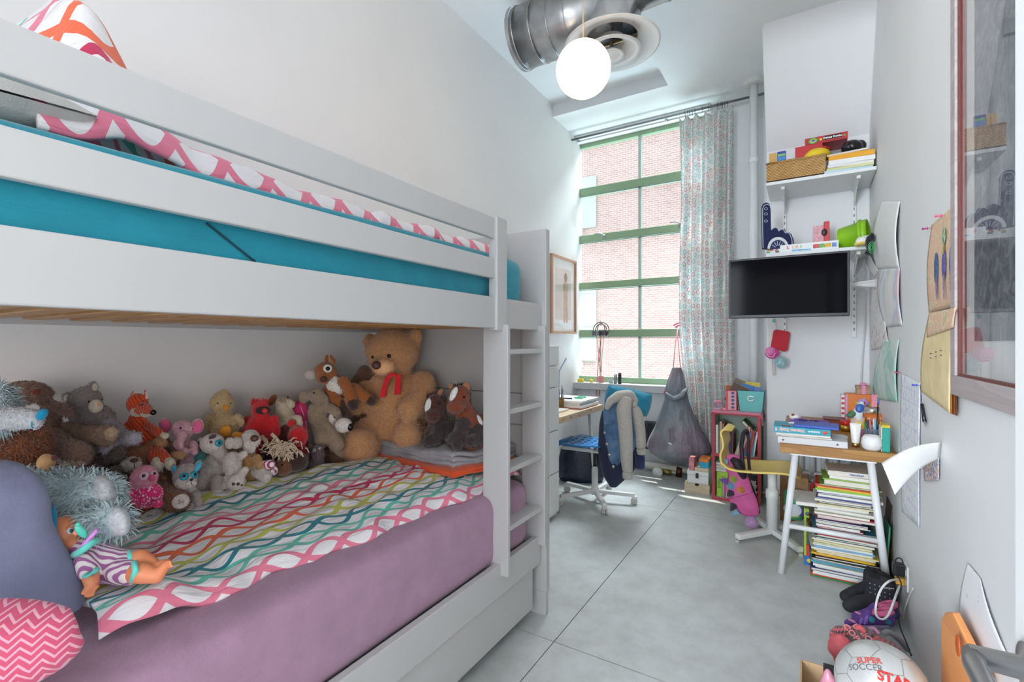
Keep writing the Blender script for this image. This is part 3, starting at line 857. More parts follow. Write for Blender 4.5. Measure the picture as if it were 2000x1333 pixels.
# --- two horses
for nm, lab, pts, ax in (('left', 'dark bay plush horse with a white blaze, beside the big teddy', dict(h=(849, 796, 21, 27), m=(845, 812, 16, 15), b=(858, 848, 32, 24), bl=[(836, 782, 7), (836, 793, 7), (835, 803, 6)], er=[(859, 768, 5, 10, -35)], col='#432016', ey=(858, 788)), 858),
                         ('right', 'chestnut plush horse with a white blaze, nearest the end panel', dict(h=(897, 777, 22, 25), m=(890, 795, 19, 14), b=(922, 842, 29, 40), bl=[(892, 762, 7), (886, 770, 8), (882, 779, 6)], er=[(911, 757, 8, 11, 8), (882, 756, 5, 7, 20)], col='#6a2f17', ey=(906, 776)), 920)):
    dd_ = 2.33 if nm == 'left' else 2.24
    T = Toy('plush_horse', lab, ax, 868, d=dd_)
    dk = fur('#2a1d1c'); col = fur(pts['col'])
    h, m, b = pts['h'], pts['m'], pts['b']
    L = [(h[0], h[1], h[2], h[3], -.02, 22), (m[0], m[1], m[2], m[3], -.06, 18), (b[0], b[1], b[2], b[3], .03, 26), ((h[0] + 4, h[1] + 12, 18, 0), (b[0], b[1], 24, .02))]
    if nm == 'left': L += [((858, 835, 16, -.03), (850, 858, 14, -.08), (838, 861, 13, -.1), 1), ((878, 838, 16, -.02), (884, 860, 14, -.07), 1)]
    else: L += [((905, 830, 16, -.03), (897, 852, 15, -.07), (893, 868, 13, -.1), 1), ((928, 842, 18, 0), (932, 860, 13, -.05), (918, 862, 12, -.09), 1), ((902, 858, 13, -.06), (886, 858, 13, -.08), 1)]
    T.body([col, dk], L, vox=.006, fur=.008, n=3500)
    for x, y, r in pts['bl'][1:2]: T.on('blaze', fur('#cfc8c4', 1.5), x, y, 6.5, 15, .5, rot=-22 if nm == 'right' else -8, label='white blaze')
    for x, y, rx, ry, ro in pts['er']: T.blob('ear', fur('#8a5c41'), [(x, y, rx, ry, -.01, 4, ro)])
    T.eye(*pts['ey'], 2.6)
    mb = MB(); rng = random.Random(3)
    for k in range(90):
        a = T.pt(h[0] - 8 + rng.uniform(-8, 20), h[1] - h[3] + 5 + rng.uniform(-4, 7) + (0 if k < 60 else rng.uniform(5, 40)), .01 + rng.uniform(-.02, .02))
        if k >= 60: a = T.pt(h[0] + h[2] + rng.uniform(-5, 1), h[1] - 15 + rng.uniform(-5, 35), .0)
        mb.tube([a, a + Vector((rng.uniform(-.006, .006), 0, .01)), a + Vector((rng.uniform(-.012, .012), 0, .018))], [.002, .0016, .0004], 4)
    part(mb, 'mane', fur('#1d1514'), T.root)
    if nm == 'right': T.on('patch', fur('#cfc8c4', 1.5), 937, 821, 4.5, 11, .4, rot=20, label='white patch')
# --- fawn
T = Toy('plush_fawn', 'tan plush fawn with a white chest and dark hooves perched beside the large teddy', 670, 790, x=-1.93)
tn, wh, hf = fur('#84491b'), fur('#c9beb4', 1.7), fur('#33211b')
T.body([tn, wh, hf], [(636, 727, 22, 20, -.03, 18), (632, 739, 14, 12, -.07, 12), (668, 765, 25, 32, .02, 18, 25), (656, 755, 17, 20, -.02, 14, 25, 1), ((650, 742, 14, 0), (660, 755, 16, 0)),
    ((642, 760, 10, -.02), (652, 778, 10, -.05), (668, 790, 11, -.06)), ((670, 790, 11, -.06), (672, 805, 11, -.06), 2), ((672, 745, 11, -.04), (682, 765, 11, -.06), (687, 786, 11, -.07)), ((688, 789, 11, -.075), (690, 793, 10, -.075), 2),
    ((690, 760, 13, .0), (705, 770, 12, -.02), (718, 779, 10, -.03)), ((724, 783, 10, -.03), (725, 784, 10, -.03), 2)], vox=.005, fur=.004, n=2500)
T.blob('ear', fur('#a8a09c'), [(607, 733, 12, 10, -.02, 4, -15)], 'grey inner ear'); T.blob('ear', tn, [(638, 702, 4, 9, -.02, 3, -5), (650, 703, 4, 10, -.02, 3, 28)])
T.on('eye_ring', fur('#d8d2cc'), 640, 720, 8.5, flat=.4); T.on('eye', M_black, 640, 721, 4.5, flat=.9, lift=.003)
T.on('nose', M_brownnose, 632, 741, 7, 6, .8); T.on('muzzle', wh, 643, 746, 8, 4, .5)
# --- grey beige floppy toy
T = Toy('plush_rabbit', 'beige grey floppy plush in a curly fleece below the fawn', 625, 850, x=-1.95)
T.body(fur('#81705f'), [(619, 774, 17, 15, -.02, 14), (594, 776, 11, 14, -.03, 6, -10), (636, 782, 7, 10, .0, 6), (623, 810, 20, 27, .02, 17), ((612, 797, 9, 0), (610, 812, 10, -.02), (612, 822, 9, -.02)), ((636, 796, 9, 0), (648, 799, 9, -.02), (657, 808, 10, -.03)),
    ((620, 832, 13, 0), (627, 850, 13, -.05), (628, 861, 13, -.07)), ((638, 830, 13, 0), (648, 850, 14, -.03), (657, 868, 15, -.05))], vox=.005, fur=.006, n=3000, rough=.003)
T.eye(613, 768, 1.8)
# --- white muzzled dog
T = Toy('plush_dog', 'tan plush dog with a white muzzle and black nose leaning on the teddy', 665, 850, x=-1.86)
T.body([fur('#8b7662'), fur('#b7b0ac', 1.7)], [(655, 822, 16, 18, .02, 15), (671, 831, 17, 15, -.06, 14, 0, 1), (650, 815, 8, 12, -.02, 8, 0, 1), (660, 868, 20, 40, .05, 16)], vox=.005, fur=.004, n=1200)
T.on('nose', M_black, 684, 835, 6, 7, .8); T.eye(654, 814, 3)
# --- brown small pair in front
T = Toy('plush_mouse', 'small dark grey plush with round white eyes on the edge of the chain print duvet', 618, 915, x=-1.86)
T.body([fur('#4b4146'), fur('#5f4632')], [(620, 885, 13, 15, -.02, 11), (616, 905, 18, 20, .01, 14), (606, 872, 5, 6, 0, 3, 0, 1), (632, 872, 4, 5, 0, 3, 0, 1), (626, 888, 8, 9, -.05, 8)], vox=.004, fur=.007, n=1500)
for x, y in ((614.5, 880), (625, 877)): T.on('eye', gloss('#cfc3b6'), x, y, 3.2, flat=.8); T.on('pupil', M_black, x + .5, y + .3, 1.6, flat=1, lift=.003)
T = Toy('plush_bear', 'brown plush lying between the small grey plush and the big teddy', 650, 912, x=-1.92)
T.body(fur('#4d3522'), [(646, 895, 20, 24, 0, 18), (660, 905, 12, 12, -.03, 11), ((640, 900, 11, 0), (634, 912, 10, -.04))], fur=.006, n=1200)
# --- red ones
T = Toy('plush_bird', 'red plush bird with a black mask and fluffy crest against the wall', 510, 862, x=-1.98)
rd = fur('#9c0f19', 2.0)
T.body(rd, [(510, 838, 33, 28, 0, 24), (509, 803, 19, 20, -.01, 16), ((486, 820, 9, -.01), (481, 845, 9, -.02)), ((536, 818, 8, 0), (540, 846, 8, -.01)), (520, 880, 20, 24, .03, 14)], vox=.005, fur=.003, n=1800)
T.on('face_mask', felt('#2a1516'), 514, 802, 14, 8, .5, label='dark mask'); T.on('beak', felt('#c0242c'), 516, 803, 5, flat=1.1, lift=.008)
mb = MB(); rng = random.Random(5)
for k in range(120):
    a = T.pt(490 + rng.uniform(0, 34), 790 - rng.uniform(-4, 5), rng.uniform(-.02, .02)); v = Vector((rng.uniform(-.012, .012), rng.uniform(-.01, .01), rng.uniform(.008, .024)))
    mb.tube([a, a + v * .6, a + v], [.0022, .0016, .0004], 4)
part(mb, 'crest', fur('#c01422', 2), T.root)
T = Toy('plush_mouse', 'round red plush with two round ears in front of the magenta pouch', 580, 870, x=-1.88)
T.body([rd, fur('#6e1420')], [(582, 853, 21, 21, -.02, 18), (569, 827, 9, 8, 0, 5), (597, 846, 6, 7, 0, 4), (586, 892, 19, 28, .02, 14, 0, 1)], vox=.005, fur=.003, n=1200)
T = Toy('plush_pouch', 'magenta felt pouch standing behind the round red plush', 588, 890, x=-2.0)
T.body(felt('#941b49'), [(586, 810, 17, 30, 0, 8), ((588, 820, 13, 0), (596, 900, 9, 0)), (578, 860, 16, 40, .03, 10)], smooth=10)
T.line('piping', felt('#d0a0b0'), [(586, 792), (592, 808), (597, 825), (598, 840)])
T = Toy('plush_cloth', 'dark red printed plush squashed beside the red bird', 550, 850, x=-1.99)
T.body(fur('#5c1f24'), [(548, 850, 14, 24, 0, 10), (552, 884, 18, 26, .02, 12), (556, 838, 10, 9, -.01, 8)], fur=.003, n=600)
# --- cream pup
T = Toy('plush_puppy', 'cream plush puppy with one brown ear sitting against the wall', 560, 830, x=-2.0)
cr = fur('#a59a84')
T.body([cr, fur('#7d6b5c')], [(555, 787, 18, 13, 0, 13, 8), (568, 790, 9, 9, -.03, 8), ((552, 795, 14, 0), (560, 820, 18, .02)), (560, 840, 22, 24, .03, 15), (557, 780, 12, 7, -.02, 8, 0, 1), ((572, 815, 6, -.04), (583, 818, 7, -.06)), (585, 826, 7, 7, -.06, 6), (587, 833, 6, 5, -.06, 5), ((544, 828, 9, -.02), (552, 834, 8, -.04))], vox=.005, fur=.004, n=1800)
T.blob('ear', fur('#6e4425'), [(532, 782, 7, 12, 0, 4, -28)], 'brown ear'); T.eye(562, 777, 1.8)
# --- rope tufted sheep, zebra
T = Toy('plush_ram', 'dark brown plush ram with a tangled cream rope fringe', 556, 925, x=-1.84)
T.body([fur('#2b1a18'), fur('#5b3724')], [(535, 885, 26, 24, .04, 20), (580, 903, 24, 20, .0, 16), (554, 912, 21, 19, -.03, 18, 0, 1), (530, 905, 20, 24, .05, 16)], vox=.005, fur=.003, n=1000)
T.eye(551, 909, 2.4)
mb = MB(); rng = random.Random(11); rope = fur('#b3a08a', 1.7)
for k in range(170):
    x, y = rng.gauss(550, 14), rng.gauss(876, 8); dy = -.06 + rng.uniform(-.03, .02); a = T.pt(x, y, dy)
    v = Vector((0, 0, 0)) + T.rt * rng.uniform(-.035, .035) + Vector((0, 0, rng.uniform(-.035, .012))) - T.fw * rng.uniform(0, .02)
    mb.tube([a, a + v * .5 + Vector((0, 0, .008)), a + v], [.0028, .0026, .0014], 5)
part(mb, 'rope_fringe', rope, T.root, smooth=True, label='cream rope fringe')
for p in ([(528, 873), (519, 862), (511, 851)], [(546, 866), (539, 856), (530, 848)]):
    q = [T.pt(x, y, -.06) for x, y in p]; fine = [q[0].lerp(q[1], t) if t <= 1 else q[1].lerp(q[2], t - 1) for t in [k / 8 for k in range(17)]]
    part(MB().tube(fine, [.0075 if k % 2 else .0062 for k in range(17)], 10), 'rope_horn', rope, T.root, smooth=True)
zb = Mt('pink_zebra_fleece', .9); zw = zb.node('ShaderNodeTexWave'); zw.inputs['Scale'].default_value = 28; zw.inputs['Distortion'].default_value = 3
zb.link(zb.coord(), zw.inputs[0]); zb.base(zb.ramp(Sk(zb.nt, zw.outputs['Fac']), [(.4, O('#7a3146')), (.5, O('#b78d96')), (.7, O('#c3b0b3'))]))
T = Toy('plush_zebra', 'small pink and white striped plush lying in front of the ram', 522, 918, x=-1.78)
T.body(zb.mat, [(526, 908, 13, 10, 0, 9, 20), (516, 906, 6, 7, -.01, 6), (530, 920, 14, 12, .03, 9)], fur=.003, n=600)
# --- chick
T = Toy('plush_chick', 'cream plush chick with orange feet leaning on the wall', 438, 855, x=-2.03)
T.body([fur('#a08a66'), fur('#a96a22')], [(434, 788, 24, 23, 0, 20), (438, 832, 29, 28, .01, 22), ((412, 816, 9, 0), (406, 832, 8, -.01)), ((464, 816, 8, 0), (471, 828, 6, 0)), (438, 768, 9, 7, 0, 7), (440, 870, 30, 34, .04, 16)], vox=.005, fur=.007, n=4200, rough=.003)
T.on('beak', felt('#a9701f'), 440, 796, 5.5, 6, 1.3)
T.blob('foot', felt('#a9701f'), [(441, 843, 12, 12, -.07, 6)], 'orange foot'); T.blob('foot', felt('#a9701f'), [(465, 851, 13, 7, -.07, 6, -12)], 'orange foot')
T.eye(425, 788, 1.6); T.eye(450, 788, 1.4)
# --- white koala dog, seal, cream dog
T = Toy('plush_puppy', 'white plush puppy with a grey brow patch and one big teal eye', 425, 880, x=-1.88)
wf = fur('#a29a95', 1.8)
T.body(wf, [(415, 867, 26, 20, -.02, 19), (392, 860, 7, 6, 0, 4), ((425, 880, 14, 0), (436, 895, 12, .02)), (424, 905, 20, 30, .04, 14), (412, 932, 30, 44, .05, 18), ((400, 925, 11, .0), (392, 950, 10, -.03)), ((426, 940, 12, .0), (424, 962, 11, -.04))], vox=.004, fur=.002, n=1000)
T.blob('ear', fur('#968c86', 1.8), [(449, 866, 10, 12, -.02, 6), (462, 866, 14, 12, 0, 8)], 'fluffy ear')
T.on('brow_patch', felt('#37313a'), 415, 854, 7, 4.5, .4, 25); T.on('nose', M_brownnose, 412, 864, 2.8, flat=.8); T.eye(427, 866, 7, gloss(O('#1d7f92', 1.4)))
T = Toy('plush_seal', 'white plush seal lying head down with three dark dots on its nose', 460, 950, x=-1.78)
T.body(wf, [(454, 908, 20, 26, .03, 16), (461, 942, 20, 16, -.02, 16), ((470, 930, 8, -.02), (479, 918, 7, -.03)), ((470, 892, 8, .0), (478, 886, 7, -.01)), ((446, 935, 9, .0), (440, 950, 7, 0))], vox=.005, fur=.003, n=1500)
for x, y, r in ((456, 946, 3.2), (465, 946, 3.2), (472, 948, 2.4)): T.on('spot', M_brownnose, x, y, r, flat=.5)
T = Toy('plush_dog', 'white plush dog with a large dark nose and tan body below the red bird', 492, 935, x=-1.83)
T.body([wf, fur('#977247')], [(489, 860, 20, 21, -.02, 17), (498, 860, 12, 13, -.06, 12), (490, 912, 21, 28, .02, 17, 0, 1), ((478, 895, 9, 0), (474, 912, 8, -.01), 1), ((502, 895, 8, 0), (509, 910, 7, -.02), 1), ((505, 922, 12, .0), (520, 932, 11, -.02))], vox=.005, fur=.004, n=2200)
T.on('nose', M_brownnose, 497, 857, 7.5, 6.5, .7); T.blob('ear', wf, [(488, 872, 11, 15, -.06, 5, 20)])
# --- teal owlet and pink elephant
T = Toy('plush_owl', 'small teal plush with a big pink ringed eye behind the white puppy', 386, 885, x=-1.95)
T.body([fur('#3f6f72'), fur('#a4636f')], [(388, 872, 14, 14, 0, 11), (382, 876, 8, 8, -.03, 6, 0, 1), (388, 900, 18, 26, .02, 11)], vox=.004, fur=.002, n=500)
T.eye(383, 871, 5, gloss('#d9cfd2'))
T = Toy('plush_elephant', 'pale pink plush elephant with bright pink ears behind the husky', 360, 885, x=-1.95)
pk = fur('#a8808a')
T.body(pk, [(357, 840, 24, 20, -.01, 18), (362, 874, 24, 18, .01, 17), ((356, 850, 9, -.06), (352, 862, 6, -.09), (354, 872, 5, -.1)), ((345, 868, 7, -.03), (362, 882, 6, -.06)), ((378, 868, 7, -.02), (380, 884, 6, -.05)), (360, 900, 26, 26, .04, 16)], vox=.004, fur=.003, n=2200)
for x, y, ro in ((323, 831, 10), (386, 833, -5)):
    T.blob('ear', pk, [(x, y, 13, 15, .01, 4, ro)]); T.blob('ear_lining', felt('#a84a6c'), [(x, y + 1, 10, 12, -.003, 3.5, ro)], 'bright pink ear lining')
T.eye(353, 837, 6, gloss(O('#b887a0', 1.3))); T.eye(375, 837, 5, gloss(O('#b887a0', 1.3)))
# --- tan pawed bear behind
T = Toy('plush_bear', 'brown plush bear with tan feet slumped behind the fox', 330, 890, x=-2.0)
T.body([fur('#5e3e2c'), fur('#96714f')], [(338, 895, 30, 24, .02, 22), (312, 880, 26, 30, .04, 18), ((330, 878, 14, -.02), (312, 866, 13, -.06)), (311, 866, 17, 12, -.09, 11, 0, 1), (348, 890, 17, 10, -.09, 10, 0, 1), ((338, 888, 12, .0), (345, 890, 11, -.05)), (350, 925, 34, 26, .05, 18)], vox=.006, fur=.006, n=2000)
# --- fox
fx = Mt('ribbed_orange_plush', .9); fw_ = fx.node('ShaderNodeTexWave'); fw_.bands_direction = 'DIAGONAL'; fw_.inputs['Scale'].default_value = 38; fx.link(fx.coord(), fw_.inputs[0])
_ff = Sk(fx.nt, fw_.outputs['Fac']); fx.base(fx.ramp(_ff, [(.1, O('#7e2710')), (.5, O('#a63a14'))])).bump(_ff, .5, .004).set(Sheen_Weight=.3)
T = Toy('plush_fox', 'orange ribbed plush fox with cream paws and a pointed black nose', 285, 915, x=-1.98)
cm_ = fur('#a9a08e')
T.body([fx.mat, cm_], [(268, 789, 23, 21, 0, 19), ((280, 798, 13, -.04), (296, 805, 6, -.09)), (270, 806, 17, 9, -.03, 14, 0, 1), ((284, 809, 8, -.06), (294, 808, 5, -.085), 1), ((268, 820, 15, .01), (278, 845, 18, .02), (286, 868, 20, .02)), ((260, 824, 9, 0), (245, 838, 8, -.02)), (240, 842, 9, 10, -.03, 7, 20, 1),
    ((290, 832, 8, 0), (305, 842, 8, -.03), (315, 849, 8, -.04)), (323, 852, 9, 7, -.05, 6, 0, 1), ((290, 876, 10, 0), (298, 890, 10, -.05), (304, 900, 10, -.07)), ((302, 874, 9, 0), (316, 886, 9, -.05), (324, 896, 9, -.07)), (308, 909, 15, 15, -.08, 12, 0, 1), (333, 907, 12, 13, -.08, 11, 0, 1), (280, 900, 22, 26, .05, 14)], vox=.0045, fur=0)
T.on('nose', M_black, 299, 806, 5.5, 5.5, 1.0)
for x, y, ro in ((258, 773, -8), (285, 771, 10)):
    T.limb('ear', fx.mat, [(x + ro * .05, y + 12, 8, .01), (x, y, 5.5, .01), (x - ro * .25, y - 9, 1, .01)], squash=.4); T.limb('ear_lining', fur('#b9aaa0'), [(x + 1.5, y + 9, 5, -.006), (x + 1.5, y, 3.6, -.006), (x + 1 - ro * .2, y - 6, .8, -.004)], 'pale ear lining', squash=.4)
T.line('eye', M_black, [(272, 791), (276, 793), (281, 791)], .0012)
# --- stitched brown bear holding the pink owl
T = Toy('plush_bear', 'brown plush bear with a white muzzle and pale stitched foot soles', 285, 1000, x=-1.86)
bw, sl = fur('#6a3d22'), fur('#a8a09a', 1.7)
T.body([bw, sl], [(260, 897, 33, 30, .06, 28), (256, 907, 22, 14, -.03, 14, 0, 1), (285, 958, 46, 42, .08, 34), ((295, 985, 22, .03), (282, 1003, 24, -.03)), ((315, 960, 20, .05), (340, 977, 22, -.03), (350, 979, 20, -.04)), (232, 878, 11, 11, .08, 6), (290, 872, 11, 11, .08, 6)], vox=.006, fur=.008, n=5000)
T.on('nose', M_brownnose, 262, 900, 7, 4.5, .8); T.line('mouth', M_black, [(262, 905), (262, 914), (254, 919)], .0009)
for px, py, rx, ry, ro, tx in ((297, 1008, 20, 12, 10, 'Ther'), (353, 980, 15, 14, 20, 'Su')):
    o_ = T.on('foot_sole', sl, px, py, rx, ry, .35, ro, 'pale stitched sole')
    c_, n_ = T.hit(px, py); n_ = (n_ * .6 - ray(px, py).normalized() * .4).normalized()
    X = Vector((0, 0, 1)).cross(n_).normalized(); Z = n_.cross(X)
    M = Matrix((X, Z, n_)).transposed().to_4x4(); M.translation = c_ + n_ * .012
    lettering(tx, .018, felt('#6a5a54'), M, T.root, 'stitched_lettering')
# --- pink owl
po = Mt('pink_feather_print', .9); v_ = po.node('ShaderNodeTexVoronoi'); v_.inputs['Scale'].default_value = 150; po.link(po.coord(scale=(1, 1, .6)), v_.inputs['Vector'])
po.base(po.ramp(Sk(po.nt, v_.outputs['Distance']), [(.25, O('#c9a5b0')), (.42, O('#b51f58'))])).set(Sheen_Weight=.3)
T = Toy('plush_owl', 'pink plush owl with a feather printed body sitting on the brown bear', 285, 990, x=-1.76)
T.body([fur('#b9758a'), po.mat], [(282, 932, 29, 23, 0, 22), (288, 968, 33, 25, .01, 22, 0, 1), ((262, 962, 8, -.02), (245, 966, 6, -.05), 1), (262, 945, 12, 12, .0, 12, 0, 1), (308, 984, 12, 9, -.02, 10, 0, 1)], vox=.0045, fur=.003, n=2200)
T.eye(281, 930, 9, gloss(O('#c59bab', 1.3))); T.eye(300, 926, 7, gloss(O('#c59bab', 1.3))); T.on('beak', felt('#a33a58'), 295, 934, 5.5, 6.5, 1.2, lift=.006)
# --- husky
T = Toy('plush_husky', 'grey and white plush husky with blue ears and big teal eyes', 365, 985, x=-1.77)
T.body([fur('#7f7674'), wf], [(362, 932, 26, 24, 0, 21), (363, 942, 22, 17, -.015, 19, 0, 1), (374, 944, 12, 9, -.05, 8, 0, 1), (372, 970, 17, 22, .01, 15, 0, 1), ((383, 965, 8, -.01), (388, 985, 7, -.03)), ((362, 975, 9, 0), (368, 990, 8, -.03), 1), (366, 915, 18, 10, -.01, 14)], vox=.0045, fur=.003, n=2200)
for x, y, ro in ((341, 918, 12), (386, 911, -28)):
    T.blob('ear', fur('#7f7674'), [(x, y, 8, 12, .01, 4, ro)]); T.blob('ear_lining', felt('#2d7f9c'), [(x + 1, y + 1, 6, 10, .0, 3.5, ro)], 'blue ear lining')
for x, y in ((360, 932), (379, 928)): T.eye(x, y, 8, gloss(O('#1d7f92', 1.4)))
T.on('nose', M_black, 374, 938, 3.2, 2.6, .9); T.line('mouth', M_black, [(374, 941), (374, 946), (378, 948)], .0008)
# --- grey bear and the long taupe one
T = Toy('plush_bear', 'light grey plush bear with cream ear linings and cream muzzle', 175, 850, x=-2.02)
gy = fur('#7f7777')
T.body([gy, fur('#8a8690')], [(166, 783, 34, 27, 0, 28), (134, 778, 14, 13, .02, 6, 20), (182, 755, 10, 12, .02, 6), (182, 820, 46, 30, .03, 26), ((215, 830, 14, .0), (240, 855, 13, -.05), (262, 856, 13, -.07), 1), ((200, 850, 14, .0), (214, 876, 15, -.1), 1), (190, 880, 44, 50, .07, 24)], vox=.006, fur=.009, n=5200)
T.blob('muzzle', fur('#b5a899'), [(187, 794, 15, 13.5, -.055, 10)], 'cream muzzle'); T.blob('ear_lining', fur('#b5ab9c'), [(134, 779, 9, 9, .005, 4, 20)], 'cream ear lining'); T.blob('ear_lining', fur('#b5ab9c'), [(185, 757, 6, 8, .005, 4)], 'cream ear lining')
T.blob('nose', felt('#b08472'), [(194, 791, 4, 3.5, -.078, 3)]); T.eye(174, 785, 2.2); T.eye(198, 781, 1.6)
T = Toy('plush_sloth', 'long taupe plush lying across in front of the grey bear', 180, 878, x=-1.88)
T.body([fur('#6a5142'), fur('#8f7862')], [((136, 843, 20, .02), (160, 850, 19, 0), (185, 850, 19, -.01)), (208, 850, 24, 22, -.02, 18, 0, 0), (218, 846, 14, 13, -.05, 12, 0, 1), ((150, 850, 16, .02), (150, 880, 15, .04))], vox=.006, fur=.008, n=3000)
# --- dark plush beneath
T = Toy('plush_dog', 'dark grey brown plush under the pile, between the shaggy legs and the brown bear', 205, 955, x=-1.90)
T.body(fur('#41332f'), [(200, 915, 46, 26, .05, 22), ((205, 895, 14, .0), (230, 885, 14, -.02)), (225, 925, 17, 16, -.02, 14), (236, 940, 13, 13, -.04, 12), ((185, 910, 14, -.02), (165, 930, 13, -.04)), (215, 950, 36, 26, .03, 20)], vox=.006, fur=.008, n=3500)
# --- dusty brown floppy
T = Toy('plush_rabbit', 'dusty brown plush rabbit with a reddish nose at the wall end of the pile', 90, 850, x=-2.0)
db, so = fur('#6f544a'), fur('#9a8374')
T.body([db, so], [(45, 768, 44, 24, 0, 24), (78, 772, 20, 18, -.03, 16), ((52, 752, 8, .0), (80, 757, 9, .01), (97, 768, 8, .01)), (95, 825, 28, 32, .02, 24), ((95, 792, 11, 0), (120, 798, 11, -.02), (134, 808, 10, -.03)), ((100, 850, 20, 0), (126, 875, 22, -.07), (148, 886, 25, -.1)), (152, 893, 32, 20, -.11, 20, -15), (148, 902, 27, 9, -.12, 16, -12, 1)], vox=.006, fur=.007, n=5200, rough=.002)
T.on('nose', felt('#6a2c22'), 71, 766, 7, 6, .8)
# --- rust lion-like
T = Toy('plush_bear', 'rust brown fluffy plush bear with a smooth tan muzzle beside the slate pillow', 55, 915, x=-1.78)
T.body(fur('#6d3b1e'), [(46, 876, 54, 40, 0, 38), (84, 846, 12, 12, .02, 9), (10, 850, 14, 14, .0, 10), (30, 930, 50, 30, .05, 28), ((80, 915, 14, 0), (100, 925, 13, -.02))], vox=.007, fur=.016, n=6500, rough=.004)
T.blob('muzzle', felt('#a17a52'), [(90, 905, 20, 18, -.07, 17)], 'smooth tan muzzle'); T.blob('nose', felt('#4c2620'), [(106, 895, 7, 6, -.125, 5)])
T.line('eye', M_black, [(76, 893), (79, 891), (81, 889)], .0015)
T = Toy('plush_lamb', 'small white fluffy plush paw poking out beside the tan muzzle', 120, 925, x=-1.80)
T.body(fur('#a59d98', 1.8), [((112, 906, 9, 0), (122, 916, 11, -.02)), (112, 924, 16, 14, .04, 11)], fur=.009, n=900)
# --- the shaggy pale blue bear
T = Toy('teddy_bear', 'big shaggy pale blue bear with a teal nose and outstretched legs', 60, 980, x=-1.70)
sb, wm_ = fur('#93a3a8', 1.7, .12), fur('#a2a5ab', 1.7)
T.body([sb, wm_], [(-6, 800, 40, 52, .02, 40), (-30, 940, 70, 92, .06, 50), ((30, 962, 44, .02), (120, 968, 44, -.02), (185, 968, 42, -.02)), (205, 968, 23, 40, -.03, 38, 8, 1), ((100, 1020, 30, -.02), (170, 1025, 33, -.08), (215, 1020, 33, -.10)), (236, 1020, 22, 30, -.11, 28, 10, 1)], vox=.008, fur=.030, n=9000, fw=.0016, bald=(1,))
T.body(wm_, [((20, 818, 24, -.03), (62, 818, 20, -.06)), (68, 820, 20, 20, -.07, 18)], name='muzzle', fur=.004, n=800)
T.blob('nose', felt('#0d6f92', 1.7), [(82, 810, 12, 12, -.10, 7, -25)], 'teal nose')
T.line('mouth', felt('#1d7f92'), [(63, 824), (62, 832), (65, 836)], .0015)

# ================================================================ baby doll
T = Toy('baby_doll', 'baby doll in a zebra striped romper with a mint dummy, lying on the duvet', 210, 1120, d=1.13, group=None, cat='doll')
T.root.pop('group', None)
vn = Mt('doll_vinyl', .42); vn.base(O('#b87250', 1.75)).set(Subsurface_Weight=.15); vn.bsdf.inputs['Subsurface Radius'].default_value = (.01, .004, .002)
VN = vn.mat
T.body(VN, [(124, 1046, 38, 37, .0, 36), (140, 1062, 24, 18, -.015, 22), (150, 1040, 9, 8, -.07, 8), ((152, 1072, 15, -.01), (168, 1082, 16, 0)), ((165, 1082, 28, .0), (195, 1100, 30, .0), (232, 1112, 28, .01)), ((168, 1100, 15, -.05), (177, 1125, 15, -.07), (180, 1144, 12, -.08)), (176, 1152, 12, 10, -.09, 9),
    ((166, 1152, 4, -.10), (160, 1160, 3.4, -.11)), ((171, 1156, 4, -.10), (166, 1165, 3.4, -.115)), ((177, 1158, 4, -.10), (173, 1167, 3.4, -.115)), ((183, 1156, 4, -.10), (182, 1163, 3.2, -.11)), ((187, 1148, 3.8, -.09), (193, 1146, 3.2, -.09)),
    ((245, 1098, 18, .01), (275, 1090, 16, -.01), (302, 1107, 13, -.02)), ((245, 1118, 21, -.03), (276, 1120, 20, -.06), (306, 1126, 14, -.05), (318, 1112, 10, -.05), (327, 1102, 9, -.05)),
    ((300, 1108, 10, -.02), (322, 1100, 8, -.03))] + [((327 + k * 1.2, 1097 + k * 3, 2.8, -.06), (332 + k * 1.2, 1096 + k * 3, 2.4, -.065)) for k in range(5)], vox=.0036, fur=0, smooth=5)
T.blob('ear', VN, [(116, 1074, 6, 9, -.05, 5, 15)])
T.on('eye', gloss('#f2efe8'), 137, 1038, 5.5, 6, .35, 10); T.on('iris', gloss('#2d5f7f'), 138.5, 1038, 3.4, 4.4, .4, lift=.002); T.on('pupil', M_black, 139, 1038, 1.8, 2.4, .4, lift=.003)
T.line('eyebrow', felt('#8a5432'), [(128, 1034), (131, 1030), (136, 1028)], .0008)
T.blob('dummy_shield', gloss(O('#46aa98', 1.5)), [(158, 1038, 9, 16, -.085, 4, 28)], 'mint dummy'); T.blob('dummy_ring', gloss(O('#46aa98', 1.5)), [(152, 1026, 6, 5, -.09, 3)])
zr = Mt('zebra_romper', .9); w1 = zr.node('ShaderNodeTexWave'); w1.inputs['Scale'].default_value = 26; w1.inputs['Distortion'].default_value = 3.5; w1.inputs['Detail'].default_value = 1.5; w1.bands_direction = 'X'
zr.link(zr.coord(rot=(0, 0, .9)), w1.inputs[0]); zr.base(zr.ramp(Sk(zr.nt, w1.outputs['Fac']), [(.42, O('#7b4a72')), (.5, O('#a9a0a0')), (.9, O('#b0a8a8'))]))
r_ = T.body([zr.mat, felt('#9a64a4')], [((162, 1080, 31, -.004), (195, 1098, 33.5, -.004), (236, 1110, 32, .0)), ((166, 1096, 18.5, -.05), (174, 1117, 18.5, -.066)), ((236, 1096, 22, .01), (252, 1096, 20, .0)), ((236, 1116, 25, -.03), (256, 1119, 23.5, -.045)), (205, 1128, 30, 11, -.02, 20, -12, 1)], name='romper', vox=.0045)
r_['label'] = 'purple zebra striped romper'
mint = felt('#4fa79b')
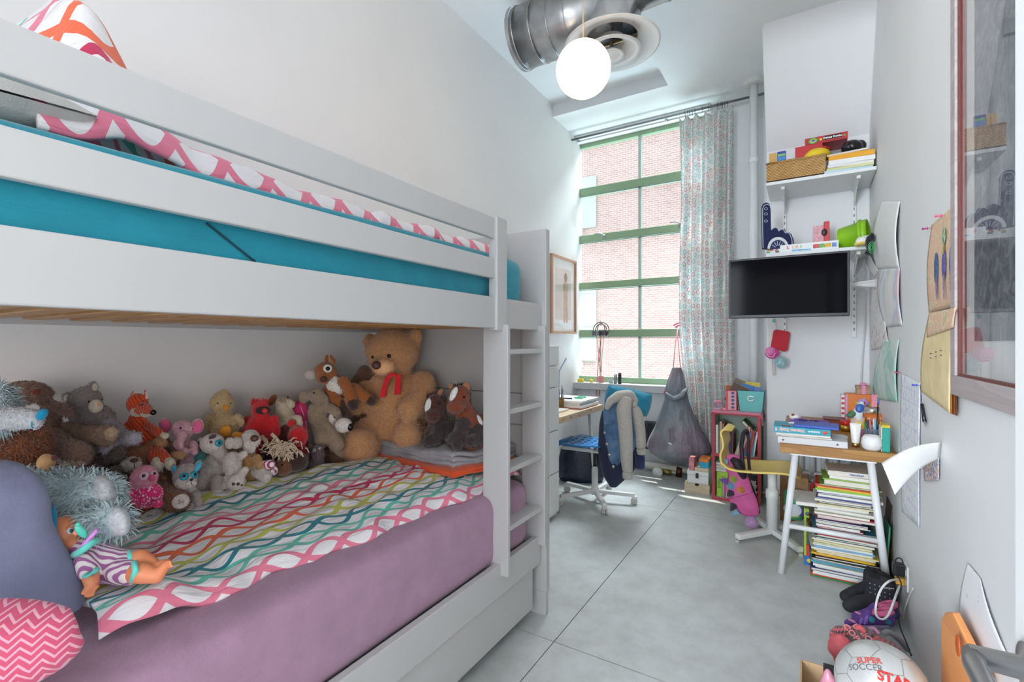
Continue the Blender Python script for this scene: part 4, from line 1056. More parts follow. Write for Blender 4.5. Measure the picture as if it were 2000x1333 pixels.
part(MB().tube([T.pt(*p) for p in ((160, 1128, -.075), (172, 1123, -.10), (184, 1119, -.085), (190, 1112, -.07))], .0055, 8), 'sleeve_trim', mint, r_, smooth=True)
part(MB().tube([T.pt(*p) for p in ((253, 1078, .0), (256, 1092, -.03), (253, 1098, -.03))], .006, 8), 'leg_trim', mint, r_, smooth=True)
part(MB().tube([T.pt(*p) for p in ((262, 1098, -.07), (265, 1115, -.09), (258, 1136, -.08))], .006, 8), 'leg_trim', mint, r_, smooth=True)
part(MB().tube([T.pt(*p) for p in ((142, 1086, -.06), (160, 1076, -.085), (178, 1062, -.075), (192, 1056, -.04))], .0075, 8), 'collar', mint, r_, smooth=True)
part(MB().tube([T.pt(*p) for p in ((150, 1078, -.06), (168, 1060, -.08), (186, 1040, -.07), (190, 1034, -.06))], .004, 8), 'ribbon', felt('#a86fb0'), r_, smooth=True)
part(MB().tube([T.pt(103 + .5 * k, 990 + k * 10, -.02 - .03 * math.sin(k / 8 * math.pi)) for k in range(9)], .006, 8), 'hair_band', felt('#0d6f92', 1.7), T.root, smooth=True, label='blue hair band')

# ================================================================ folded blankets at the foot of the lower bunk
def fold(name, corners, z0, nlay, th, m, label, cat, amp=.006, seed=1):
    """a folded cloth: nlay layers over the given floor-plan corners"""
    a, b, c, d = [Vector((x, y, 0)) for x, y in corners]; mb = MB()
    for k in range(nlay):
        def fn(u, v, k=k):
            p = a.lerp(b, u).lerp(d.lerp(c, u), v)
            e = 1 - max(0, abs(u - .5) * 2 - .9) * 4 * 0
            zz = z0 + k * th + amp * wob(p.x * 6 + seed, p.y * 6, k * .3, 1.3) * (1 + k * .5) + .004 * wob(p.x * 20, p.y * 20, seed)
            edge = max(0, 1 - min(u, 1 - u, v, 1 - v) / .06); zz -= edge ** 2 * th * .35
            return (p.x + .010 * wob(p.y * 9, k, seed), p.y + .010 * wob(p.x * 9, k, seed + 3), zz + th * .9)
        mb.sheet(fn, 36, 24, th * .85)
    return solo(mb, name, m, label, cat, smooth=True)
fold('blanket', [(-1.99, 1.69), (-1.30, 1.63), (-1.17, 2.02), (-1.95, 2.02)], .728, 2, .012, cloth(O('#bb4213', 1.5)), 'orange blanket folded under the grey blanket at the foot of the bed', 'blanket', .006, 4)
gb = Mt('grey_fleece', .9); gb.base(gb.ramp(gb.noise(12, 4), [(.3, O('#77767a', 1.3)), (.7, O('#95949a', 1.3))])).bump(gb.noise(90, 3), .3, .006).set(Sheen_Weight=.4)
fold('blanket', [(-1.95, 1.70), (-1.34, 1.68), (-1.215, 2.01), (-1.92, 2.0)], .755, 3, .020, gb.mat, 'grey fleece blanket folded at the foot of the lower bunk', 'blanket', .012, 2)

# ================================================================ pillows at the near end of the lower bunk
M_slate = sheet_mat('slate_blue_linen', '#7b7e9a', .3, (2.5, 2.5, 2.5))
def cushion(name, m, cx_, cy_, d, w, h, t, rot, tilt, label, pw=3.0, crease=.01, yaw=0):
    """a stuffed pillow seen around cx,cy, w by h metres"""
    T = Toy(name, label, cx_, cy_, d=d, group=None, cat='pillow')
    B = T.mat3(rot) @ E3(tilt, 0, yaw); c = T.w
    def fn(u, v, s_):
        a, b = u * 2 - 1, v * 2 - 1
        q = max(0, 1 - abs(a) ** pw) ** .5 * max(0, 1 - abs(b) ** pw) ** .5
        x, z = a * w / 2 * (1 - .07 * b * b), b * h / 2 * (1 - .07 * a * a)
        f = crease * q * (wob(a * 1.6 + s_, b * 1.6, 4 + s_, 1.5) + .5 * math.sin(a * 5 + b * 7 + 2 * wob(a, b, 2)))
        return c + B @ Vector((x, s_ * (-t / 2 * q - .002 - f), z))
    mb = MB(); mb.sheet(lambda u, v: fn(u, v, 1), 40, 40); mb.sheet(lambda u, v: fn(1 - u, v, -1), 40, 40)
    part(mb, 'pillow_case', m, T.root, smooth=True)
    return T
T = Toy('pillow', 'slate blue pillow leaning at the near end of the lower bunk', 20, 1200, d=1.0, group=None, cat='pillow')
T.loft('pillow_case', M_slate, [(903, -90, -10), (908, -120, 18), (918, -140, 45), (938, -150, 72), (965, -150, 94), (1000, -150, 105), (1045, -150, 110), (1085, -150, 130), (1130, -150, 154), (1170, -145, 175), (1200, -130, 183), (1220, -90, 172), (1230, -50, 140), (1234, -20, 100)], .42, wr=.035, freq=2)
zg = Mt('pink_zigzag_linen', .85)
zx, zy, zz0 = zg.xyz('Object', rot=(0, 0, -.9))
zz_ = ((zx * 38).frac() - .5).abs() * 1.3
zl = (zz0 * 70 + zz_ * 1.6 + zy * 20).frac().lt(.33)
zg.base(zg.mix(zl, '#d9587a', '#efb0c0')).bump(zg.noise(6, 4), .3, .02).set(Sheen_Weight=.2)
T = Toy('pillow', 'pink zigzag pillow at the near front corner of the lower bunk', 20, 1340, d=.83, group=None, cat='pillow')
T.loft('pillow_case', zg.mat, [(1186, -120, -20), (1192, -150, 20), (1204, -160, 75), (1218, -165, 118), (1234, -165, 150), (1262, -165, 163), (1290, -165, 172), (1306, -165, 181), (1326, -160, 168), (1345, -150, 140), (1360, -120, 90)], .36, wr=.03, freq=2)
# ================================================================ by the window: picture, drawers, desk, chair, sack
M_white = paint('#e9e9e8', .4, .015, 4)
M_whitem = paint('#e6e6e4', .35, .02, 8)
def boxes(name, label, cat, lst, group=None, bevel=.002, base=None):
    """a thing of boxes: [(part name, material, lo, hi[, label])]"""
    lo = [min(b[2][i] for b in lst) for i in range(3)]; hi = [max(b[3][i] for b in lst) for i in range(3)]
    t = thing(name, label, cat, ((lo[0] + hi[0]) / 2, (lo[1] + hi[1]) / 2, lo[2]), 0, group)
    for b in lst: part(MB().box(b[2], b[3]), b[0], b[1], t, bevel=bevel, label=b[4] if len(b) > 4 else None)
    return t
# framed picture at the end of the left wall
y0, y1, z0, z1 = 4.32, 4.925, 1.405, 2.215
M_oakp = wood('#c79c83', '#b58a72', 'z')
t = thing('framed_picture', 'wood framed picture with a pale tan figure on the left wall by the window', 'picture', (XL, 4.6, z0))
mb = MB()
for a, b in (((XL, y0, z0), (XL + .03, y1, z0 + .025)), ((XL, y0, z1 - .025), (XL + .03, y1, z1)), ((XL, y0, z0 + .025), (XL + .03, y0 + .025, z1 - .025)), ((XL, y1 - .025, z0 + .025), (XL + .03, y1, z1 - .025))): mb.box(a, b)
part(mb, 'frame', M_oakp, t, bevel=.002)
part(MB().box((XL, y0 + .025, z0 + .025), (XL + .010, y1 - .025, z1 - .025)), 'mat_board', paint('#f1f1ef', .8), t)
part(MB().box((XL + .008, y0 + .11, z0 + .15), (XL + .012, y1 - .11, z1 - .12)), 'print', paint('#dccfc6', .7, .12, 3), t)
mb = MB(); c = Vector((XL + .0125, (y0 + y1) / 2 + .05, 0))
for cy, cz, ry, rz in ((0, 1.99, .030, .042), (0, 1.9, .062, .075), (0, 1.8, .048, .08), (0, 1.70, .058, .07), (.03, 1.60, .03, .08), (-.03, 1.60, .03, .08)): mb.ell(c + Vector((0, cy, cz)), (.0012, ry, rz))
part(mb, 'painted_figure', paint('#c9a590', .8, .15, 12), t, smooth=True); part(MB().ell(c + Vector((.0005, 0, 2.01)), (.0014, .036, .05)), 'painted_hair', paint('#8a6a58', .8), t, smooth=True)
gp = Mt('picture_glass', .02); gp.nt.nodes.remove(gp.bsdf)
_t = gp.node('ShaderNodeBsdfTransparent'); _g = gp.node('ShaderNodeBsdfGlossy'); _x = gp.node('ShaderNodeMixShader'); _fr = gp.node('ShaderNodeLayerWeight')
_g.inputs['Roughness'].default_value = .015; gp.link(Sk(gp.nt, _fr.outputs['Facing']).m('POWER', 4.0) * .55 + .05, _x.inputs[0]); gp.link(_t.outputs[0], _x.inputs[1]); gp.link(_g.outputs[0], _x.inputs[2]); gp.link(_x.outputs[0], gp.out.inputs[0])
M_pglass = gp.mat
part(MB().box((XL + .016, y0 + .025, z0 + .025), (XL + .018, y1 - .025, z1 - .025)), 'glass', M_pglass, t)
# drawer tower
t = thing('drawer_tower', 'white drawer tower standing between the bunk bed and the desk', 'drawers', (-1.88, 2.95, 0))
part(MB().box((-2.17, 2.78, .02), (-1.597, 3.25, 1.295)), 'carcass', M_white, t, bevel=.003)
zz = [.045, .345, .66, .98, 1.14, 1.29]
for a, b in zip(zz, zz[1:]):
    d = part(MB().box((-1.602, 2.785, a + .004), (-1.575, 3.245, b - .004)), 'drawer', M_white, t, bevel=.003)
solo(MB().box((-1.78, 3.02, 1.2955), (-1.65, 3.17, 1.325)), 'paper_box', paint('#e08a6a', .6), 'small orange box on top of the white drawer tower', 'box', bevel=.003)
# desk along the left wall
M_pined = wood('#dcc3a4', '#cdae8a', 'y')
t = thing('desk', 'pale pine desk on grey metal legs along the left wall', 'desk', (-1.87, 3.7, 0))
part(MB().box((-2.19, 3.26, .70), (-1.57, 4.15, .75)), 'desktop', M_pined, t, bevel=.004)
mb = MB()
for y, z in ((3.45, .725), (3.62, .715), (3.85, .73)): mb.ell((-1.5695, y, z), (.0012, .011, .008))
part(mb, 'wood_knot', paint('#8a6848', .6), t)
M_greym = paint('#cfd2d4', .35)
for y in (3.33, 4.08):
    for x, xx in ((-2.1, -2.14), (-1.68, -1.62)): part(MB().tube([(x, y, .70), (xx, y + (.0), 0)], .014, 10), 'leg', M_greym, t, smooth=True)
    part(MB().tube([(-2.12, y, .36), (-1.645, y, .36)], .011, 10), 'crossbar', M_greym, t, smooth=True)
solo(MB().box((-2.02, 3.34, .751), (-1.67, 3.63, .765)), 'laptop', paint('#e3e2e0', .35), 'closed white laptop on the pale pine desk', 'laptop', bevel=.004)
zt = .751; k = 0
for nm, dx, h, col, lab in (('folder', .0, .006, '#c9404a', 'thin red folder at the bottom of the paper pile on the pine desk'), ('notebook', .01, .022, '#e4e2de', 'thick white notebook above the red folder on the pine desk'), ('sketchbook', -.012, .02, '#d9d6d2', 'grey white sketchbook in the middle of the paper pile'), ('notebook', .006, .018, '#efefec', 'white notebook topmost of the pile on the pine desk')):
    solo(MB().box((-1.98 + dx, 3.72, zt), (-1.60 + dx, 4.10, zt + h)), nm, paint(col, .7), lab, 'notebook', bevel=.002); zt += h + .0006
t = thing('scissors', 'green handled scissors on the white notebook pile', 'scissors', (-1.72, 3.86, zt))
mb = MB()
for s_ in (-1, 1): mb.tube([(-1.70 + .035 * math.cos(a), 3.93 + s_ * .035 + .028 * math.sin(a), zt + .007) for a in [i * math.pi / 8 for i in range(17)]], .006, 8)
part(mb, 'handle', gloss('#4fbf86'), t, smooth=True); part(MB().bar((-1.73, 3.93, zt + .006), (-1.90, 3.88, zt + .006), .016, .003), 'blade', M_steel, t)
solo(MB().tube([(-1.88, 3.77, zt + .008), (-1.72, 3.80, zt + .008)], .006, 8), 'pen', gloss('#22242a'), 'black pen on the notebook pile on the pine desk', 'pen', smooth=True)
c = P(1094, 790, z=.752); c = Vector((min(c.x, -1.93), c.y, .752)); c = Vector((-1.93, 3.66, .752))
c = P(1094, 790, y=3.68); c.z = .752
t = thing('pencil_jar', 'amber glass jar of pencils beside the laptop', 'jar', c)
am = Mt('amber_glass', .08); am.base('#d9b070').set(Transmission_Weight=.8, IOR=1.3)
part(MB().lathe([(.001, 0), (.032, 0), (.034, .09), (.031, .09), (.029, .006), (.001, .006)], 20, rotm(loc=c)), 'jar', am.mat, t, smooth=True)
for i, (dx, dy, cl) in enumerate(((.012, .01, '#e0b63a'), (-.01, .012, '#3f6fa8'), (.016, -.01, '#4b4f8a'), (-.014, -.008, '#caa24a'), (0, .016, '#2f4f6f'))):
    p = part(MB().tube([c + Vector((dx, dy, .008)), c + Vector((dx * 2.2, dy * 2.2, .15 + .01 * i))], .0038, 6), 'pencil', paint(cl, .5), t)
    part(MB().lathe([(.0038, 0), (.001, .012)], 6, rotm(loc=c + Vector((dx * 2.2, dy * 2.2, .15 + .01 * i)))), 'tip', paint('#e4c79a', .6), p)
q = [P(1091, 768, y=3.68), P(1092, 726, y=3.68), P(1095, 720, y=3.68), P(1106, 700, y=3.68)]
solo(MB().tube(q, .005, 8), 'drinking_straw', paint('#7f9fc0', .4), 'bent blue grey straw standing in the amber pencil jar', 'straw', smooth=True)
# things on the sill
ZS = .873
for i, (px, lab) in enumerate(((1131, 'yellow rubber knob at the left end of the window sill'), (1137.5, 'yellow rubber knob right beside the leftmost one on the sill'), (1155, 'yellow rubber knob left of the cables on the window sill'))):
    c = P(px, 745, y=4.95)
    solo(MB().lathe([(.001, 0), (.018, 0), (.019, .02), (.014, .034), (.007, .038), (.001, .039)], 16, rotm(loc=(c.x, 4.95, ZS))), 'toy_block', paint('#f0cf2f', .5), lab, 'toy', 'yellow toys on the sill', smooth=True)
c = P(1174, 745, y=4.96); solo(MB().box((c.x - .03, 4.955, ZS), (c.x + .03, 4.962, ZS + .075), M=None), 'greeting_card', paint('#e59a9a', .7), 'small pink card standing on the window sill', 'card')
c = P(1194, 745, y=4.95); cg = Mt('clear_glass', .03); cg.base('#f4f8f8').set(Transmission_Weight=.95, IOR=1.3)
solo(MB().lathe([(.001, 0), (.026, 0), (.028, .05), (.025, .05), (.023, .005), (.001, .005)], 20, rotm(loc=(c.x, 4.95, ZS))), 'glass_votive', cg.mat, 'small clear glass on the window sill', 'glass', smooth=True)
for px, r, h, cl, lab in ((1202, .017, .105, '#a3a5aa', 'grey metal bottle on the window sill'), (1210.5, .018, .118, '#4a4450', 'dark metal bottle on the window sill')):
    c = P(px, 745, y=4.95); t = thing('small_bottle', lab, 'bottle', (c.x, 4.95, ZS), 0, 'bottles on the sill')
    part(MB().lathe([(.001, 0), (r, 0), (r, h * .78), (r * .92, h * .8)], 20, rotm(loc=(c.x, 4.95, ZS))), 'body', metal(cl, .4), t, smooth=True)
    part(MB().lathe([(r * .92, h * .8), (r * .92, h * .97), (r * .8, h), (.001, h)], 20, rotm(loc=(c.x, 4.95, ZS))), 'cap', metal('#c9c9cc' if r < .0175 else '#57525c', .35), t, smooth=True)
# headphones and their cables on the window bar
c = P(1174, 645, y=5.0)
t = thing('headphones', 'tangle of headphones with long cables hanging on the window bar', 'headphones', c)
def arc(c, r, a0, a1, ax, n=20): return [c + Vector((r * math.cos(a) * ax[0], r * math.cos(a) * ax[1], r * math.sin(a))) for a in [a0 + (a1 - a0) * i / n for i in range(n + 1)]]
for r, ax, cl in ((.085, (1, .2), '#4c4c50'), (.075, (.8, -.6), '#6a6a70'), (.065, (.95, .1), '#8a5a50')):
    part(MB().tube(arc(c, r, -.95, math.pi + .95, ax), .005, 8), 'headband', paint(cl, .5), t, smooth=True)
for dx, cl in ((-.075, '#77787e'), (.07, '#3c3c42'), (-.03, '#9a9aa2'), (.035, '#5a4a50'), (0, '#3a3a40')):
    part(MB().ell(c + Vector((dx, -.02, -.035)), (.022, .024, .036)), 'ear_cup', paint(cl, .6), t, smooth=True)
for cl, pts in (('#e8662a', [(1176, 648), (1170, 690), (1167, 730), (1165, 773)]), ('#7a6a62', [(1172, 650), (1172, 690), (1171, 720), (1173, 745), (1170, 772)]), ('#c0786a', [(1166, 655), (1170, 700), (1174, 735)]), ('#8a8088', [(1180, 655), (1176, 690), (1175, 720), (1172, 750), (1171, 775)]), ('#4a4246', [(1174, 650), (1173, 700), (1174, 748)])):
    part(MB().tube([P(x, y, y=5.0 - .012 * i) + Vector((0, .0, 0)) for i, (x, y) in enumerate(pts)], .0045 if cl == '#e8662a' else .003, 6), 'cable', paint(cl, .5), t, smooth=True)
part(MB().tube([c + Vector((0, .08, .05)), c + Vector((0, -.01, .05)), c + Vector((0, -.02, .10))], .004, 6), 'hook', M_steel, t, smooth=True)
# dark laundry bag under the desk
T = Toy('storage_bag', 'dark navy zipped bag under the pale pine desk', 1130, 940, d=4.55, group=None, cat='bag')
nb = Mt('navy_vinyl', .3); nb.base(nb.ramp(nb.noise(3, 3), [(.3, '#191d2c'), (.7, '#2b3350')])).bump(nb.noise(8, 4, None, .6, 1.5), .5, .02)
T.loft('bag_body', nb.mat, [(866, 1102, 1168), (872, 1096, 1174), (895, 1091, 1178), (930, 1089, 1180), (941, 1094, 1176)], .45, wr=.05)
part(MB().tube([T.pt(1098, 872, -.14), T.pt(1130, 868, -.17), T.pt(1168, 876, -.15)], .006, 8), 'zip', paint('#8f96a8', .5), T.root, smooth=True)
solo(MB().lathe([(.001, 0), (.05, 0), (.055, .012), (.04, .05), (.0, .06)], 14, rotm(loc=(-1.77, 3.36, 0))), 'slipper', cloth('#8a5a3c'), 'brown shoe on the floor under the desk by the drawer tower', 'shoe', smooth=True)

# ---- swivel chair
cx0, cy0 = -1.485, 3.735
t = thing('desk_chair', 'white swivel chair with a blue perforated seat pushed under the pine desk', 'chair', (cx0, cy0, 0))
part(MB().lathe([(.001, .06), (.035, .06), (.035, .105), (.026, .12), (.026, .27), (.02, .275), (.02, .29)], 24, rotm(loc=(cx0, cy0, 0))), 'column', M_whitem, t, smooth=True)
part(MB().tube([(cx0, cy0, .28), (cx0, cy0, .47)], .0145, 16), 'gas_lift', paint('#1f2022', .4), t, smooth=True)
for a in (18, 90, 162, 234, 306):
    a = math.radians(a - 1); u = Vector((math.cos(a), math.sin(a), 0)); o = Vector((cx0, cy0, 0))
    f = part(MB().bar(o + u * .02 + Vector((0, 0, .085)), o + u * .32 + Vector((0, 0, .075)), .036, .03), 'base_arm', M_whitem, t, bevel=.006)
    c = o + u * .315; v = Vector((-u.y, u.x, 0)); q = Matrix((u, v, (0, 0, 1))).transposed().to_4x4()
    w = part(MB().box((-.012, -.018, .045), (.025, .018, .068), M=Matrix.Translation(c) @ q), 'caster', M_whitem, f, bevel=.004)
    mb = MB()
    for s_ in (-1, 1): mb.lathe([(.001, -.006), (.023, -.006), (.026, -.003), (.026, .003), (.023, .006), (.001, .006)], 18, Matrix.Translation(c + v * (.014 * s_) + Vector((0, 0, .026))) @ q @ rotm(90, 0, 0))
    part(mb, 'wheel', paint('#cfcac2', .5), f, smooth=True)
# perforated seat shell (real holes)
M_blue = paint('#2f86c8', .4); mb = MB(); nx, ny = 29, 25
def seatp(i, j, lift=0):
    u, v = i / nx, j / ny; x = cx0 - .30 + .42 * u; y = cy0 - .2 + .42 * v
    z = .485 + .015 * math.sin(u * math.pi) * -1 - .04 * max(0, .18 - u) / .18 + .02 * (abs(v - .5) * 2) ** 2
    return (x, y, z + lift)
hole = lambda i, j: 3 < i < 26 and 3 < j < 22 and i % 4 in (1, 2) and j % 4 in (1, 2)
V, Fc = [], []
for l in (0, -.012):
    for i in range(nx + 1):
        for j in range(ny + 1): V.append(seatp(i, j, l))
S = (nx + 1) * (ny + 1); ix = lambda i, j: i * (ny + 1) + j
for i in range(nx):
    for j in range(ny):
        q = (ix(i, j), ix(i + 1, j), ix(i + 1, j + 1), ix(i, j + 1))
        if hole(i, j): continue
        Fc += [q, tuple(k + S for k in reversed(q))]
        for (a, b), (di, dj) in zip(((q[0], q[1]), (q[1], q[2]), (q[2], q[3]), (q[3], q[0])), ((0, -1), (1, 0), (0, 1), (-1, 0))):
            ii, jj = i + di, j + dj
            if not (0 <= ii < nx and 0 <= jj < ny) or hole(ii, jj): Fc.append((b, a, a + S, b + S))
mb.add(V, Fc); part(mb, 'seat', M_blue, t)
mb = MB().tube([(cx0 - .305, cy0 - .19, .455), (cx0 - .305, cy0 + .21, .455)], .022, 12); part(mb, 'seat_lip', M_blue, t, smooth=True)
part(MB().box((cx0 - .24, cy0 - .15, .43), (cx0 + .10, cy0 + .17, .462)), 'seat_frame', M_whitem, t, bevel=.01)
mb = MB()
for s_ in (-1, 1): mb.tube([(cx0 + .05, cy0 + .14 * s_, .45), (cx0 + .18, cy0 + .15 * s_, .47), (cx0 + .225, cy0 + .11 * s_, .56), (cx0 + .25, cy0 + .09 * s_, .82)], .012, 10)
part(mb, 'back_frame', M_whitem, t, smooth=True)
part(MB().sheet(lambda u, v: (cx0 + .245 - .03 * math.sin(u * math.pi), cy0 - .10 + .22 * u, .62 + .26 * v), 14, 8, .012), 'backrest', M_blue, t, smooth=True)
# clothes over the back of the chair
DC = 3.74
T = Toy('denim_jacket', 'blue denim jacket with grey jersey hood and sleeves hung on the desk chair', 1215, 950, d=DC, group=None, cat='jacket')
dn = Mt('washed_denim', .9); _n = dn.noise(9, 5, None, .65); dn.base(dn.ramp(_n, [(.3, '#3f5f86'), (.55, '#6686aa'), (.75, '#93a9c2')])).bump(dn.noise(120, 3), .3, .004)
ln = dn.noise(5, 3, dn.coord(scale=(5, 5, .9)), .5, 1); dn.bump(ln, .45, .02)
gj = Mt('grey_jersey', .95); gj.base(gj.ramp(gj.noise(150, 3), [(.3, '#a9a39c'), (.7, '#cbc5be')])).bump(gj.noise(14, 3), .3, .02).set(Sheen_Weight=.3)
T.loft('jacket_body', dn.mat, [(772, 1192, 1222), (780, 1183, 1236), (800, 1178, 1243), (840, 1176, 1245), (868, 1178, 1244), (895, 1182, 1228), (916, 1190, 1216)], .52, wr=.10, label='washed blue denim body')
T.limb('sleeve', gj.mat, [(1222, 776, 13, -.10), (1218, 800, 15, -.14), (1222, 845, 14, -.15), (1224, 900, 12, -.15), (1226, 924, 10, -.14)], 'grey jersey sleeve'); T.limb('cuff', gj.mat, [(1226, 922, 11, -.14), (1226, 937, 10, -.14)])
T.limb('sleeve', gj.mat, [(1238, 790, 11, -.02), (1246, 815, 13, -.05), (1251, 850, 12, -.05), (1252, 878, 11, -.05)], 'grey jersey sleeve'); T.limb('cuff', gj.mat, [(1252, 876, 10, -.05), (1253, 889, 9, -.05)])
T.limb('hood', gj.mat, [(1184, 800, 6, -.10), (1192, 784, 10, -.11), (1208, 774, 13, -.09), (1228, 772, 13, -.05), (1238, 784, 10, -.04), (1237, 797, 6, -.06)], 'grey jersey hood')
for x, y in ((1181, 846), (1185, 868), (1190, 889), (1198, 912)): T.on('button', metal('#c9c4ba', .3), x, y, 3, flat=.5)
T.on('pocket_flap', dn.mat, 1190, 826, 11, 5, .4, rot=15)
T = Toy('coat', 'long navy coat hanging below the denim jacket from the desk chair', 1200, 955, d=DC + .02, group=None, cat='coat')
T.loft('coat_body', cloth('#232b49'), [(800, 1176, 1225), (830, 1170, 1232), (880, 1167, 1240), (910, 1172, 1245), (935, 1180, 1222), (953, 1192, 1203)], .42, wr=.08)
T.limb('sleeve', cloth('#2a3560'), [(1246, 855, 10, .0), (1249, 895, 11, -.01), (1250, 917, 10, -.01)])
cushion('cushion', cloth('#1d86a6'), 1226, 783, DC + .05, .36, .20, .17, -12, 10, 'teal cushion draped over the top of the desk chair back', crease=.012)

# ---- sack hanging from the window bar
T = Toy('drawstring_sack', 'silver grey cloth sack hanging on pink cords beside the curtain', 1325, 905, d=4.55, group=None, cat='bag')
sk = Mt('silver_sack_cloth', .45); _c1 = sk.noise(1.6, 2)
sk.base(sk.ramp(_c1, [(.36, '#77808c'), (.48, '#8d8f96'), (.56, '#8f7f8e'), (.66, '#7d9088')])).bump(sk.noise(4, 5, sk.coord(scale=(3, 3, .8)), .6, 1.2), .8, .03).set(Metallic=.3)
T.loft('sack_body', sk.mat, [(718, 1313, 1331), (724, 1311, 1333), (745, 1303, 1338), (766, 1297, 1342), (780, 1298, 1344), (810, 1288, 1356), (840, 1276, 1372), (862, 1264, 1386), (876, 1260, 1391), (888, 1270, 1386), (899, 1290, 1362), (907, 1312, 1338)], .55, wr=.10, freq=3)
T.limb('neck_fold', sk.mat, [(1299, 768, 4, -.11), (1315, 780, 7, -.16), (1330, 775, 8, -.15), (1342, 758, 4, -.08)])
part(MB().sheet(lambda u, v: T.pt(1305 + 9 * u + v * 3, 838 + 26 * v, -.20), 6, 6, .002), 'patch_pocket', sk.mat, T.root)
T.on('label_tag', paint('#e6e8ea', .6), 1309, 867, 4.5, 2, .4, -20)
pc = paint('#e0607a', .6)
for x in (1315, 1329): part(MB().tube([T.pt(x, 718, -.01), T.pt(1322 + (x - 1322) * .3, 665, .25), P(1323, 645, y=5.03)], .0035, 6), 'cord', pc, T.root, smooth=True)
T.limb('toggle', paint('#d03a4a', .4), [(1296, 765, 2.5, -.1), (1300, 768, 2.5, -.1)])
c = P(1324, 642, y=5.02); t = thing('hook', 'white hook with a pink ribbon on the window bar above the grey sack', 'hook', c)
part(MB().tube([c + Vector((0, .02, .05)), c + Vector((0, -.02, .05)), c + Vector((0, -.03, 0)), c + Vector((0, -.01, -.02)), c + Vector((0, .005, 0))], .005, 8), 'hook_wire', M_white, t, smooth=True)
part(MB().tube([c + Vector((-.035, -.03, .03)), c + Vector((0, -.04, .05)), c + Vector((.04, -.03, .055)), c + Vector((.02, -.035, .03)), c + Vector((-.02, -.03, .01))], .007, 8), 'ribbon', paint('#e8688a', .7), t, smooth=True)
# ---- heating pipe, valve and the dark radiator behind the sack
M_iron = paint('#e3ded4', .6, .12, 9)
t = thing('heating_pipe', 'white chipped heating pipe with a valve along the window wall', 'pipe', (-1.2, 4.88, .05))
part(MB().tube([(-1.75, 4.88, .07), (-.92, 4.86, .07)], .032, 16), 'pipe_run', M_iron, t, smooth=True)
c = P(1287, 920, y=4.84)
part(MB().tube([(c.x - .06, 4.88, .07), (c.x - .06, 4.87, c.z), (c.x + .22, 4.87, c.z)], .02, 12), 'riser', M_iron, t, smooth=True)
part(MB().lathe([(.001, -.02), (.045, -.018), (.05, 0), (.045, .018), (.001, .02)], 24, Matrix.Translation(c + Vector((0, -.05, 0))) @ rotm(90, 0, 0)), 'valve_wheel', M_white, t, smooth=True)
part(MB().tube([c + Vector((.03, 0, 0)), c + Vector((.12, 0, 0))], .028, 12), 'valve_body', metal('#b09a62', .5), t, smooth=True)
part(MB().tube([c + Vector((.19, .0, -.03)), c + Vector((.20, 0, .06))], .03, 12), 'fitting', metal('#6a4a34', .5), t, smooth=True)
t = thing('radiator', 'dark grilled radiator low on the window wall behind the grey sack', 'radiator', (-1.2, 4.93, .2))
part(MB().box((-1.42, 4.90, .22), (-.92, 4.98, .50)), 'casing', paint('#4a4c50', .6), t, bevel=.004)
for i in range(16): part(MB().box((-1.41 + i * .031, 4.885, .23), (-1.397 + i * .031, 4.902, .49)), 'fin', paint('#33353a', .5), t)
# ---- boxes left of the red bookcase
x0, x1 = P(1337, 960, y=4.38).x, -.70
t = thing('wooden_tray', 'shallow pale wooden tray on the floor left of the red bookcase', 'tray', (-.8, 4.5, 0))
M_ply = wood('#dccbb4', '#cdb897', 'x'); mb = MB()
mb.box((x0, 4.38, 0), (x1, 4.62, .008)); mb.box((x0, 4.38, .008), (x1, 4.388, .085)); mb.box((x0, 4.612, .008), (x1, 4.62, .085)); mb.box((x0, 4.388, .008), (x0 + .008, 4.612, .085)); mb.box((x1 - .008, 4.388, .008), (x1, 4.612, .085))
part(mb, 'tray_body', M_ply, t, bevel=.001); part(MB().ell(((x0 + x1) / 2, 4.379, .078), (.018, .003, .012)), 'finger_notch', M_dark, t, smooth=True)
t = thing('wooden_chest', 'white wooden box with a dark clasp sitting in the pale tray', 'box', (-.8, 4.5, .01))
part(MB().box((x0 + .02, 4.395, .010), (x1 - .012, 4.60, .155)), 'body', M_white, t, bevel=.003); part(MB().box((x0 + .018, 4.392, .157), (x1 - .010, 4.602, .192)), 'lid', M_white, t, bevel=.003)
part(MB().box(((x0 + x1) / 2 - .012, 4.386, .13), ((x0 + x1) / 2 + .012, 4.393, .175)), 'clasp', paint('#2a2622', .5), t, bevel=.002)
zt = .193
for nm, a, b, h, cl, lab in (('book', .05, .0, .03, '#d9c3a4', 'beige book lying on the white clasped box'), ('box', .09, .0, .05, '#2f9fc0', 'small turquoise box on the beige book'), ('box', .085, .0, .028, '#e0803a', 'flat orange box topmost on the turquoise one')):
    solo(MB().box((x0 + .03 + a, 4.40, zt), (x1 - .012, 4.56, zt + h)), nm, paint(cl, .6), lab, nm, bevel=.002); zt += h + .0005
c = P(1357, 908, y=4.46); solo(MB().box((x0 + .03, 4.41, .193), (x0 + .075, 4.52, .30)), 'carton', paint('#d98a92', .6, .25, 30), 'pink printed carton standing on the white clasped box', 'carton', bevel=.002)
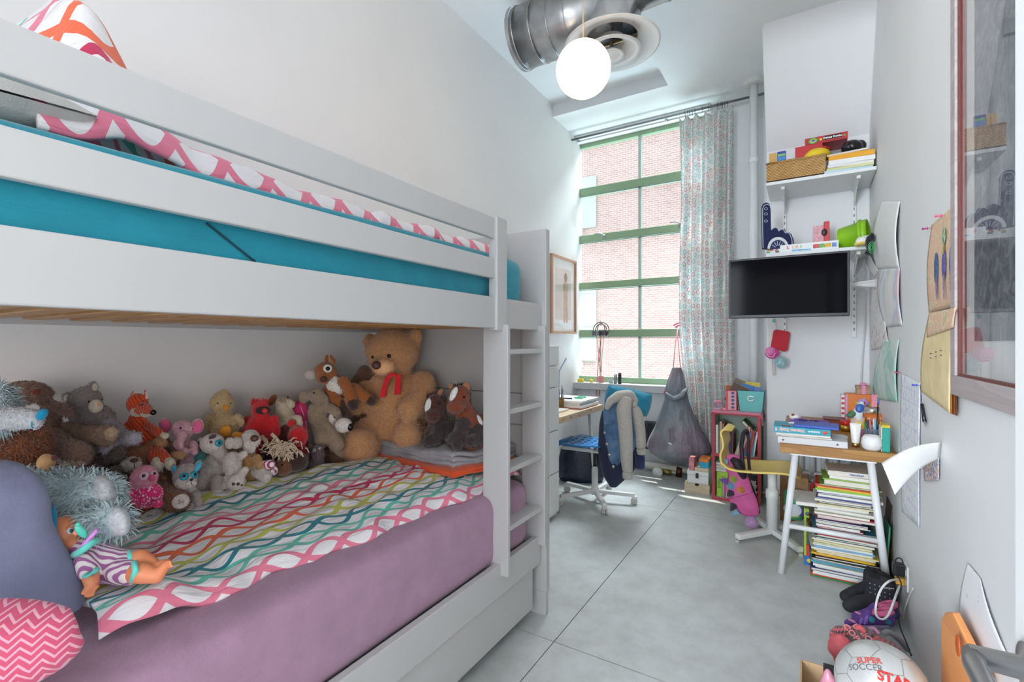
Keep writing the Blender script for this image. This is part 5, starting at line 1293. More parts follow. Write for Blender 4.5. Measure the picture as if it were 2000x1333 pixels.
# ================================================================ television, shelves and what stands on them
tv0, tv1 = P(1423, 511, y=3.55), P(1660, 617, y=3.53)
t = thing('television', 'black flat screen television on a wall arm under the lower shelf', 'television', (-.15, 3.56, 1.47))
x0, x1, z0, z1 = tv0.x, tv1.x, 1.474, 1.872
yy = lambda x: 3.55 - .02 * (x - x0) / (x1 - x0)
part(MB().box((x0, 3.545, z0), (x1, 3.585, z1)), 'housing', paint('#17161a', .4), t, bevel=.004)
scm = Mt('dark_screen', .08); scm.base('#0b0a10').set(Specular_IOR_Level=.02)
part(MB().box((x0 + .012, 3.5425, z0 + .02), (x1 - .012, 3.546, z1 - .012)), 'screen', scm.mat, t)
part(MB().box((x0 + .2, 3.585, z0 + .06), (x1 - .2, 3.62, z1 - .08)), 'back_cover', paint('#1b1b1f', .6), t, bevel=.01)
part(MB().bar((-.17, 3.62, 1.67), (-.13, 4.39, 1.67), .05, .04), 'wall_arm', paint('#26262a', .5), t, bevel=.004)
part(MB().box((-.2, 4.388, 1.58), (-.06, 4.3995, 1.76)), 'wall_plate', paint('#26262a', .5), t, bevel=.003)
for pts in ([(1668, 508), (1684, 512), (1690, 530), (1686, 548)], [(1686, 530), (1672, 540), (1668, 560), (1690, 565)], [(1684, 560), (1695, 570), (1684, 582), (1672, 574), (1686, 566)], [(1688, 540), (1690, 620), (1683, 700), (1680, 770)]):
    q = [P(x, y, y=4.33) for x, y in pts]
    part(MB().tube([q[0].lerp(q[1], 0)] + [a.lerp(b, k / 5) for a, b in zip(q, q[1:]) for k in range(1, 6)], .0035, 6), 'cable', paint('#d9d9da', .5), t, smooth=True)

M_shelf = paint('#e4e6e7', .4, .015, 4)
def shelf(z, lab):
    t = thing('wall_shelf', lab, 'shelf', (.07, 4.15, z), 0, 'white shelves in the alcove')
    part(MB().box((-.245, 3.945, z - .024), (.402, 4.395, z)), 'board', M_shelf, t, bevel=.003)
    for x in (-.14, .31):
        b = part(MB().bar((x, 4.39, z - .034), (x, 4.02, z - .034), .022, .02), 'bracket', M_white, t)
        part(MB().prism([(0, 0), (0, -.12), (.03, -.12), (.3, -.01), (.3, 0)], .006, Matrix(((0, 1, 0, x - .003), (-1, 0, 0, 4.392), (0, 0, 1, z - .03), (0, 0, 0, 1)))), 'web', M_white, b)
ZU, ZL = 2.478, 1.958
shelf(ZU, 'upper white shelf with the wicker basket'); shelf(ZL, 'lower white shelf with the green bucket')
for x in (-.14, .31):
    t = thing('shelf_upright', 'white slotted shelf upright at the %s end of the alcove wall' % ('window' if x < 0 else 'right wall'), 'upright', (x, 4.39, 1.35))
    part(MB().box((x - .013, 4.378, 1.35), (x + .013, 4.399, 2.62)), 'rail', M_white, t, bevel=.002)
    mb = MB()
    for k in range(24): mb.box((x - .004, 4.3765, 1.4 + k * .05), (x + .004, 4.379, 1.42 + k * .05))
    part(mb, 'slot', paint('#8a8d90', .6), t)
# basket
wk = Mt('woven_seagrass', .8); wx, wy, wz = wk.xyz()
r_ = (wz * 90).floor(); f_ = ((wx * 46 + r_ * .5).frac() - .5).abs(); g_ = ((wz * 90).frac() - .5).abs()
h_ = (f_ * -2.0 + 1.0) * .6 + (g_ * -2.0 + 1.0) * .6
wk.base(wk.ramp(h_ * .8 + wk.noise(30, 3) * .35, [(.2, '#7a5226'), (.55, '#b98a4f'), (.95, '#d8b27a')])).bump(h_, .8, .006)
bz = ZU + .001; bxa, bxb, bya, byb = -.243, .12, 3.955, 4.33
t = thing('wicker_basket', 'long woven seagrass basket on the upper shelf', 'basket', (-.06, 4.14, bz))
mb = MB(); h = .135
mb.box((bxa, bya, bz), (bxb, byb, bz + .008)); mb.box((bxa, bya, bz), (bxb, bya + .01, bz + h)); mb.box((bxa, byb - .01, bz), (bxb, byb, bz + h)); mb.box((bxa, bya + .01, bz), (bxa + .01, byb - .01, bz + h)); mb.box((bxb - .01, bya + .01, bz), (bxb, byb - .01, bz + h))
part(mb, 'basket_wall', wk.mat, t)
mb = MB(); nr = 44
for i in range(nr):
    a = bxa + (bxb - bxa) * i / nr
    mb.tube([(a, bya - .004, bz + h - .004), (a + .006, bya + .005, bz + h + .007), (a + .011, bya + .014, bz + h - .004)], .0055, 6)
part(mb, 'braided_rim', wood('#c49a5e', '#8a5e2e', 'x'), t, smooth=True)
def block(name, px0, py0, px1, py1, y, dep, m, lab, cat, bev=.002, group=None, z=None):
    a, b = P(px0, py1, y=y), P(px1, py0, y=y); zz = z if z is not None else min(a.z, b.z)
    return solo(MB().box((a.x, y, zz), (b.x, y + dep, max(a.z, b.z))), name, m, lab, cat, group, bevel=bev)
block('card', 1502, 298, 1517, 330, 4.06, .012, paint('#d9ac62', .6), 'tan card standing at the left end of the wicker basket', 'card')
t = thing('game_case', 'blue game case with a green band standing in the wicker basket', 'game case', P(1526, 330, y=4.05))
a, b = P(1518, 330, y=4.05), P(1535, 294, y=4.05)
part(MB().box((a.x, 4.05, a.z), (b.x, 4.064, b.z)), 'case', paint('#2c3fa0', .4), t, bevel=.002); part(MB().box((a.x + .004, 4.048, b.z - .035), (b.x - .004, 4.051, b.z - .02)), 'green_band', paint('#79c95a', .4), t); part(MB().box((a.x + .004, 4.048, a.z + .04), (b.x - .004, 4.051, b.z - .037)), 'cover_picture', paint('#3f86c8', .4, .4, 60), t)
ga, gb_, gz_ = P(1553, 300, y=4.085).x, P(1652, 300, y=4.085).x, P(1572, 285, y=4.085).z
solo(MB().box((ga, 4.085, ZU + .02), (min(gb_, .105), 4.30, gz_)), 'game_box', paint('#c4232a', .45, .1, 20), 'red game box lying in the wicker basket under the craft box', 'box', bevel=.002)
T = Toy('toy_bag', 'yellow soft toy bag with a red handle in the wicker basket', 1598, 312, d=3.42, group=None, cat='toy')
T.body(paint('#e9c61f', .6, .1), [(1596, 306, 27, 14, 0, 30), (1580, 312, 14, 10, 0, 20)], vox=.006); T.limb('handle', paint('#c9302a', .5), [(1584, 297, 2.5, -.03), (1592, 290, 3, -.05), (1606, 287, 3, -.05), (1620, 290, 2.5, -.03)])
a, b = P(1572, 284, y=4.09), P(1656, 266, y=4.09)
a.z = gz_ - .001
t = thing('craft_box', 'red craft box lettered Deluxe Combo on top of the red game box', 'box', (a.x, 4.2, a.z)); zb_, zt_ = a.z + .002, a.z + .052
part(MB().box((a.x, 4.09, zb_), (b.x, 4.3, zt_)), 'carton', paint('#b8202c', .4), t, bevel=.002)
part(MB().box((a.x + (b.x - a.x) * .45, 4.088, zb_ + .008), (a.x + (b.x - a.x) * .86, 4.091, zt_ - .006)), 'black_panel', paint('#17151a', .4), t)
xm = a.x + (b.x - a.x) * .655; FRONT = lambda x, y, z: Matrix(((1, 0, 0, x), (0, 0, -1, y), (0, 1, 0, z), (0, 0, 0, 1)))
lettering('Deluxe Combo', .0175, gloss('#ffffff'), FRONT(xm, 4.0875, (zb_ + zt_) / 2 + .005), t, bold=.0006)
part(MB().box((xm - .05, 4.0872, zb_ + .010), (xm + .05, 4.0882, zb_ + .016)), 'red_line', paint('#c9303a', .4), t)
for k, (dx, c1, rr) in enumerate(((.2, '#3fae4a', .021), (.2, '#e9c22f', .015), (.2, '#3a67c8', .010), (.93, '#4fb04a', .008), (.89, '#d83a3a', .007), (.38, '#e8d23f', .009))):
    part(MB().ell((a.x + (b.x - a.x) * dx, 4.0875 - k * .0006, (zb_ + zt_) / 2), (rr * 1.5 if k < 3 else rr, .002, rr)), 'printed_bead', paint(c1, .4), t, smooth=True)
T = Toy('purse', 'shiny black leather pouch at the right end of the upper shelf', 1668, 298, d=3.35, group=None, cat='bag')
T.body(paint('#17151a', .25, .1, 10), [(1664, 290, 22, 16, 0, 22, -10), (1678, 286, 15, 12, .02, 16), (1652, 291, 10, 8, 0, 12)], vox=.006, rough=.0025, smooth=10)
# paper backs under the yellow book: fanned out books
zt = ZU + .001
for i, (xa, xb_, hh, cl, nm, lab, rz) in enumerate(((.10, .375, .018, '#bcd9e6', 'book', 'pale blue book at the bottom of the upper shelf pile', 5), (.12, .385, .016, '#d9d79a', 'book', 'yellow green edged book second from the bottom on the upper shelf', 2), (.115, .375, .020, '#e8e6e2', 'book', 'white book in the lower middle of the upper shelf pile', 7), (.13, .39, .030, '#efefee', 'book', 'thick white ring binder under the yellow book on the upper shelf', 3), (.135, .392, .034, '#eda71f', 'book', 'thick yellow book near the top of the upper shelf pile', 1), (.14, .37, .012, '#d8d2cc', 'book', 'grey magazine topmost on the upper shelf pile', -6))):
    M = rotm(0, 0, rz, ((xa + xb_) / 2, 4.09, zt)); w = (xb_ - xa) / 2; D = .125
    t = thing(nm, lab, 'book', M.translation, 0, 'books on the upper shelf')
    mb = MB().box((-w, -D, 0), (w, D, .002), 0, M).box((-w, -D, hh - .002), (w, D, hh), 0, M).box((-w, -D, .002), (w, -D + .002, hh - .002), 0, M)
    part(mb, 'cover', paint(cl, .5), t); part(MB().box((-w + .003, -D + .002, .002), (w - .003, D - .004, hh - .002), 0, M), 'pages', paint('#ece7dc', .8), t)
    zt += hh + .0008
# lower shelf
T = Toy('foam_finger', 'navy foam finger with white outlines standing at the left of the lower shelf', 1518, 490, d=3.46, group=None, cat='foam finger')
def outline(k=0):
    base = [(1488, 486), (1487, 440), (1487, 405), (1490, 398), (1497, 395.5), (1503, 398), (1505, 406), (1505.5, 430), (1506, 449), (1509, 446), (1514, 443.5), (1519, 445), (1522, 451), (1527, 447.5), (1532, 448), (1536, 455), (1541, 454), (1546, 458), (1550, 468), (1551, 486)]
    cx_, cy_ = 1512, 462
    return [(cx_ + (x - cx_) * (1 - k * (.10 if x < 1508 else .09)), cy_ + (y - cy_) * (1 - k * .055)) for x, y in base]
def slab(pts, d0, d1, name, m, par=None, lab=None):
    n = len(pts); A = [T.pt(x, y, d0) for x, y in pts]; off = T.fw * (d1 - d0); V = A + [p + off for p in A]
    f = [tuple(range(n)), tuple(range(2 * n - 1, n - 1, -1))] + [(i, i + n, (i + 1) % n + n, (i + 1) % n) for i in range(n)]
    return part(MB().add(V, f), name, m, T.root, bevel=.002 if name == 'foam' else 0, label=lab)
M_navy = paint('#1c2752', .8, .1, 30, .1, 200)
slab(outline(), 0, .045, 'foam', M_navy)
M_lw = paint('#dfe2ea', .7)
q = outline(1.0); part(MB().tube([T.pt(x, y, -.001) for x, y in q], .0022, 6), 'outline', M_lw, T.root)
for y in (408, 418, 432): part(MB().tube([T.pt(1496 + 3.2 * math.cos(a), y + 2.2 * math.sin(a), -.001) for a in [i * math.pi / 6 for i in range(13)]], .0014, 5), 'knuckle_line', M_lw, T.root)
c = [(1520 + 21 * math.cos(a), 486 - 23 * math.sin(a)) for a in [i * math.pi / 16 for i in range(17)]]
slab(c, -.003, 0, 'emblem_ring', paint('#e9ebef', .6)); slab([(1520 + 16 * math.cos(a), 486 - 17 * math.sin(a)) for a in [i * math.pi / 16 for i in range(17)]], -.005, -.003, 'emblem', paint('#2a3566', .6))
for a in (.5, .9, 1.3, 1.7, 2.1, 2.6): part(MB().tube([T.pt(1520 + 6 * math.cos(a), 486 - 6 * math.sin(a), -.006), T.pt(1520 + 15 * math.cos(a), 486 - 15 * math.sin(a), -.006)], .002, 5), 'emblem_ray', M_lw, T.root)
# LIFE game box, in two overlapping boards
a, b = P(1491, 487, y=3.96), P(1638, 465, y=3.96); zb_ = ZL + .001
t = thing('board_game', 'long white board game box lettered LIFE on the front edge of the lower shelf', 'board game', ((a.x + b.x) / 2, 4.0, zb_))
part(MB().box((a.x + .01, 3.957, zb_), (b.x, 4.1, zb_ + .055)), 'box', paint('#eceff0', .4, .03, 30), t, bevel=.002)
for k, (ch, cl) in enumerate(zip('LIFE', ('#c9386a', '#e0a83a', '#e8c93f', '#8fbf4a'))):
    xk = P(1539 + k * 8.6, 478, y=3.955).x
    part(MB().box((xk - .012, 3.9555, zb_ + .020), (xk + .012, 3.9572, zb_ + .047)), 'letter_tile', paint('#f4f4f4' if k % 2 else '#f2d9e2', .4), t)
    lettering(ch, .026, paint(cl, .4), FRONT(xk, 3.955, zb_ + .033), t, bold=.0008)
for k in range(7):
    a0 = k * math.pi / 7; cxx = P(1509, 486, y=3.955).x; pts = [(cxx + r * math.cos(aa), zb_ + .004 + r * math.sin(aa)) for r, aa in ((.018, a0 + .05), (.042, a0 + .05), (.042, a0 + .40), (.018, a0 + .40))]
    part(MB().prism(pts, .002, Matrix.Translation((0, 3.954, 0))), 'spinner_wedge', paint(('#2a2a30', '#d84a3f', '#f0f0f0', '#d84a3f', '#2a2a30', '#e8a03a', '#3fa86a')[k], .4), t)
for xa, xb_, cl in ((1546, 1584, '#5fb0dc'), (1588, 1600, '#d8474a'), (1600, 1612, '#6fb04a'), (1612, 1624, '#e6b83a'), (1625, 1634, '#5a86c8')):
    part(MB().box((P(xa, 478, y=3.955).x, 3.9558, zb_ + (.004 if cl == '#5fb0dc' else .012)), (P(xb_, 478, y=3.955).x, 3.9572, zb_ + (.014 if cl == '#5fb0dc' else .04))), 'printed_picture', paint(cl, .4, .3, 60), t)
t = thing('toy_carton', 'pink and red toy carton standing behind the board game on the lower shelf', 'carton', P(1604, 467, y=4.15))
a, b = P(1588, 470, y=4.12), P(1609, 440, y=4.12); part(MB().box((a.x, 4.12, ZL + .001), (b.x, 4.2, b.z)), 'carton', paint('#e0a3ae', .5, .2, 50), t, bevel=.002)
c2 = P(1620, 432, y=4.12); part(MB().box((b.x, 4.115, ZL + .001), (c2.x, 4.19, c2.z)), 'red_side', paint('#cf2f36', .4), t, bevel=.004); part(MB().ell(P(1610, 454, y=4.11), (.018, .006, .026)), 'dark_print', paint('#2a1c20', .5), t, smooth=True)
# green bucket lying on its side
M_lime = paint('#93cc22', .4, .04)
t = thing('bucket', 'lime green plastic bucket tipped on its side on the lower shelf', 'bucket', (.2, 4.12, ZL))
A = P(1640, 458, y=4.14); Bq = P(1697, 446, y=4.10); ax = (Bq - A).normalized(); q = ax.to_track_quat('Z', 'Y').to_matrix().to_4x4(); q.translation = A; L = (Bq - A).length
A.z = ZL + .086; q.translation = A
part(MB().lathe([(.001, .004), (.078, 0), (.08, .004), (.098, L * .72), (.104, L * .72), (.106, L), (.100, L), (.094, L * .7), (.075, .01), (.001, .012)], 36, q), 'pail', M_lime, t, smooth=True)
part(MB().lathe([(.104, L * .70), (.112, L * .72), (.113, L * .80), (.106, L * .82)], 36, q), 'rim_band', M_lime, t, smooth=True)
T = Toy('cloth', 'crumpled white and yellow cloth on the shelf edge in front of the green bucket', 1686, 478, d=3.16, group=None, cat='cloth')
T.body([cloth('#efece4'), cloth('#e8cf6a')], [(1684, 470, 14, 7, 0, 14, 4), (1690, 466, 9, 6, .01, 10), (1682, 476, 16, 4, -.01, 12, 5, 1)], vox=.005, rough=.005)
# hanging purses under the television
c = P(1514, 640, y=4.34); t = thing('red_pouch', 'red felt pouch hanging on a cord below the television', 'pouch', P(1525, 690, y=4.33))
a = [P(x, y, y=4.34) for x, y in ((1511, 646), (1516, 644), (1541, 648), (1543, 652), (1538, 685), (1532, 688), (1509, 680), (1505, 678))]
n = len(a); V = [p + Vector((0, d, 0)) for d in (-.015, .03) for p in a]; part(MB().add(V, [tuple(range(n)), tuple(range(2 * n - 1, n - 1, -1))] + [(i, i + n, (i + 1) % n + n, (i + 1) % n) for i in range(n)]), 'pouch_body', cloth('#c9303f'), t, bevel=.008)
part(MB().tube([P(1517, 644, y=4.335), P(1513, 622, y=4.36), P(1510, 600, y=4.38)], .003, 6), 'cord', paint('#d9d2c6', .6), t); part(MB().ell(P(1511, 627, y=4.34), (.012, .012, .014)), 'mint_bead', paint('#7fcfb8', .5), t, smooth=True)
t = thing('pink_purse', 'small pink flap purse with a pale blue pompom hanging below the red pouch', 'purse', P(1510, 705, y=4.31))
mb = MB().ell(P(1508, 690, y=4.30), (.052, .024, .046)); part(mb, 'purse_body', cloth('#d9479a'), t, smooth=True); part(MB().ell(P(1504, 686, y=4.285), (.036, .016, .034)), 'flap', cloth('#e987bd'), t, smooth=True)
part(MB().tube([P(x, y, y=4.27) for x, y in ((1497, 692), (1502, 697), (1510, 698), (1514, 690))], .003, 6), 'piping', paint('#f2d3e2', .6), t)
mb = MB(); rng = random.Random(2); cp = P(1525, 708, y=4.29)
mb.ell(cp, (.034, .034, .034))
for k in range(500):
    d = Vector((rng.gauss(0, 1), rng.gauss(0, 1), rng.gauss(0, 1))).normalized(); mb.tube([cp + d * .03, cp + d * rng.uniform(.045, .056)], [.002, .0006], 4)
part(mb, 'pompom', plush('#bfe0e6'), t); part(MB().tube([P(1507, 644, y=4.33), P(1503, 670, y=4.30), P(1500, 685, y=4.29)], .0025, 6), 'strap', paint('#efe6da', .6), t)
part(MB().tube([P(x, y, y=4.34) for x, y in ((1509, 702), (1509, 720), (1511, 734), (1514, 734), (1515, 718), (1514, 704))], .0028, 6), 'chain_loop', paint('#b9aca0', .5), t)

# ================================================================ red bookcase and the things on it
bx0, bx1, by0, by1, bz1 = P(1390, 975, y=4.29).x, -.305, 4.30, 4.60, .735
M_redp = paint('#c23a49', .5, .12, 12); M_inner = paint('#b9c6bb', .6); M_side = paint('#8d9a6a', .6)
t = thing('bookcase', 'small red edged bookcase of two compartments below the curtain', 'bookcase', ((bx0 + bx1) / 2, 4.45, 0))
th = .022
part(MB().box((bx0, by0 + .004, 0), (bx0 + th, by1, bz1)), 'side_panel', M_inner, t, bevel=.002); part(MB().box((bx1 - th, by0 + .004, 0), (bx1, by1, bz1)), 'side_panel', M_side, t, bevel=.002, label='olive green side panel')
for z in (0, .362, bz1 - th): part(MB().box((bx0 + th, by0 + .004, z), (bx1 - th, by1, z + th)), 'shelf', M_inner, t, bevel=.002)
part(MB().box((bx0 + th, by1 - .01, th), (bx1 - th, by1, bz1 - th)), 'back_panel', M_inner, t)
mb = MB()
for lo, hi in (((bx0, by0, 0), (bx0 + th, by0 + .005, bz1)), ((bx1 - th, by0, 0), (bx1, by0 + .005, bz1)), ((bx0 + th, by0, 0), (bx1 - th, by0 + .005, th)), ((bx0 + th, by0, .362), (bx1 - th, by0 + .005, .362 + th)), ((bx0 + th, by0, bz1 - th), (bx1 - th, by0 + .005, bz1))): mb.box(lo, hi)
part(mb, 'red_edging', M_redp, t, bevel=.001)
def cfn2(u, v):
    x = bx0 - .012 + (bx1 - bx0 + .024) * u; y = 4.62 - .34 * v
    z = bz1 + .006 - .035 * max(0, 1 - u / .03) - .10 * max(0, (u - .97) / .03) * (.6 + .4 * math.sin(v * 9)) - .012 * max(0, (v - .93) / .07)
    return (x, y, z + .002 * wob(x * 9, y * 9))
solo(MB().sheet(cfn2, 60, 24, .003), 'table_cloth', cloth('#dc7f96'), 'pink cloth laid over the top of the red bookcase', 'cloth', smooth=True)
def book_up(x, z, T_, H, D, cl, lean, lab, group='books in the red bookcase', y=4.33):
    """a book standing with its spine to the room"""
    M = rotm(0, lean, 0, (x, y, z)); b = thing('book', lab, 'book', (x, y, z), 0, group)
    mb = MB().box((0, 0, 0), (.0022, D, H), 0, M).box((T_ - .0022, 0, 0), (T_, D, H), 0, M).box((.0022, 0, 0), (T_ - .0022, .002, H), 0, M)
    part(mb, 'cover', paint(cl, .5, .08, 25), b); part(MB().box((.0022, .002, .003), (T_ - .0022, D - .004, H - .003), 0, M), 'pages', paint('#e8e2d4', .8), b)
    return b, M
zu = .362 + th + .001
row = [(.018, .235, '#e3e4e0', 0, 'white'), (.008, .24, '#8c7b62', 1, 'brown grey'), (.016, .265, '#cdb795', 1, 'tall tan'), (.012, .25, '#b07a64', 2, 'brick brown'), (.013, .205, '#bf4038', 1, 'short red'), (.013, .24, '#e8c92c', 1, 'bright yellow'), (.010, .20, '#4b4e84', 2, 'indigo'), (.013, .19, '#3c2a44', 3, 'dark plum'), (.012, .185, '#6a3038', 3, 'maroon')]
x = bx0 + th + .004
for T_, H, cl, ln_, nm in row:
    book_up(x, zu, T_, H, .19, cl, ln_ * .4, nm + ' book upright at the left of the upper bookcase compartment'); x += T_ + .0022
lean = [(.010, .185, '#c7b9a6', 18, 'beige leaning'), (.011, .24, '#d3c3b0', 17, 'cream leaning'), (.012, .26, '#c98a80', 16, 'pinkish leaning'), (.011, .25, '#dcd6cc', 16, 'pale leaning'), (.012, .24, '#c04a52', 15, 'raspberry leaning'), (.012, .22, '#4a82b4', 14, 'blue leaning'), (.014, .22, '#a8372f', 13, 'dark red leaning'), (.014, .215, '#c4503c', 12, 'orange red leaning'), (.012, .2, '#5ba0c8', 9, 'sky blue leaning'), (.010, .21, '#e6e6e2', 8, 'narrow white leaning')]
x += .008
for T_, H, cl, ln_, nm in lean:
    book_up(x, zu, T_, H, .19, cl, ln_, nm + ' book in the right half of the upper bookcase compartment'); x += T_ * 1.05 + .0025
M = rotm(0, 48, 0, (P(1450, 815, y=4.33).x - .01, 4.335, P(1450, 815, y=4.33).z - .045)); b = thing('book', 'green football book lying aslant on top of the leaning books', 'book', M.translation, 0, 'books in the red bookcase')
part(MB().box((0, 0, 0), (.15, .16, .026), 0, rotm(0, 0, 0) @ M), 'cover', paint('#3f7a34', .5, .35, 40), b); part(MB().box((.004, -.001, .004), (.148, .158, .022), 0, M), 'pages', paint('#dfdac9', .8), b)
zl_ = th + .001
b, M = book_up(bx0 + th + .012, zl_, .040, .205, .18, '#a9cf3a', 0, 'thick lime green book lettered EMINI in the red bookcase')
lettering('EMINI', .034, paint('#3a4a20', .5), M @ Matrix(((0, -1, 0, .02), (0, 0, -1, -.0006), (1, 0, 0, .11), (0, 0, 0, 1))), b)
x = bx0 + th + .056
for T_, H, cl, nm in ((.012, .19, '#b0b4bc', 'grey'), (.013, .18, '#c04a6a', 'rose'), (.011, .185, '#e0dfdc', 'white'), (.012, .17, '#52407a', 'violet'), (.012, .18, '#2f6f9a', 'petrol blue')):
    book_up(x, zl_, T_, H, .18, cl, 0, nm + ' book beside the thick lime one in the lower compartment'); x += T_ + .0012
def book_flat(M, L, D, T_, cl, lab, group, spine=False, pg='#e6e1d6'):
    """a book lying flat, fore edge (or spine) towards local -y"""
    b = thing('book', lab, 'book', M.translation, 0, group)
    mb = MB().box((0, 0, 0), (L, D, .0016), 0, M).box((0, 0, T_ - .0016), (L, D, T_), 0, M)
    mb.box((0, 0, .0016), (L, .0016, T_ - .0016), 0, M) if spine else mb.box((0, D - .0016, .0016), (L, D, T_ - .0016), 0, M)
    part(mb, 'cover', paint(cl, .5, .08, 25), b)
    part(MB().box((.002, .002 if spine else .0025, .0016), (L - .002, D - .002, T_ - .0016), 0, M), 'pages', paint(pg, .8, .04, 80), b)
    return b
z = .232
for i, (T_, cl, nm) in enumerate(((.018, '#dcd9d2', 'white'), (.012, '#3f8a5a', 'green'), (.016, '#cfcac4', 'grey white'), (.011, '#a5486a', 'rose'), (.016, '#e2dfd8', 'cream'))):
    book_flat(rotm(0, 0, 0, (bx0 + th + .005 + .004 * (i % 2), 4.325, z)), .13, .18, T_, cl, nm + ' book lying flat above the thick lime book, %s in that small pile' % ('lowest', 'second', 'third', 'fourth', 'topmost')[i], 'books in the red bookcase'); z += T_ + .0006
z = zl_
for i, (T_, cl, nm) in enumerate(((.02, '#3b4550', 'slate'), (.014, '#c9ccce', 'pale grey'), (.022, '#2a2f38', 'charcoal'), (.012, '#d5d8da', 'silver'), (.018, '#4a5a66', 'blue grey'), (.016, '#22262c', 'black'), (.013, '#a8adb2', 'mid grey'), (.02, '#39424c', 'dark slate'), (.012, '#dadcdc', 'white'), (.016, '#4c4a52', 'smoke'))):
    book_flat(rotm(0, 0, 0, (bx1 - th - .165 + .006 * math.sin(i * 2.1), 4.33, z)), .155, .19, T_, cl, nm + ' magazine lying in the lower right pile of the red bookcase', 'books in the red bookcase', pg='#cfd0d0'); z += T_ + .0006
# bucket of books, box, snow globe
tb = bz1 + .010
A0, A1 = P(1438, 760, y=4.36), P(1494, 802, y=4.36); cxm = (P(1443, 790, y=4.34).x + P(1490, 790, y=4.34).x) / 2
t = thing('storage_bin', 'turquoise plastic bin full of books on top of the red bookcase', 'bin', (cxm, 4.43, tb))
def bin_ring(k, inset=0): w, d = .080 + .018 * k - inset, .075 + .014 * k - inset; return [(cxm - w, 4.43 - d), (cxm + w, 4.43 - d), (cxm + w, 4.43 + d), (cxm - w, 4.43 + d)]
V = [Vector((x, y, tb + z)) for z, k, i in ((0, 0, 0), (.17, 1, 0), (.17, 1, .006), (.008, 0, .006)) for x, y in bin_ring(k, i)]
F = [(3, 2, 1, 0)] + [(a * 4 + i, a * 4 + (i + 1) % 4, (a + 1) * 4 + (i + 1) % 4, (a + 1) * 4 + i) for a in range(3) for i in range(4)] + [(12, 13, 14, 15)]
M_turq = paint('#6fc4c4', .45, .04); part(MB().add(V, F), 'bin_wall', M_turq, t, bevel=.003)
part(MB().tube([Vector((cxm + .024 * math.cos(a), 4.43 - .086, tb + .11 + .02 * math.sin(a))) for a in [k * math.pi / 8 for k in range(17)]], .005, 8), 'ring_handle', metal('#d5d5d0', .3), t, smooth=True)
for i, (px, py, w_, h_, rt, cl, nm) in enumerate(((1447, 758, .135, .19, 26, '#5a4030', 'dark brown book leaning over in the turquoise bin'), (1459, 756, .10, .175, 14, '#3a76b8', 'blue book in the middle of the turquoise bin'), (1472, 760, .115, .085, 6, '#5f83c2', 'pale blue white book in front in the turquoise bin'), (1470, 752, .11, .10, 4, '#d9c23f', 'yellow edged dark book behind the pale blue one in the bin'), (1449, 748, .12, .14, 20, '#7a6a5c', 'grey brown book standing highest in the turquoise bin'))):
    c = P(px, py, y=4.40 + .018 * i); M = rotm(0, rt, 0, (c.x, 4.40 + .018 * i, c.z)); b = thing('book', nm, 'book', c, 0, 'books in the turquoise bin')
    part(MB().box((-w_ / 2, 0, -h_ * .8), (w_ / 2, .012, .02), 0, M), 'cover', paint(cl, .5, .1, 20), b); part(MB().box((-w_ / 2 + .003, .002, .0), (w_ / 2 - .003, .010, .0212), 0, M), 'pages', paint('#e2dccc', .8), b)
x0, x1 = P(1418, 790, y=4.38).x, P(1439, 790, y=4.38).x
t = thing('pencil_box', 'red and pink box with purple dots beside the turquoise bin', 'box', (x0, 4.4, tb))
part(MB().box((x0, 4.375, tb), (x1, 4.46, tb + .165)), 'carton', paint('#d9566a', .5), t, bevel=.002); part(MB().box((x0 + .016, 4.3725, tb + .004), (x1 - .004, 4.3755, tb + .16)), 'pink_front', paint('#e7a9a4', .5), t)
for k in range(5): part(MB().ell(((x0 + x1) / 2 + .012, 4.372, tb + .025 + k * .03), (.013, .002, .0115)), 'purple_dot', paint('#4d4f9e', .5), t, smooth=True)
for i, (px, cl, nm) in enumerate(((1423, '#a8602e', 'rust brown booklet standing in the pink dotted box'), (1430, '#8a5a3a', 'brown booklet leaning in the pink dotted box'))):
    c = P(px, 762, y=4.41 + .02 * i); solo(MB().box((c.x - .02, 4.41 + .02 * i, tb + .02), (c.x + .03, 4.418 + .02 * i, tb + .205), 0), 'booklet', paint(cl, .6), nm, 'book', bevel=.001)
c = P(1403, 794, y=4.36); t = thing('snow_globe', 'small clear pink snow globe at the left end of the red bookcase top', 'snow globe', (c.x, 4.36, tb))
pg = Mt('pink_clear_glass', .05); pg.base('#f0d3e4').set(Transmission_Weight=.9, IOR=1.3)
part(MB().ell((c.x, 4.36, tb + .042), (.038, .038, .038), n=24), 'dome', pg.mat, t, smooth=True); part(MB().lathe([(.001, 0), (.03, 0), (.033, .012), (.001, .014)], 20, rotm(loc=(c.x, 4.36, tb))), 'base', paint('#dfb0cf', .4), t, smooth=True)

# ================================================================ right desk and what stands on it
YD, ZD = 3.10, .742
M_bam = wood('#b98646', '#9d6c32', 'x'); M_legw = paint('#e9e9ea', .35)
t = thing('desk', 'small bamboo topped desk on white trestle legs at the right wall', 'desk', (.14, 3.7, 0))
part(MB().box((-.124, YD, ZD - .052), (.40, 4.32, ZD)), 'desktop', M_bam, t, bevel=.003)
for y in (3.125, 4.22):
    part(MB().tube([(-.048, y, .69), (-.118, y, 0)], .0175, 16), 'leg', M_legw, t, smooth=True); part(MB().tube([(.292, y, .69), (.366, y, 0)], .0175, 16), 'leg', M_legw, t, smooth=True)
    part(MB().tube([(-.09, y, .275), (.338, y, .275)], .0135, 12), 'crossbar', M_legw, t, smooth=True); part(MB().box((-.07, y - .02, .682), (.315, y + .02, .69)), 'top_plate', M_legw, t)
def dk(px, py, z=ZD): p = P(px, py, z=z); p.z = z + .0005; return p
a = P(1519, 872, y=3.115).x; b_ = P(1656, 885, y=3.115).x
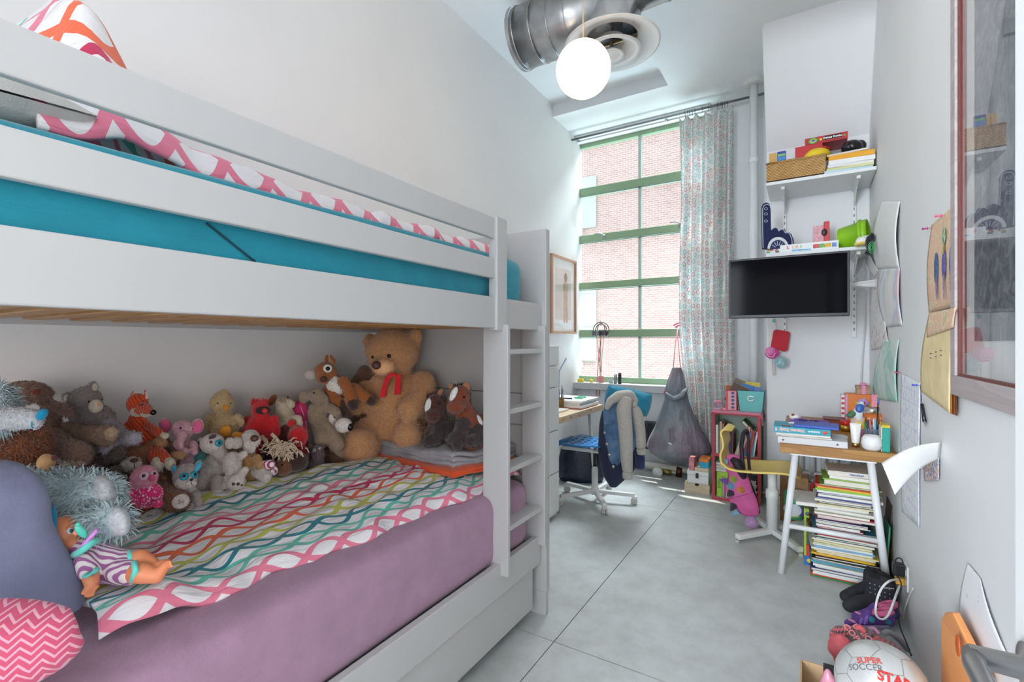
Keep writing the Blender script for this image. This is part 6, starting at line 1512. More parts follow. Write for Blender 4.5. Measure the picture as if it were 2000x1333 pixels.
t = thing('ring_binder', 'white ring binder lying at the front edge of the bamboo desk', 'binder', (a, 3.2, ZD)); z = ZD + .0005
part(MB().box((a, 3.115, z), (b_, 3.36, z + .036)), 'binder_cover', paint('#dcdadb', .45), t, bevel=.003); part(MB().box((a + .01, 3.3, z + .003), (b_ + .012, 3.37, z + .03)), 'paper_block', paint('#e9e2e4', .8), t)
for f in (.08, .86): part(MB().lathe([(.001, 0), (.005, .0), (.005, .003), (.001, .003)], 12, Matrix.Translation((a + (b_ - a) * f, 3.1155, z + .018)) @ rotm(90, 0, 0)), 'rivet', paint('#2a2828', .4), t)
z += .037
pile = [(-.012, .27, .008, '#d9d3c9', 'papers', 'loose white papers on the white ring binder', 3.13, -2), (-.008, .26, .010, '#e9e6e0', 'notebook', 'thin cream notebook under the teal book on the bamboo desk', 3.12, 3)]
for dx, L, h, cl, nm, lab, y, rz in pile:
    solo(MB().box((0, 0, 0), (L, .22, h), 0, rotm(0, 0, rz, (a + dx, y, z))), nm, paint(cl, .8), lab, nm, bevel=.0015); z += h + .0006
t = thing('book', 'thick teal book with upside down orange lettering on the bamboo desk', 'book', (a, 3.13, z)); Mb = rotm(0, 0, 1.5, (P(1511, 845, y=3.125).x, 3.128, z)); L = .272; h = .034
part(MB().box((0, 0, 0), (L, .22, .003), 0, Mb).box((0, 0, h - .003), (L, .22, h), 0, Mb).box((0, 0, .003), (L, .003, h - .003), 0, Mb), 'cover', paint('#2f9fb4', .4), t); part(MB().box((.004, .003, .003), (L - .004, .216, h - .003), 0, Mb), 'pages', paint('#e9e4d8', .8), t)
UP = lambda x, z_: Mb @ Matrix(((-1, 0, 0, x), (0, 0, -1, -.0006), (0, -1, 0, z_), (0, 0, 0, 1)))
lettering('Human Body', .0235, gloss('#f4f4f2'), UP(.090, h / 2), t, depth=.0004, bold=.0013); lettering('Human Body', .0235, paint('#e0562e', .4), UP(.090, h / 2) @ Matrix.Translation((0, 0, .0005)), t, depth=.0004)
lettering('Outside-In', .0135, gloss('#f4f4f2'), UP(.196, h / 2), t, bold=.0005); part(MB().ell(Mb @ Vector((.247, -.001, h / 2)), (.012, .0012, .009)), 'emblem', paint('#d8452e', .4), t, smooth=True); part(MB().box((.008, -.001, .008), (.018, .0, .026), 0, Mb), 'emblem', paint('#e8b0c0', .4), t)
z += h + .0006
solo(MB().box((0, 0, 0), (.215, .17, .014), 0, rotm(0, 0, -3, (P(1549, 838, y=3.15).x, 3.15, z))), 'notebook', paint('#2650b8', .4), 'blue notebook on top of the teal book', 'notebook', bevel=.002)
solo(MB().tube([P(1527, 833, y=3.15), P(1545, 835, y=3.15)], [.007, .007], 10), 'marker', paint('#8a2340', .4), 'dark red marker lying on the teal book', 'marker', smooth=True)
T = Toy('pencil_case', 'purple zipped pouch lying on the blue notebook', 1580, 838, d=2.86, group=None, cat='pouch')
T.body(paint('#7a50ae', .5, .15, 20), [(1578, 829, 42, 8, 0, 26), (1560, 827, 20, 9, .02, 22), (1606, 830, 17, 9, 0, 20)], vox=.005, rough=.006); T.on('pack', paint('#e9dfe6', .5, .2, 80), 1580, 831, 36, 4.5, .4, -4); T.on('dark_patch', paint('#3a2458', .5), 1566, 822, 10, 3, .4, 4); T.on('dark_patch', paint('#3a2458', .5), 1590, 823, 9, 2.6, .4, -3)
T = Toy('tissue_pack', 'white soft packet with a small brown print behind the purple pouch', 1553, 822, d=2.95, group=None, cat='packet')
T.body(paint('#f0eae6', .5), [(1553, 815, 13, 7, 0, 12, -12)], vox=.004, rough=.003); T.on('print', paint('#8a4a3a', .5), 1549, 811, 3.2, 3, .3)
def stand(name, lab, cat, px, py, **kw):
    c = dk(px, py); return thing(name, lab, cat, c, 0, **kw), c
t, c = stand('wooden_box', 'dark red wooden box at the back of the bamboo desk', 'box', 1630, 838)
part(MB().box((c.x - .06, c.y, c.z), (c.x + .05, c.y + .12, c.z + .055)), 'body', wood('#9a4e22', '#743414', 'x'), t, bevel=.002); part(MB().box((c.x - .064, c.y - .004, c.z + .056), (c.x + .054, c.y + .124, c.z + .064)), 'lid', wood('#8a3f20', '#6a2c14', 'x'), t, bevel=.002)
t, c = stand('small_jar', 'gold jar with a red lid on the bamboo desk', 'jar', 1652, 843)
part(MB().lathe([(.001, 0), (.027, 0), (.028, .04), (.001, .042)], 24, rotm(loc=c)), 'jar', metal('#c9a24a', .35), t, smooth=True); part(MB().lathe([(.028, .042), (.031, .046), (.031, .066), (.026, .07), (.001, .071)], 24, rotm(loc=c)), 'lid', gloss('#cf2a24'), t, smooth=True)
# orange flowered box with a lidded carton on it
x0, x1 = P(1655, 800, y=3.95).x, P(1704, 800, y=3.95).x; zb_ = ZD + .001; zt_ = P(1680, 771, y=3.95).z
t = thing('gift_box', 'orange box with painted flowers and a red checked edge on the bamboo desk', 'box', (x0, 4.0, zb_)); ym = 3.95
part(MB().box((x0 - .012, ym, zb_), (x1, ym + .12, zt_)), 'carton', paint('#e07a22', .45), t, bevel=.002); part(MB().box((x0 - .034, ym - .002, zb_), (x0 - .014, ym + .118, zt_ - .01)), 'checked_edge', paint('#ece4e4', .5), t)
for k in range(6): part(MB().box((x0 - .033, ym - .004, zb_ + .012 + k * .034), (x0 - .016, ym - .0015, zb_ + .028 + k * .034)), 'red_check', paint('#cf2f3a', .5), t)
part(MB().box((x0 - .012, ym - .003, zb_), (x0 + .0, ym - .0005, zt_ - .006)), 'pink_strip', paint('#e7a0c4', .5), t)
fc = P(1686, 788, y=ym - .003)
for k in range(5): part(MB().ell(fc + Vector((.020 * math.cos(k * 1.257), 0, .020 * math.sin(k * 1.257))), (.014, .002, .014)), 'petal', paint('#b294d8', .5), t, smooth=True)
part(MB().ell(fc + Vector((.004, -.002, .004)), (.009, .002, .008)), 'flower_centre', paint('#c8352f', .5), t, smooth=True)
for dx, dz in ((-.035, .0), (.038, -.012)): part(MB().ell(fc + Vector((dx, -.001, dz)), (.010, .002, .008)), 'leaf', paint('#b9c23a', .5), t, smooth=True)
x2, x3 = P(1672, 765, y=3.96).x, P(1701, 765, y=3.96).x; zc_ = zt_ + .001
t = thing('lidded_carton', 'kraft cardboard carton with a pink ribbon on top of the orange box', 'box', (x2, 4.0, zc_))
part(MB().box((x2 + .003, 3.963, zc_), (x3 - .003, 4.05, zc_ + .042)), 'carton', paint('#b39274', .7), t, bevel=.002); part(MB().box((x2, 3.96, zc_ + .034), (x3, 4.053, zc_ + .056)), 'lid', paint('#a5856a', .7), t, bevel=.002)
part(MB().box(((x2 + x3) / 2 - .008, 3.957, zc_), ((x2 + x3) / 2 + .012, 3.9605, zc_ + .058)), 'ribbon', paint('#e78fb4', .6), t); part(MB().ell(((x2 + x3) / 2, 3.98, zc_ + .066), (.02, .012, .012)), 'bow', paint('#e78fb4', .6), t, smooth=True)
# mug with a cone of sweets, pumpkin, jars
t, c = stand('mug', 'cream mug with bright painted rings holding the blue cone', 'mug', 1675, 846)
part(MB().lathe([(.001, 0), (.03, 0), (.036, .01), (.038, .10), (.035, .10), (.033, .012), (.001, .01)], 28, rotm(loc=c)), 'cup', gloss('#e9cdbb'), t, smooth=True)
for k, (cl, r) in enumerate((('#e8c92f', .026), ('#d8402f', .019), ('#e8e0d4', .013), ('#c8302f', .008))): part(MB().ell(c + Vector((.004 - .0, -.0375 - k * .0008, .05)), (r, .0022, r)), 'painted_ring', gloss(cl), t, smooth=True)
T = Toy('sweet_cone', 'white paper cone with blue print sticking out of the cream mug', 1674, 812, d=3.0, group=None, cat='cone')
T.loft('cone', paint('#e9edf2', .5), [(785, 1680, 1687), (789, 1675, 1687), (797, 1670, 1687), (806, 1666, 1686), (822, 1666, 1684)], .7); T.on('blue_print', paint('#2f62b8', .4, .3, 60), 1679, 798, 7, 9, .35, -12)
T.limb('green_pad', paint('#4f7a5a', .6), [(1668, 806, 8, .02), (1660, 812, 7, .02), (1652, 811, 2, .02)])
T = Toy('pumpkin', 'orange ribbed pumpkin ornament behind the pencil cup', 1706, 828, d=3.02, group=None, cat='ornament')
rings = MB(); cc = T.pt(1706, 818)
for k in range(9): a_ = k * 2 * math.pi / 9; rings.ell(cc + Vector((.028 * math.cos(a_), .028 * math.sin(a_), 0)), (.03, .03, .034))
part(rings, 'pumpkin_body', paint('#dd7430', .5), T.root, smooth=True); part(MB().tube([cc + Vector((0, 0, .03)), cc + Vector((.006, 0, .05))], .006, 8), 'stalk', paint('#6a7a3a', .6), T.root, smooth=True)
t, c = stand('lidded_tin', 'white lidded tin at the back right of the bamboo desk', 'tin', 1704, 833); c = P(1704, 838, y=3.85); c.z = ZD + .001
part(MB().lathe([(.001, 0), (.045, 0), (.045, .13), (.001, .13)], 28, rotm(loc=c)), 'tin', paint('#d9dcdc', .4), t, smooth=True); part(MB().lathe([(.047, .13), (.047, .15), (.001, .152)], 28, rotm(loc=c)), 'lid', metal('#c6c4be', .4), t, smooth=True)
c = P(1711, 803, y=3.86); t = thing('card_box', 'pink and blue printed packet standing on the white tin', 'packet', (c.x, 3.86, ZD + .154))
part(MB().box((c.x - .026, 3.845, ZD + .154), (c.x + .028, 3.875, ZD + .235)), 'packet', paint('#e58b96', .5, .15, 60), t, bevel=.002); part(MB().box((c.x + .004, 3.843, ZD + .165), (c.x + .022, 3.846, ZD + .22)), 'blue_panel', paint('#4f78b4', .5), t)
t, c = stand('cream_tube', 'white cosmetic tube standing on its gold cap on the bamboo desk', 'tube', 1671, 873)
mb = MB(); V = []; n = 20
for z_, rx, ry in ((.022, .018, .018), (.04, .0195, .018), (.08, .0225, .013), (.115, .026, .005), (.128, .0265, .0015)):
    for k in range(n): a_ = 2 * math.pi * k / n; V.append(c + Vector((rx * math.cos(a_), ry * math.sin(a_), z_)))
mb.add(V, [(i * n + k, i * n + (k + 1) % n, (i + 1) * n + (k + 1) % n, (i + 1) * n + k) for i in range(4) for k in range(n)] + [tuple(range(4 * n, 5 * n))])
part(mb, 'tube', paint('#eeeae6', .4), t, smooth=True); part(MB().lathe([(.001, 0), (.0185, 0), (.0185, .022), (.001, .0225)], 20, rotm(loc=c)), 'cap', metal('#c9a86a', .35), t, smooth=True)
t, c = stand('pencil_cup', 'clear plastic cup full of pens and pencils on the bamboo desk', 'cup', 1702, 862); c.y = min(c.y, 3.33)
cc2 = Mt('clear_acrylic', .06); cc2.base('#cfdcea').set(Transmission_Weight=.85, IOR=1.2)
part(MB().box((c.x - .04, c.y - .03, c.z), (c.x + .04, c.y + .03, c.z + .003)).box((c.x - .042, c.y - .032, c.z), (c.x + .042, c.y - .030, c.z + .09)).box((c.x - .042, c.y + .03, c.z), (c.x + .042, c.y + .032, c.z + .09)).box((c.x - .042, c.y - .03, c.z), (c.x - .04, c.y + .03, c.z + .09)).box((c.x + .04, c.y - .03, c.z), (c.x + .042, c.y + .03, c.z + .09)), 'cup', cc2.mat, t)
rng = random.Random(4)
for i, (cl, nm) in enumerate((('#3f9a4a', 'green'), ('#2f4a3a', 'dark green'), ('#e6e6e2', 'white'), ('#d96a8a', 'pink'), ('#6fae3a', 'lime'), ('#7fc0d8', 'pale blue'), ('#e9e2d8', 'cream'), ('#2f5fae', 'blue'), ('#b9c86a', 'olive'), ('#d84a4a', 'red'))):
    x = c.x - .032 + .007 * i; y = c.y + rng.uniform(-.02, .02); top = Vector((x + rng.uniform(-.012, .012), y + rng.uniform(-.01, .01), c.z + rng.uniform(.11, .145)))
    p = thing('pencil', nm + ' pencil standing in the clear cup on the bamboo desk', 'pencil', (x, y, c.z + .004), 0, 'pencils in the clear cup')
    part(MB().tube([(x, y, c.z + .004), top], .0042, 8), 'barrel', paint(cl, .4), p, smooth=True); d = (top - Vector((x, y, c.z))).normalized(); part(MB().tube([top, top + d * .012], [.0042, .0008], 8), 'tip', paint('#dcc39a' if i % 2 else cl, .5), p, smooth=True)
p = thing('paint_brush', 'long black paintbrush standing highest in the clear cup', 'brush', (c.x + .01, c.y, c.z)); part(MB().tube([(c.x + .012, c.y, c.z + .004), (c.x + .018, c.y, c.z + .21)], .0042, 8), 'handle', gloss('#1a1a1e'), p, smooth=True); part(MB().tube([(c.x + .018, c.y, c.z + .21), (c.x + .0185, c.y, c.z + .235)], [.004, .0015], 8), 'bristle', paint('#4a3a2a', .8), p, smooth=True)
t, c = stand('round_vase', 'round white ceramic vase at the front right of the bamboo desk', 'vase', 1704, 882); c.y = max(c.y, 3.15)
part(MB().lathe([(.001, 0), (.03, 0), (.042, .012), (.0475, .036), (.043, .062), (.033, .078), (.031, .078), (.038, .06), (.04, .036), (.03, .008), (.001, .006)], 32, rotm(loc=c)), 'vase_body', paint('#f0efed', .35), t, smooth=True)
x0, x1 = P(1723, 870, y=3.14).x, P(1738, 870, y=3.14).x; t = thing('index_box', 'teal card box with a yellow top at the front right corner of the bamboo desk', 'box', (x0, 3.15, ZD))
part(MB().box((x0, 3.13, ZD + .0005), (x1, 3.22, ZD + .125)), 'box', paint('#1fa292', .45), t, bevel=.002); part(MB().box((x0 - .004, 3.14, ZD + .0005), (x0 - .0002, 3.225, ZD + .13)), 'white_cards', paint('#efe9d9', .7), t); part(MB().box((x0 - .002, 3.135, ZD + .1255), (x1, 3.225, ZD + .138)), 'yellow_top', paint('#e6c93a', .5), t)
solo(MB().box((P(1681, 862, y=3.4).x, 3.40, ZD + .0005), (P(1686, 862, y=3.4).x, 3.43, ZD + .07)), 'packet', paint('#d58ac0', .5), 'small pink packet beside the white tube on the bamboo desk', 'packet', bevel=.002)
# ================================================================ yellow chair with the pink backpack
hx, hy = -.19, 3.67
t = thing('school_chair', 'yellow shell chair on a white pedestal at the bamboo desk', 'chair', (hx, hy, 0))
M_yel = paint('#f8db78', .4, .02)
prof = [(-.43, .70), (-.47, .71), (-.485, .69), (-.475, .65), (-.47, .60), (-.485, .55), (-.478, .50), (-.45, .465), (-.40, .452), (-.33, .452), (-.25, .458), (-.16, .468), (-.10, .470), (-.05, .462), (-.02, .44)]
fine = []
for i in range(len(prof) - 1):
    p0 = prof[max(0, i - 1)]; p1 = prof[i]; p2 = prof[i + 1]; p3 = prof[min(len(prof) - 1, i + 2)]
    for k in range(4):
        u = k / 4; fine.append(tuple(.5 * ((2 * b) + (-a + c) * u + (2 * a - 5 * b + 4 * c - d) * u * u + (-a + 3 * b - 3 * c + d) * u ** 3) for a, b, c, d in zip(p0, p1, p2, p3)))
fine.append(prof[-1]); nF = len(fine) - 1
def shell(u, v):
    k = u * nF; i = min(nF - 1, int(k)); f = k - i; x = fine[i][0] + (fine[i + 1][0] - fine[i][0]) * f; z = fine[i][1] + (fine[i + 1][1] - fine[i][1]) * f
    w = .185 if u > .5 else .135 + .05 * (u / .5); w *= (1 - .35 * max(0, (u - .9) / .1) ** 2) * (1 - .4 * max(0, (.12 - u) / .12) ** 2)
    return (x, hy + (v - .5) * 2 * w, z + .014 * (abs(v - .5) * 2) ** 2.5 * (1 if u > .45 else 0))
part(MB().sheet(shell, nF, 18, .012), 'seat_shell', M_yel, t, smooth=True)
part(MB().lathe([(.001, .03), (.036, .03), (.036, .26), (.04, .265), (.04, .32), (.028, .325), (.028, .44), (.06, .447), (.001, .45)], 24, rotm(loc=(hx, hy, 0))), 'column', M_whitem, t, smooth=True, bevel=0)
part(MB().tube([(hx - .06, hy, .29), (hx + .06, hy, .29)], .006, 8), 'height_knob', M_steel, t, smooth=True)
for px, py in ((1440, 1052), (1564, 1078), (1476, 1017), (1578, 1022)):
    e = P(px, py, z=.025); d = Vector((e.x - hx, e.y - hy, 0))
    f = part(MB().bar((hx + d.x * .05, hy + d.y * .05, .045), (e.x, e.y, .034), .042, .034), 'foot', M_whitem, t, bevel=.006)
    part(MB().box((e.x - .012, e.y - .012, 0), (e.x + .012, e.y + .012, .016)), 'glide', paint('#b9b6b0', .6), f)
T = Toy('backpack', 'pink child backpack with coloured felt spikes hanging on the yellow chair', 1448, 1000, d=3.30, group=None, cat='backpack')
M_pk = paint('#d4609c', .6, .1, 20, .15, 200); M_pk2 = paint('#b24687', .6, .1, 20, .15, 200)
T.loft('bag_body', M_pk, [(888, 1424, 1440), (893, 1418, 1448), (905, 1419, 1452), (930, 1417, 1462), (955, 1416, 1470), (972, 1420, 1478), (990, 1428, 1483), (1003, 1440, 1482), (1009, 1452, 1474)], .42, wr=.03)
T.line('seam', M_pk2, [(1425, 974), (1440, 971), (1455, 967), (1470, 961)], .0035)
for (x, y), cl, d in zip(((1433, 937), (1427, 950), (1447, 958), (1427, 964), (1433, 989), (1414, 905), (1414, 930), (1413, 942), (1439, 1003)), ('#a5b83a', '#5fa8cc', '#e0862f', '#3a2f3e', '#3a2f3e', '#7fa3c4', '#8fb83a', '#6a4a94', '#7fb0cc'), range(9)):
    c, n = T.hit(x, y); n = n if d < 5 else (T.rt * -1 + Vector((0, 0, .1 if y < 1000 else -.8))).normalized()
    q = n.to_track_quat('Z', 'Y').to_matrix().to_4x4(); q.translation = c - n * .004
    part(MB().lathe([(.026, 0), (.023, .010), (.012, .036), (.001, .056)], 14, q), 'spike', cloth(cl), T.root, smooth=True)
M_bk = paint('#241e2a', .6, .1, 30)
T.limb('back_pad', M_bk, [(1428, 896, 6, -.02), (1440, 905, 12, -.05), (1448, 920, 11, -.06), (1454, 935, 6, -.05)], 'black padded collar')
T.limb('strap', M_bk, [(1452, 918, 4, -.06), (1450, 900, 4, -.08), (1448, 870, 4, -.05), (1452, 845, 4, .0), (1458, 840, 4, .05), (1460, 850, 4, .08)]); T.limb('strap', M_bk, [(1466, 935, 3, -.03), (1463, 910, 3, -.10), (1461, 880, 3, -.12), (1463, 862, 3, -.08), (1460, 848, 3, .02)])
T.limb('trim', M_bk, [(1458, 930, 3, -.03), (1470, 955, 3, -.01), (1480, 985, 3, 0), (1482, 1004, 3, 0)])
mb = MB(); rng = random.Random(9); cp = T.pt(1468, 1021, -.03); mb.ell(cp, (.035, .035, .035))
for k in range(600):
    d = Vector((rng.gauss(0, 1), rng.gauss(0, 1), rng.gauss(0, 1))).normalized(); mb.tube([cp + d * .03, cp + d * rng.uniform(.040, .048)], [.002, .0006], 4)
part(mb, 'pompom', plush('#c9a2cf'), T.root, smooth=True, label='lavender pompom'); part(MB().tube([T.pt(1470, 1003, -.02), cp + Vector((0, 0, .03))], .003, 6), 'chain', M_steel, T.root)

# ================================================================ the floor stack of books under the bamboo desk
NUM = 'lowest second third fourth fifth sixth seventh eighth ninth tenth eleventh twelfth thirteenth fourteenth fifteenth sixteenth seventeenth eighteenth nineteenth twentieth'.split()
TENS = ['', '', 'twenty', 'thirty', 'forty', 'fifty']
def ordinal(i):
    if i < 20: return NUM[i]
    a, b = divmod(i + 1, 10)
    return ({2: 'twentieth', 3: 'thirtieth', 4: 'fortieth', 5: 'fiftieth'}[a] if b == 0 else TENS[a] + '-' + ('first second third fourth fifth sixth seventh eighth ninth'.split()[b - 1]))
seq = [('#3f8a4a', .008, 'green', 1), ('#d8402c', .012, 'red', 1), ('#e6e2da', .011, 'cream', 0), ('#e3e0da', .010, 'white', 0), ('#2a3a86', .014, 'navy', 0), ('#dcd8d0', .012, 'pale', 0), ('#e9e6e0', .012, 'white', 0), ('#56a8b4', .013, 'teal', 1), ('#2f6fa8', .010, 'blue', 0),
    ('#22302a', .009, 'dark green', 0), ('#2a2522', .010, 'black', 0), ('#c46a58', .007, 'brick', 1), ('#e8bb22', .009, 'yellow', 1), ('#e8e4d8', .013, 'ivory', 0), ('#e2c65a', .008, 'straw yellow', 0), ('#ddd9d0', .010, 'pale grey', 0), ('#7fb0d8', .008, 'sky blue', 1), ('#e6e3dc', .012, 'white', 0), ('#9ab86a', .008, 'leaf green', 0), ('#e9d98a', .008, 'lemon', 0),
    ('#dcd6c8', .010, 'beige', 0), ('#2f5a44', .008, 'forest green', 0), ('#3f7a5a', .007, 'sea green', 0), ('#d9d4ca', .009, 'grey', 0), ('#a83238', .009, 'crimson', 1), ('#e2d27a', .008, 'pale yellow', 0), ('#e4e0d8', .012, 'white', 0), ('#2a6f86', .008, 'petrol', 0), ('#c23a4e', .008, 'rose red', 0), ('#e8e4de', .012, 'white', 0),
    ('#2f2c30', .009, 'black', 0), ('#d8d3c8', .013, 'beige', 0), ('#27315e', .008, 'navy', 0), ('#d98aa4', .007, 'pink', 0), ('#e3dfd6', .012, 'white', 0), ('#b8284a', .008, 'cerise', 1), ('#d2ccbe', .013, 'sand', 0), ('#b8c4a0', .010, 'sage', 0), ('#e8e6e2', .009, 'white', 0), ('#e6e4e0', .020, 'pale large', 0),
    ('#d6c68a', .008, 'straw', 0), ('#2e4a34', .008, 'dark green', 0), ('#dedad2', .013, 'grey white', 0), ('#7a2c34', .007, 'maroon', 0), ('#3a4f8a', .008, 'blue', 1), ('#e0dcd4', .013, 'white', 0), ('#39518f', .008, 'royal blue', 0), ('#e4e1da', .012, 'cream', 0), ('#8fc03a', .010, 'lime green', 1), ('#e8b030', .010, 'amber', 1), ('#cf3630', .013, 'scarlet', 1), ('#6f9a3f', .006, 'grass green', 0), ('#ddd6c6', .026, 'thick white', 0), ('#8fb84a', .006, 'pale green', 1), ('#c9b79c', .020, 'tan', 0), ('#e4ddd0', .026, 'white lettered', 1)]
sc_ = .605 / sum(k[1] + .0005 for k in seq); z = .001; rng = random.Random(21)
for i, (cl, T_, nm, sp) in enumerate(seq):
    T_ *= sc_; dx = rng.uniform(-.016, .014); dy = rng.uniform(-.012, .012); L = .27 + rng.uniform(-.02, .022); D = .21; rz = rng.uniform(-3, 3); x0 = .034 + .032 * i / 56
    if nm == 'pale large': L, x0, D, rz = .34, -.035, .25, 5
    if i in (28, 29, 30, 31, 32, 33): L -= .05
    if i >= 52: L, x0 = .215, .088 + (.02 if i > 53 else 0); dx *= .4
    M = rotm(0, 0, rz, (x0 + dx, 3.165 + dy, z))
    b = book_flat(M, L, D, T_, cl, '%s book, %s of the floor stack under the bamboo desk' % (nm, 'topmost' if i == len(seq) - 1 else ordinal(i) + ('' if i == 0 else ' from the bottom')), 'books in the floor stack', bool(sp), ('#ece8de', '#e2dccc', '#e9e6e2')[i % 3])
    if nm == 'white lettered': lettering('Hanukkah', .016, paint('#3a5f9a', .5), M @ FRONT(.13, -.0006, T_ / 2), b, bold=.0004)
    z += T_ + .0005
# thin books leaning between the stack and the wall
for i, (y, cl, h, nm) in enumerate(((3.18, '#2f8a6a', .34, 'green thin book leaning on the right wall beside the floor stack'), (3.24, '#d8b83a', .30, 'yellow thin book leaning on the right wall behind the stack'), (3.30, '#4a3a30', .42, 'dark brown board leaning on the right wall beside the stack'))):
    solo(MB().box((0, 0, 0), (.006, .2, h), 0, rotm(0, 4, 0, (.352 + .010 * i, y, .001))), 'book' if i < 2 else 'board', paint(cl, .5, .2, 30), nm, 'book' if i < 2 else 'board', bevel=.001)
# toys and boxes behind the stack
t = thing('storage_box', 'lime green toy box with red and blue fronts beside the floor stack', 'box', (-.05, 3.3, 0))
x0, x1 = P(1570, 1050, y=3.32).x, .02
mb = MB().box((x0, 3.32, .0), (x1, 3.34, .11)).box((x0, 3.32, .275), (x1, 3.34, .33)).box((x0, 3.32, .11), (x0 + .014, 3.34, .275)).box((x0, 3.34, 0), (x0 + .01, 3.52, .33))
part(mb, 'box_shell', paint('#a2c23a', .45), t, bevel=.003); part(MB().box((x0 + .012, 3.316, .045), (x1, 3.3205, .118)), 'red_front', paint('#cf3030', .45, .3, 40), t); part(MB().box((x0, 3.314, 0), (x1, 3.319, .052)), 'blue_front', paint('#2f6fc0', .45), t); part(MB().ell((x0 + .035, 3.313, .028), (.022, .003, .014)), 'yellow_oval', paint('#e6c83a', .5), t, smooth=True)
part(MB().ell((x0 + .018, 3.318, .30), (.011, .004, .011)), 'ring_bolt', paint('#4a5a6a', .4), t, smooth=True)
T = Toy('toy_doll', 'brown haired toy inside the lime green toy box', 1582, 1020, d=3.12, group=None, cat='toy'); T.body(plush('#8a5a34'), [(1583, 1016, 7, 13, 0, 8)], vox=.005, fur=.006, n=300)
T = Toy('red_bag', 'round red cloth bag with a black cord behind the floor stack', 1606, 985, d=3.16, group=None, cat='bag')
T.body(paint('#d2262c', .5, .12, 12), [(1603, 958, 22, 22, 0, 20), (1618, 945, 20, 16, .02, 16, 25), (1630, 930, 13, 10, .02, 10, 30), (1596, 968, 14, 14, -.01, 14)], vox=.007, rough=.008)
T.limb('cord', M_bk, [(1577, 978, 1.4, -.05), (1588, 955, 1.4, -.07), (1606, 938, 1.4, -.08), (1630, 920, 1.4, -.04), (1644, 915, 1.4, -.02)])
T.on('badge', paint('#7a5aa8', .5, .4, 60), 1598, 944, 8, 6, .3, 30)
T = Toy('plastic_tub', 'green plastic tub with purple and yellow printing behind the bamboo desk leg', 1552, 1012, d=3.42, group=None, cat='tub')
T.loft('tub', paint('#3fae7a', .4, .1, 20), [(957, 1536, 1568), (963, 1531, 1570), (985, 1531, 1570), (1008, 1533, 1568), (1013, 1536, 1566)], .7); T.on('white_label', paint('#e6eaf0', .5), 1548, 996, 16, 13, .15); T.on('purple_label', paint('#6a5ab8', .5), 1563, 999, 7, 10, .2); T.on('yellow_label', paint('#e6c33a', .5), 1546, 1006, 14, 4, .2)
c = P(1538, 962, y=4.05); solo(MB().box((c.x - .05, 4.05, .0), (c.x + .13, 4.2, .33)), 'cardboard_box', paint('#a8805a', .8, .15, 20), 'brown cardboard box against the alcove wall behind the green tub', 'box', bevel=.003)
# white pipes of the radiator in the alcove
t = thing('alcove_radiator', 'white tubular radiator low on the alcove wall behind the bamboo desk', 'radiator', (.1, 4.34, .2))
for k in range(5): part(MB().tube([(-.03 + k * .075, 4.345, .30), (-.03 + k * .075, 4.345, .66)], .02, 14), 'tube', M_whitem, t, smooth=True)
for z in (.30, .66): part(MB().tube([(-.06, 4.345, z), (.33, 4.345, z)], .018, 12), 'header', M_whitem, t, smooth=True)

# ================================================================ right wall: drawings, calendar, framed picture, socket
M_paper = paint('#efeeec', .8, .02, 20)
def sheet_on_wall(name, lab, cat, quad, m, curl=.0, bulge=.012, off=.004, nu=14, nv=18, par=None, lift=None):
    """a paper on the right wall through four pixels (top left, top right, bottom right, bottom left); curl lifts its far edge"""
    q = [P(x, y, x=XR - off) for x, y in quad]
    def fn(u, v):
        p = q[0].lerp(q[1], u).lerp(q[3].lerp(q[2], u), v)
        p.x -= bulge * math.sin(v * math.pi) * (.5 + .5 * (1 - u)) + curl * (1 - u) ** 2 * v
        if lift: p.x -= lift(u, v)
        return p
    mb = MB().sheet(fn, nu, nv, .0012)
    if par is not None: return part(mb, name, m, par, smooth=True)
    return solo(mb, name, m, lab, cat, smooth=True)
def art(name, stops, sc=14, det=4, dist=1.5, base='#efeeea'):
    m = Mt(name, .8); n = m.noise(sc, det, None, .6, dist); m.base(m.ramp(n, [(p, c) for p, c in stops])); return m.mat
G = 'drawings on the right wall'
def wallsheet(*a, **k):
    o = sheet_on_wall(*a, **k); o['group'] = G; return o
wallsheet('sketch_sheet', 'white sketch pad sheet topmost on the right wall beside the shelves', 'drawing', [(1722, 392), (1758, 394), (1757, 524), (1712, 526)], M_paper, bulge=.03)
wallsheet('painting', 'orange and teal painting peeking out behind the topmost sketch sheet', 'drawing', [(1716, 408), (1732, 400), (1730, 500), (1708, 512)], art('orange_teal_paint', [(.42, '#e6e2d8'), (.46, '#dd9a2f'), (.55, '#e0a24a'), (.57, '#2fa58c'), (.6, '#d8d2c8')], 9), bulge=.002, off=.003)
wallsheet('curled_sheet', 'curled white sheet hanging under the black cap', 'drawing', [(1684, 480), (1698, 486), (1717, 530), (1708, 541)], M_paper, bulge=.02)
wallsheet('drawing', 'white drawing with a pastel rainbow below the topmost sketch sheet', 'drawing', [(1716, 526), (1758, 524), (1763, 636), (1730, 640)], art('pastel_rainbow', [(.3, '#efeeec'), (.48, '#edeae8'), (.55, '#c9d9ea'), (.6, '#e9c9d2'), (.66, '#d2e6d6'), (.72, '#efeeec')], 3.2, 1, .6), bulge=.02)
wallsheet('drawing', 'crumpled white drawing with red and black marks left of the rainbow drawing', 'drawing', [(1704, 560), (1724, 556), (1736, 678), (1702, 684)], art('red_black_marks', [(.42, '#efecea'), (.58, '#ebe6e4'), (.62, '#d98a84'), (.64, '#ece8e6'), (.70, '#3a3238'), (.72, '#efecea')], 12, 3, 2), bulge=.012)
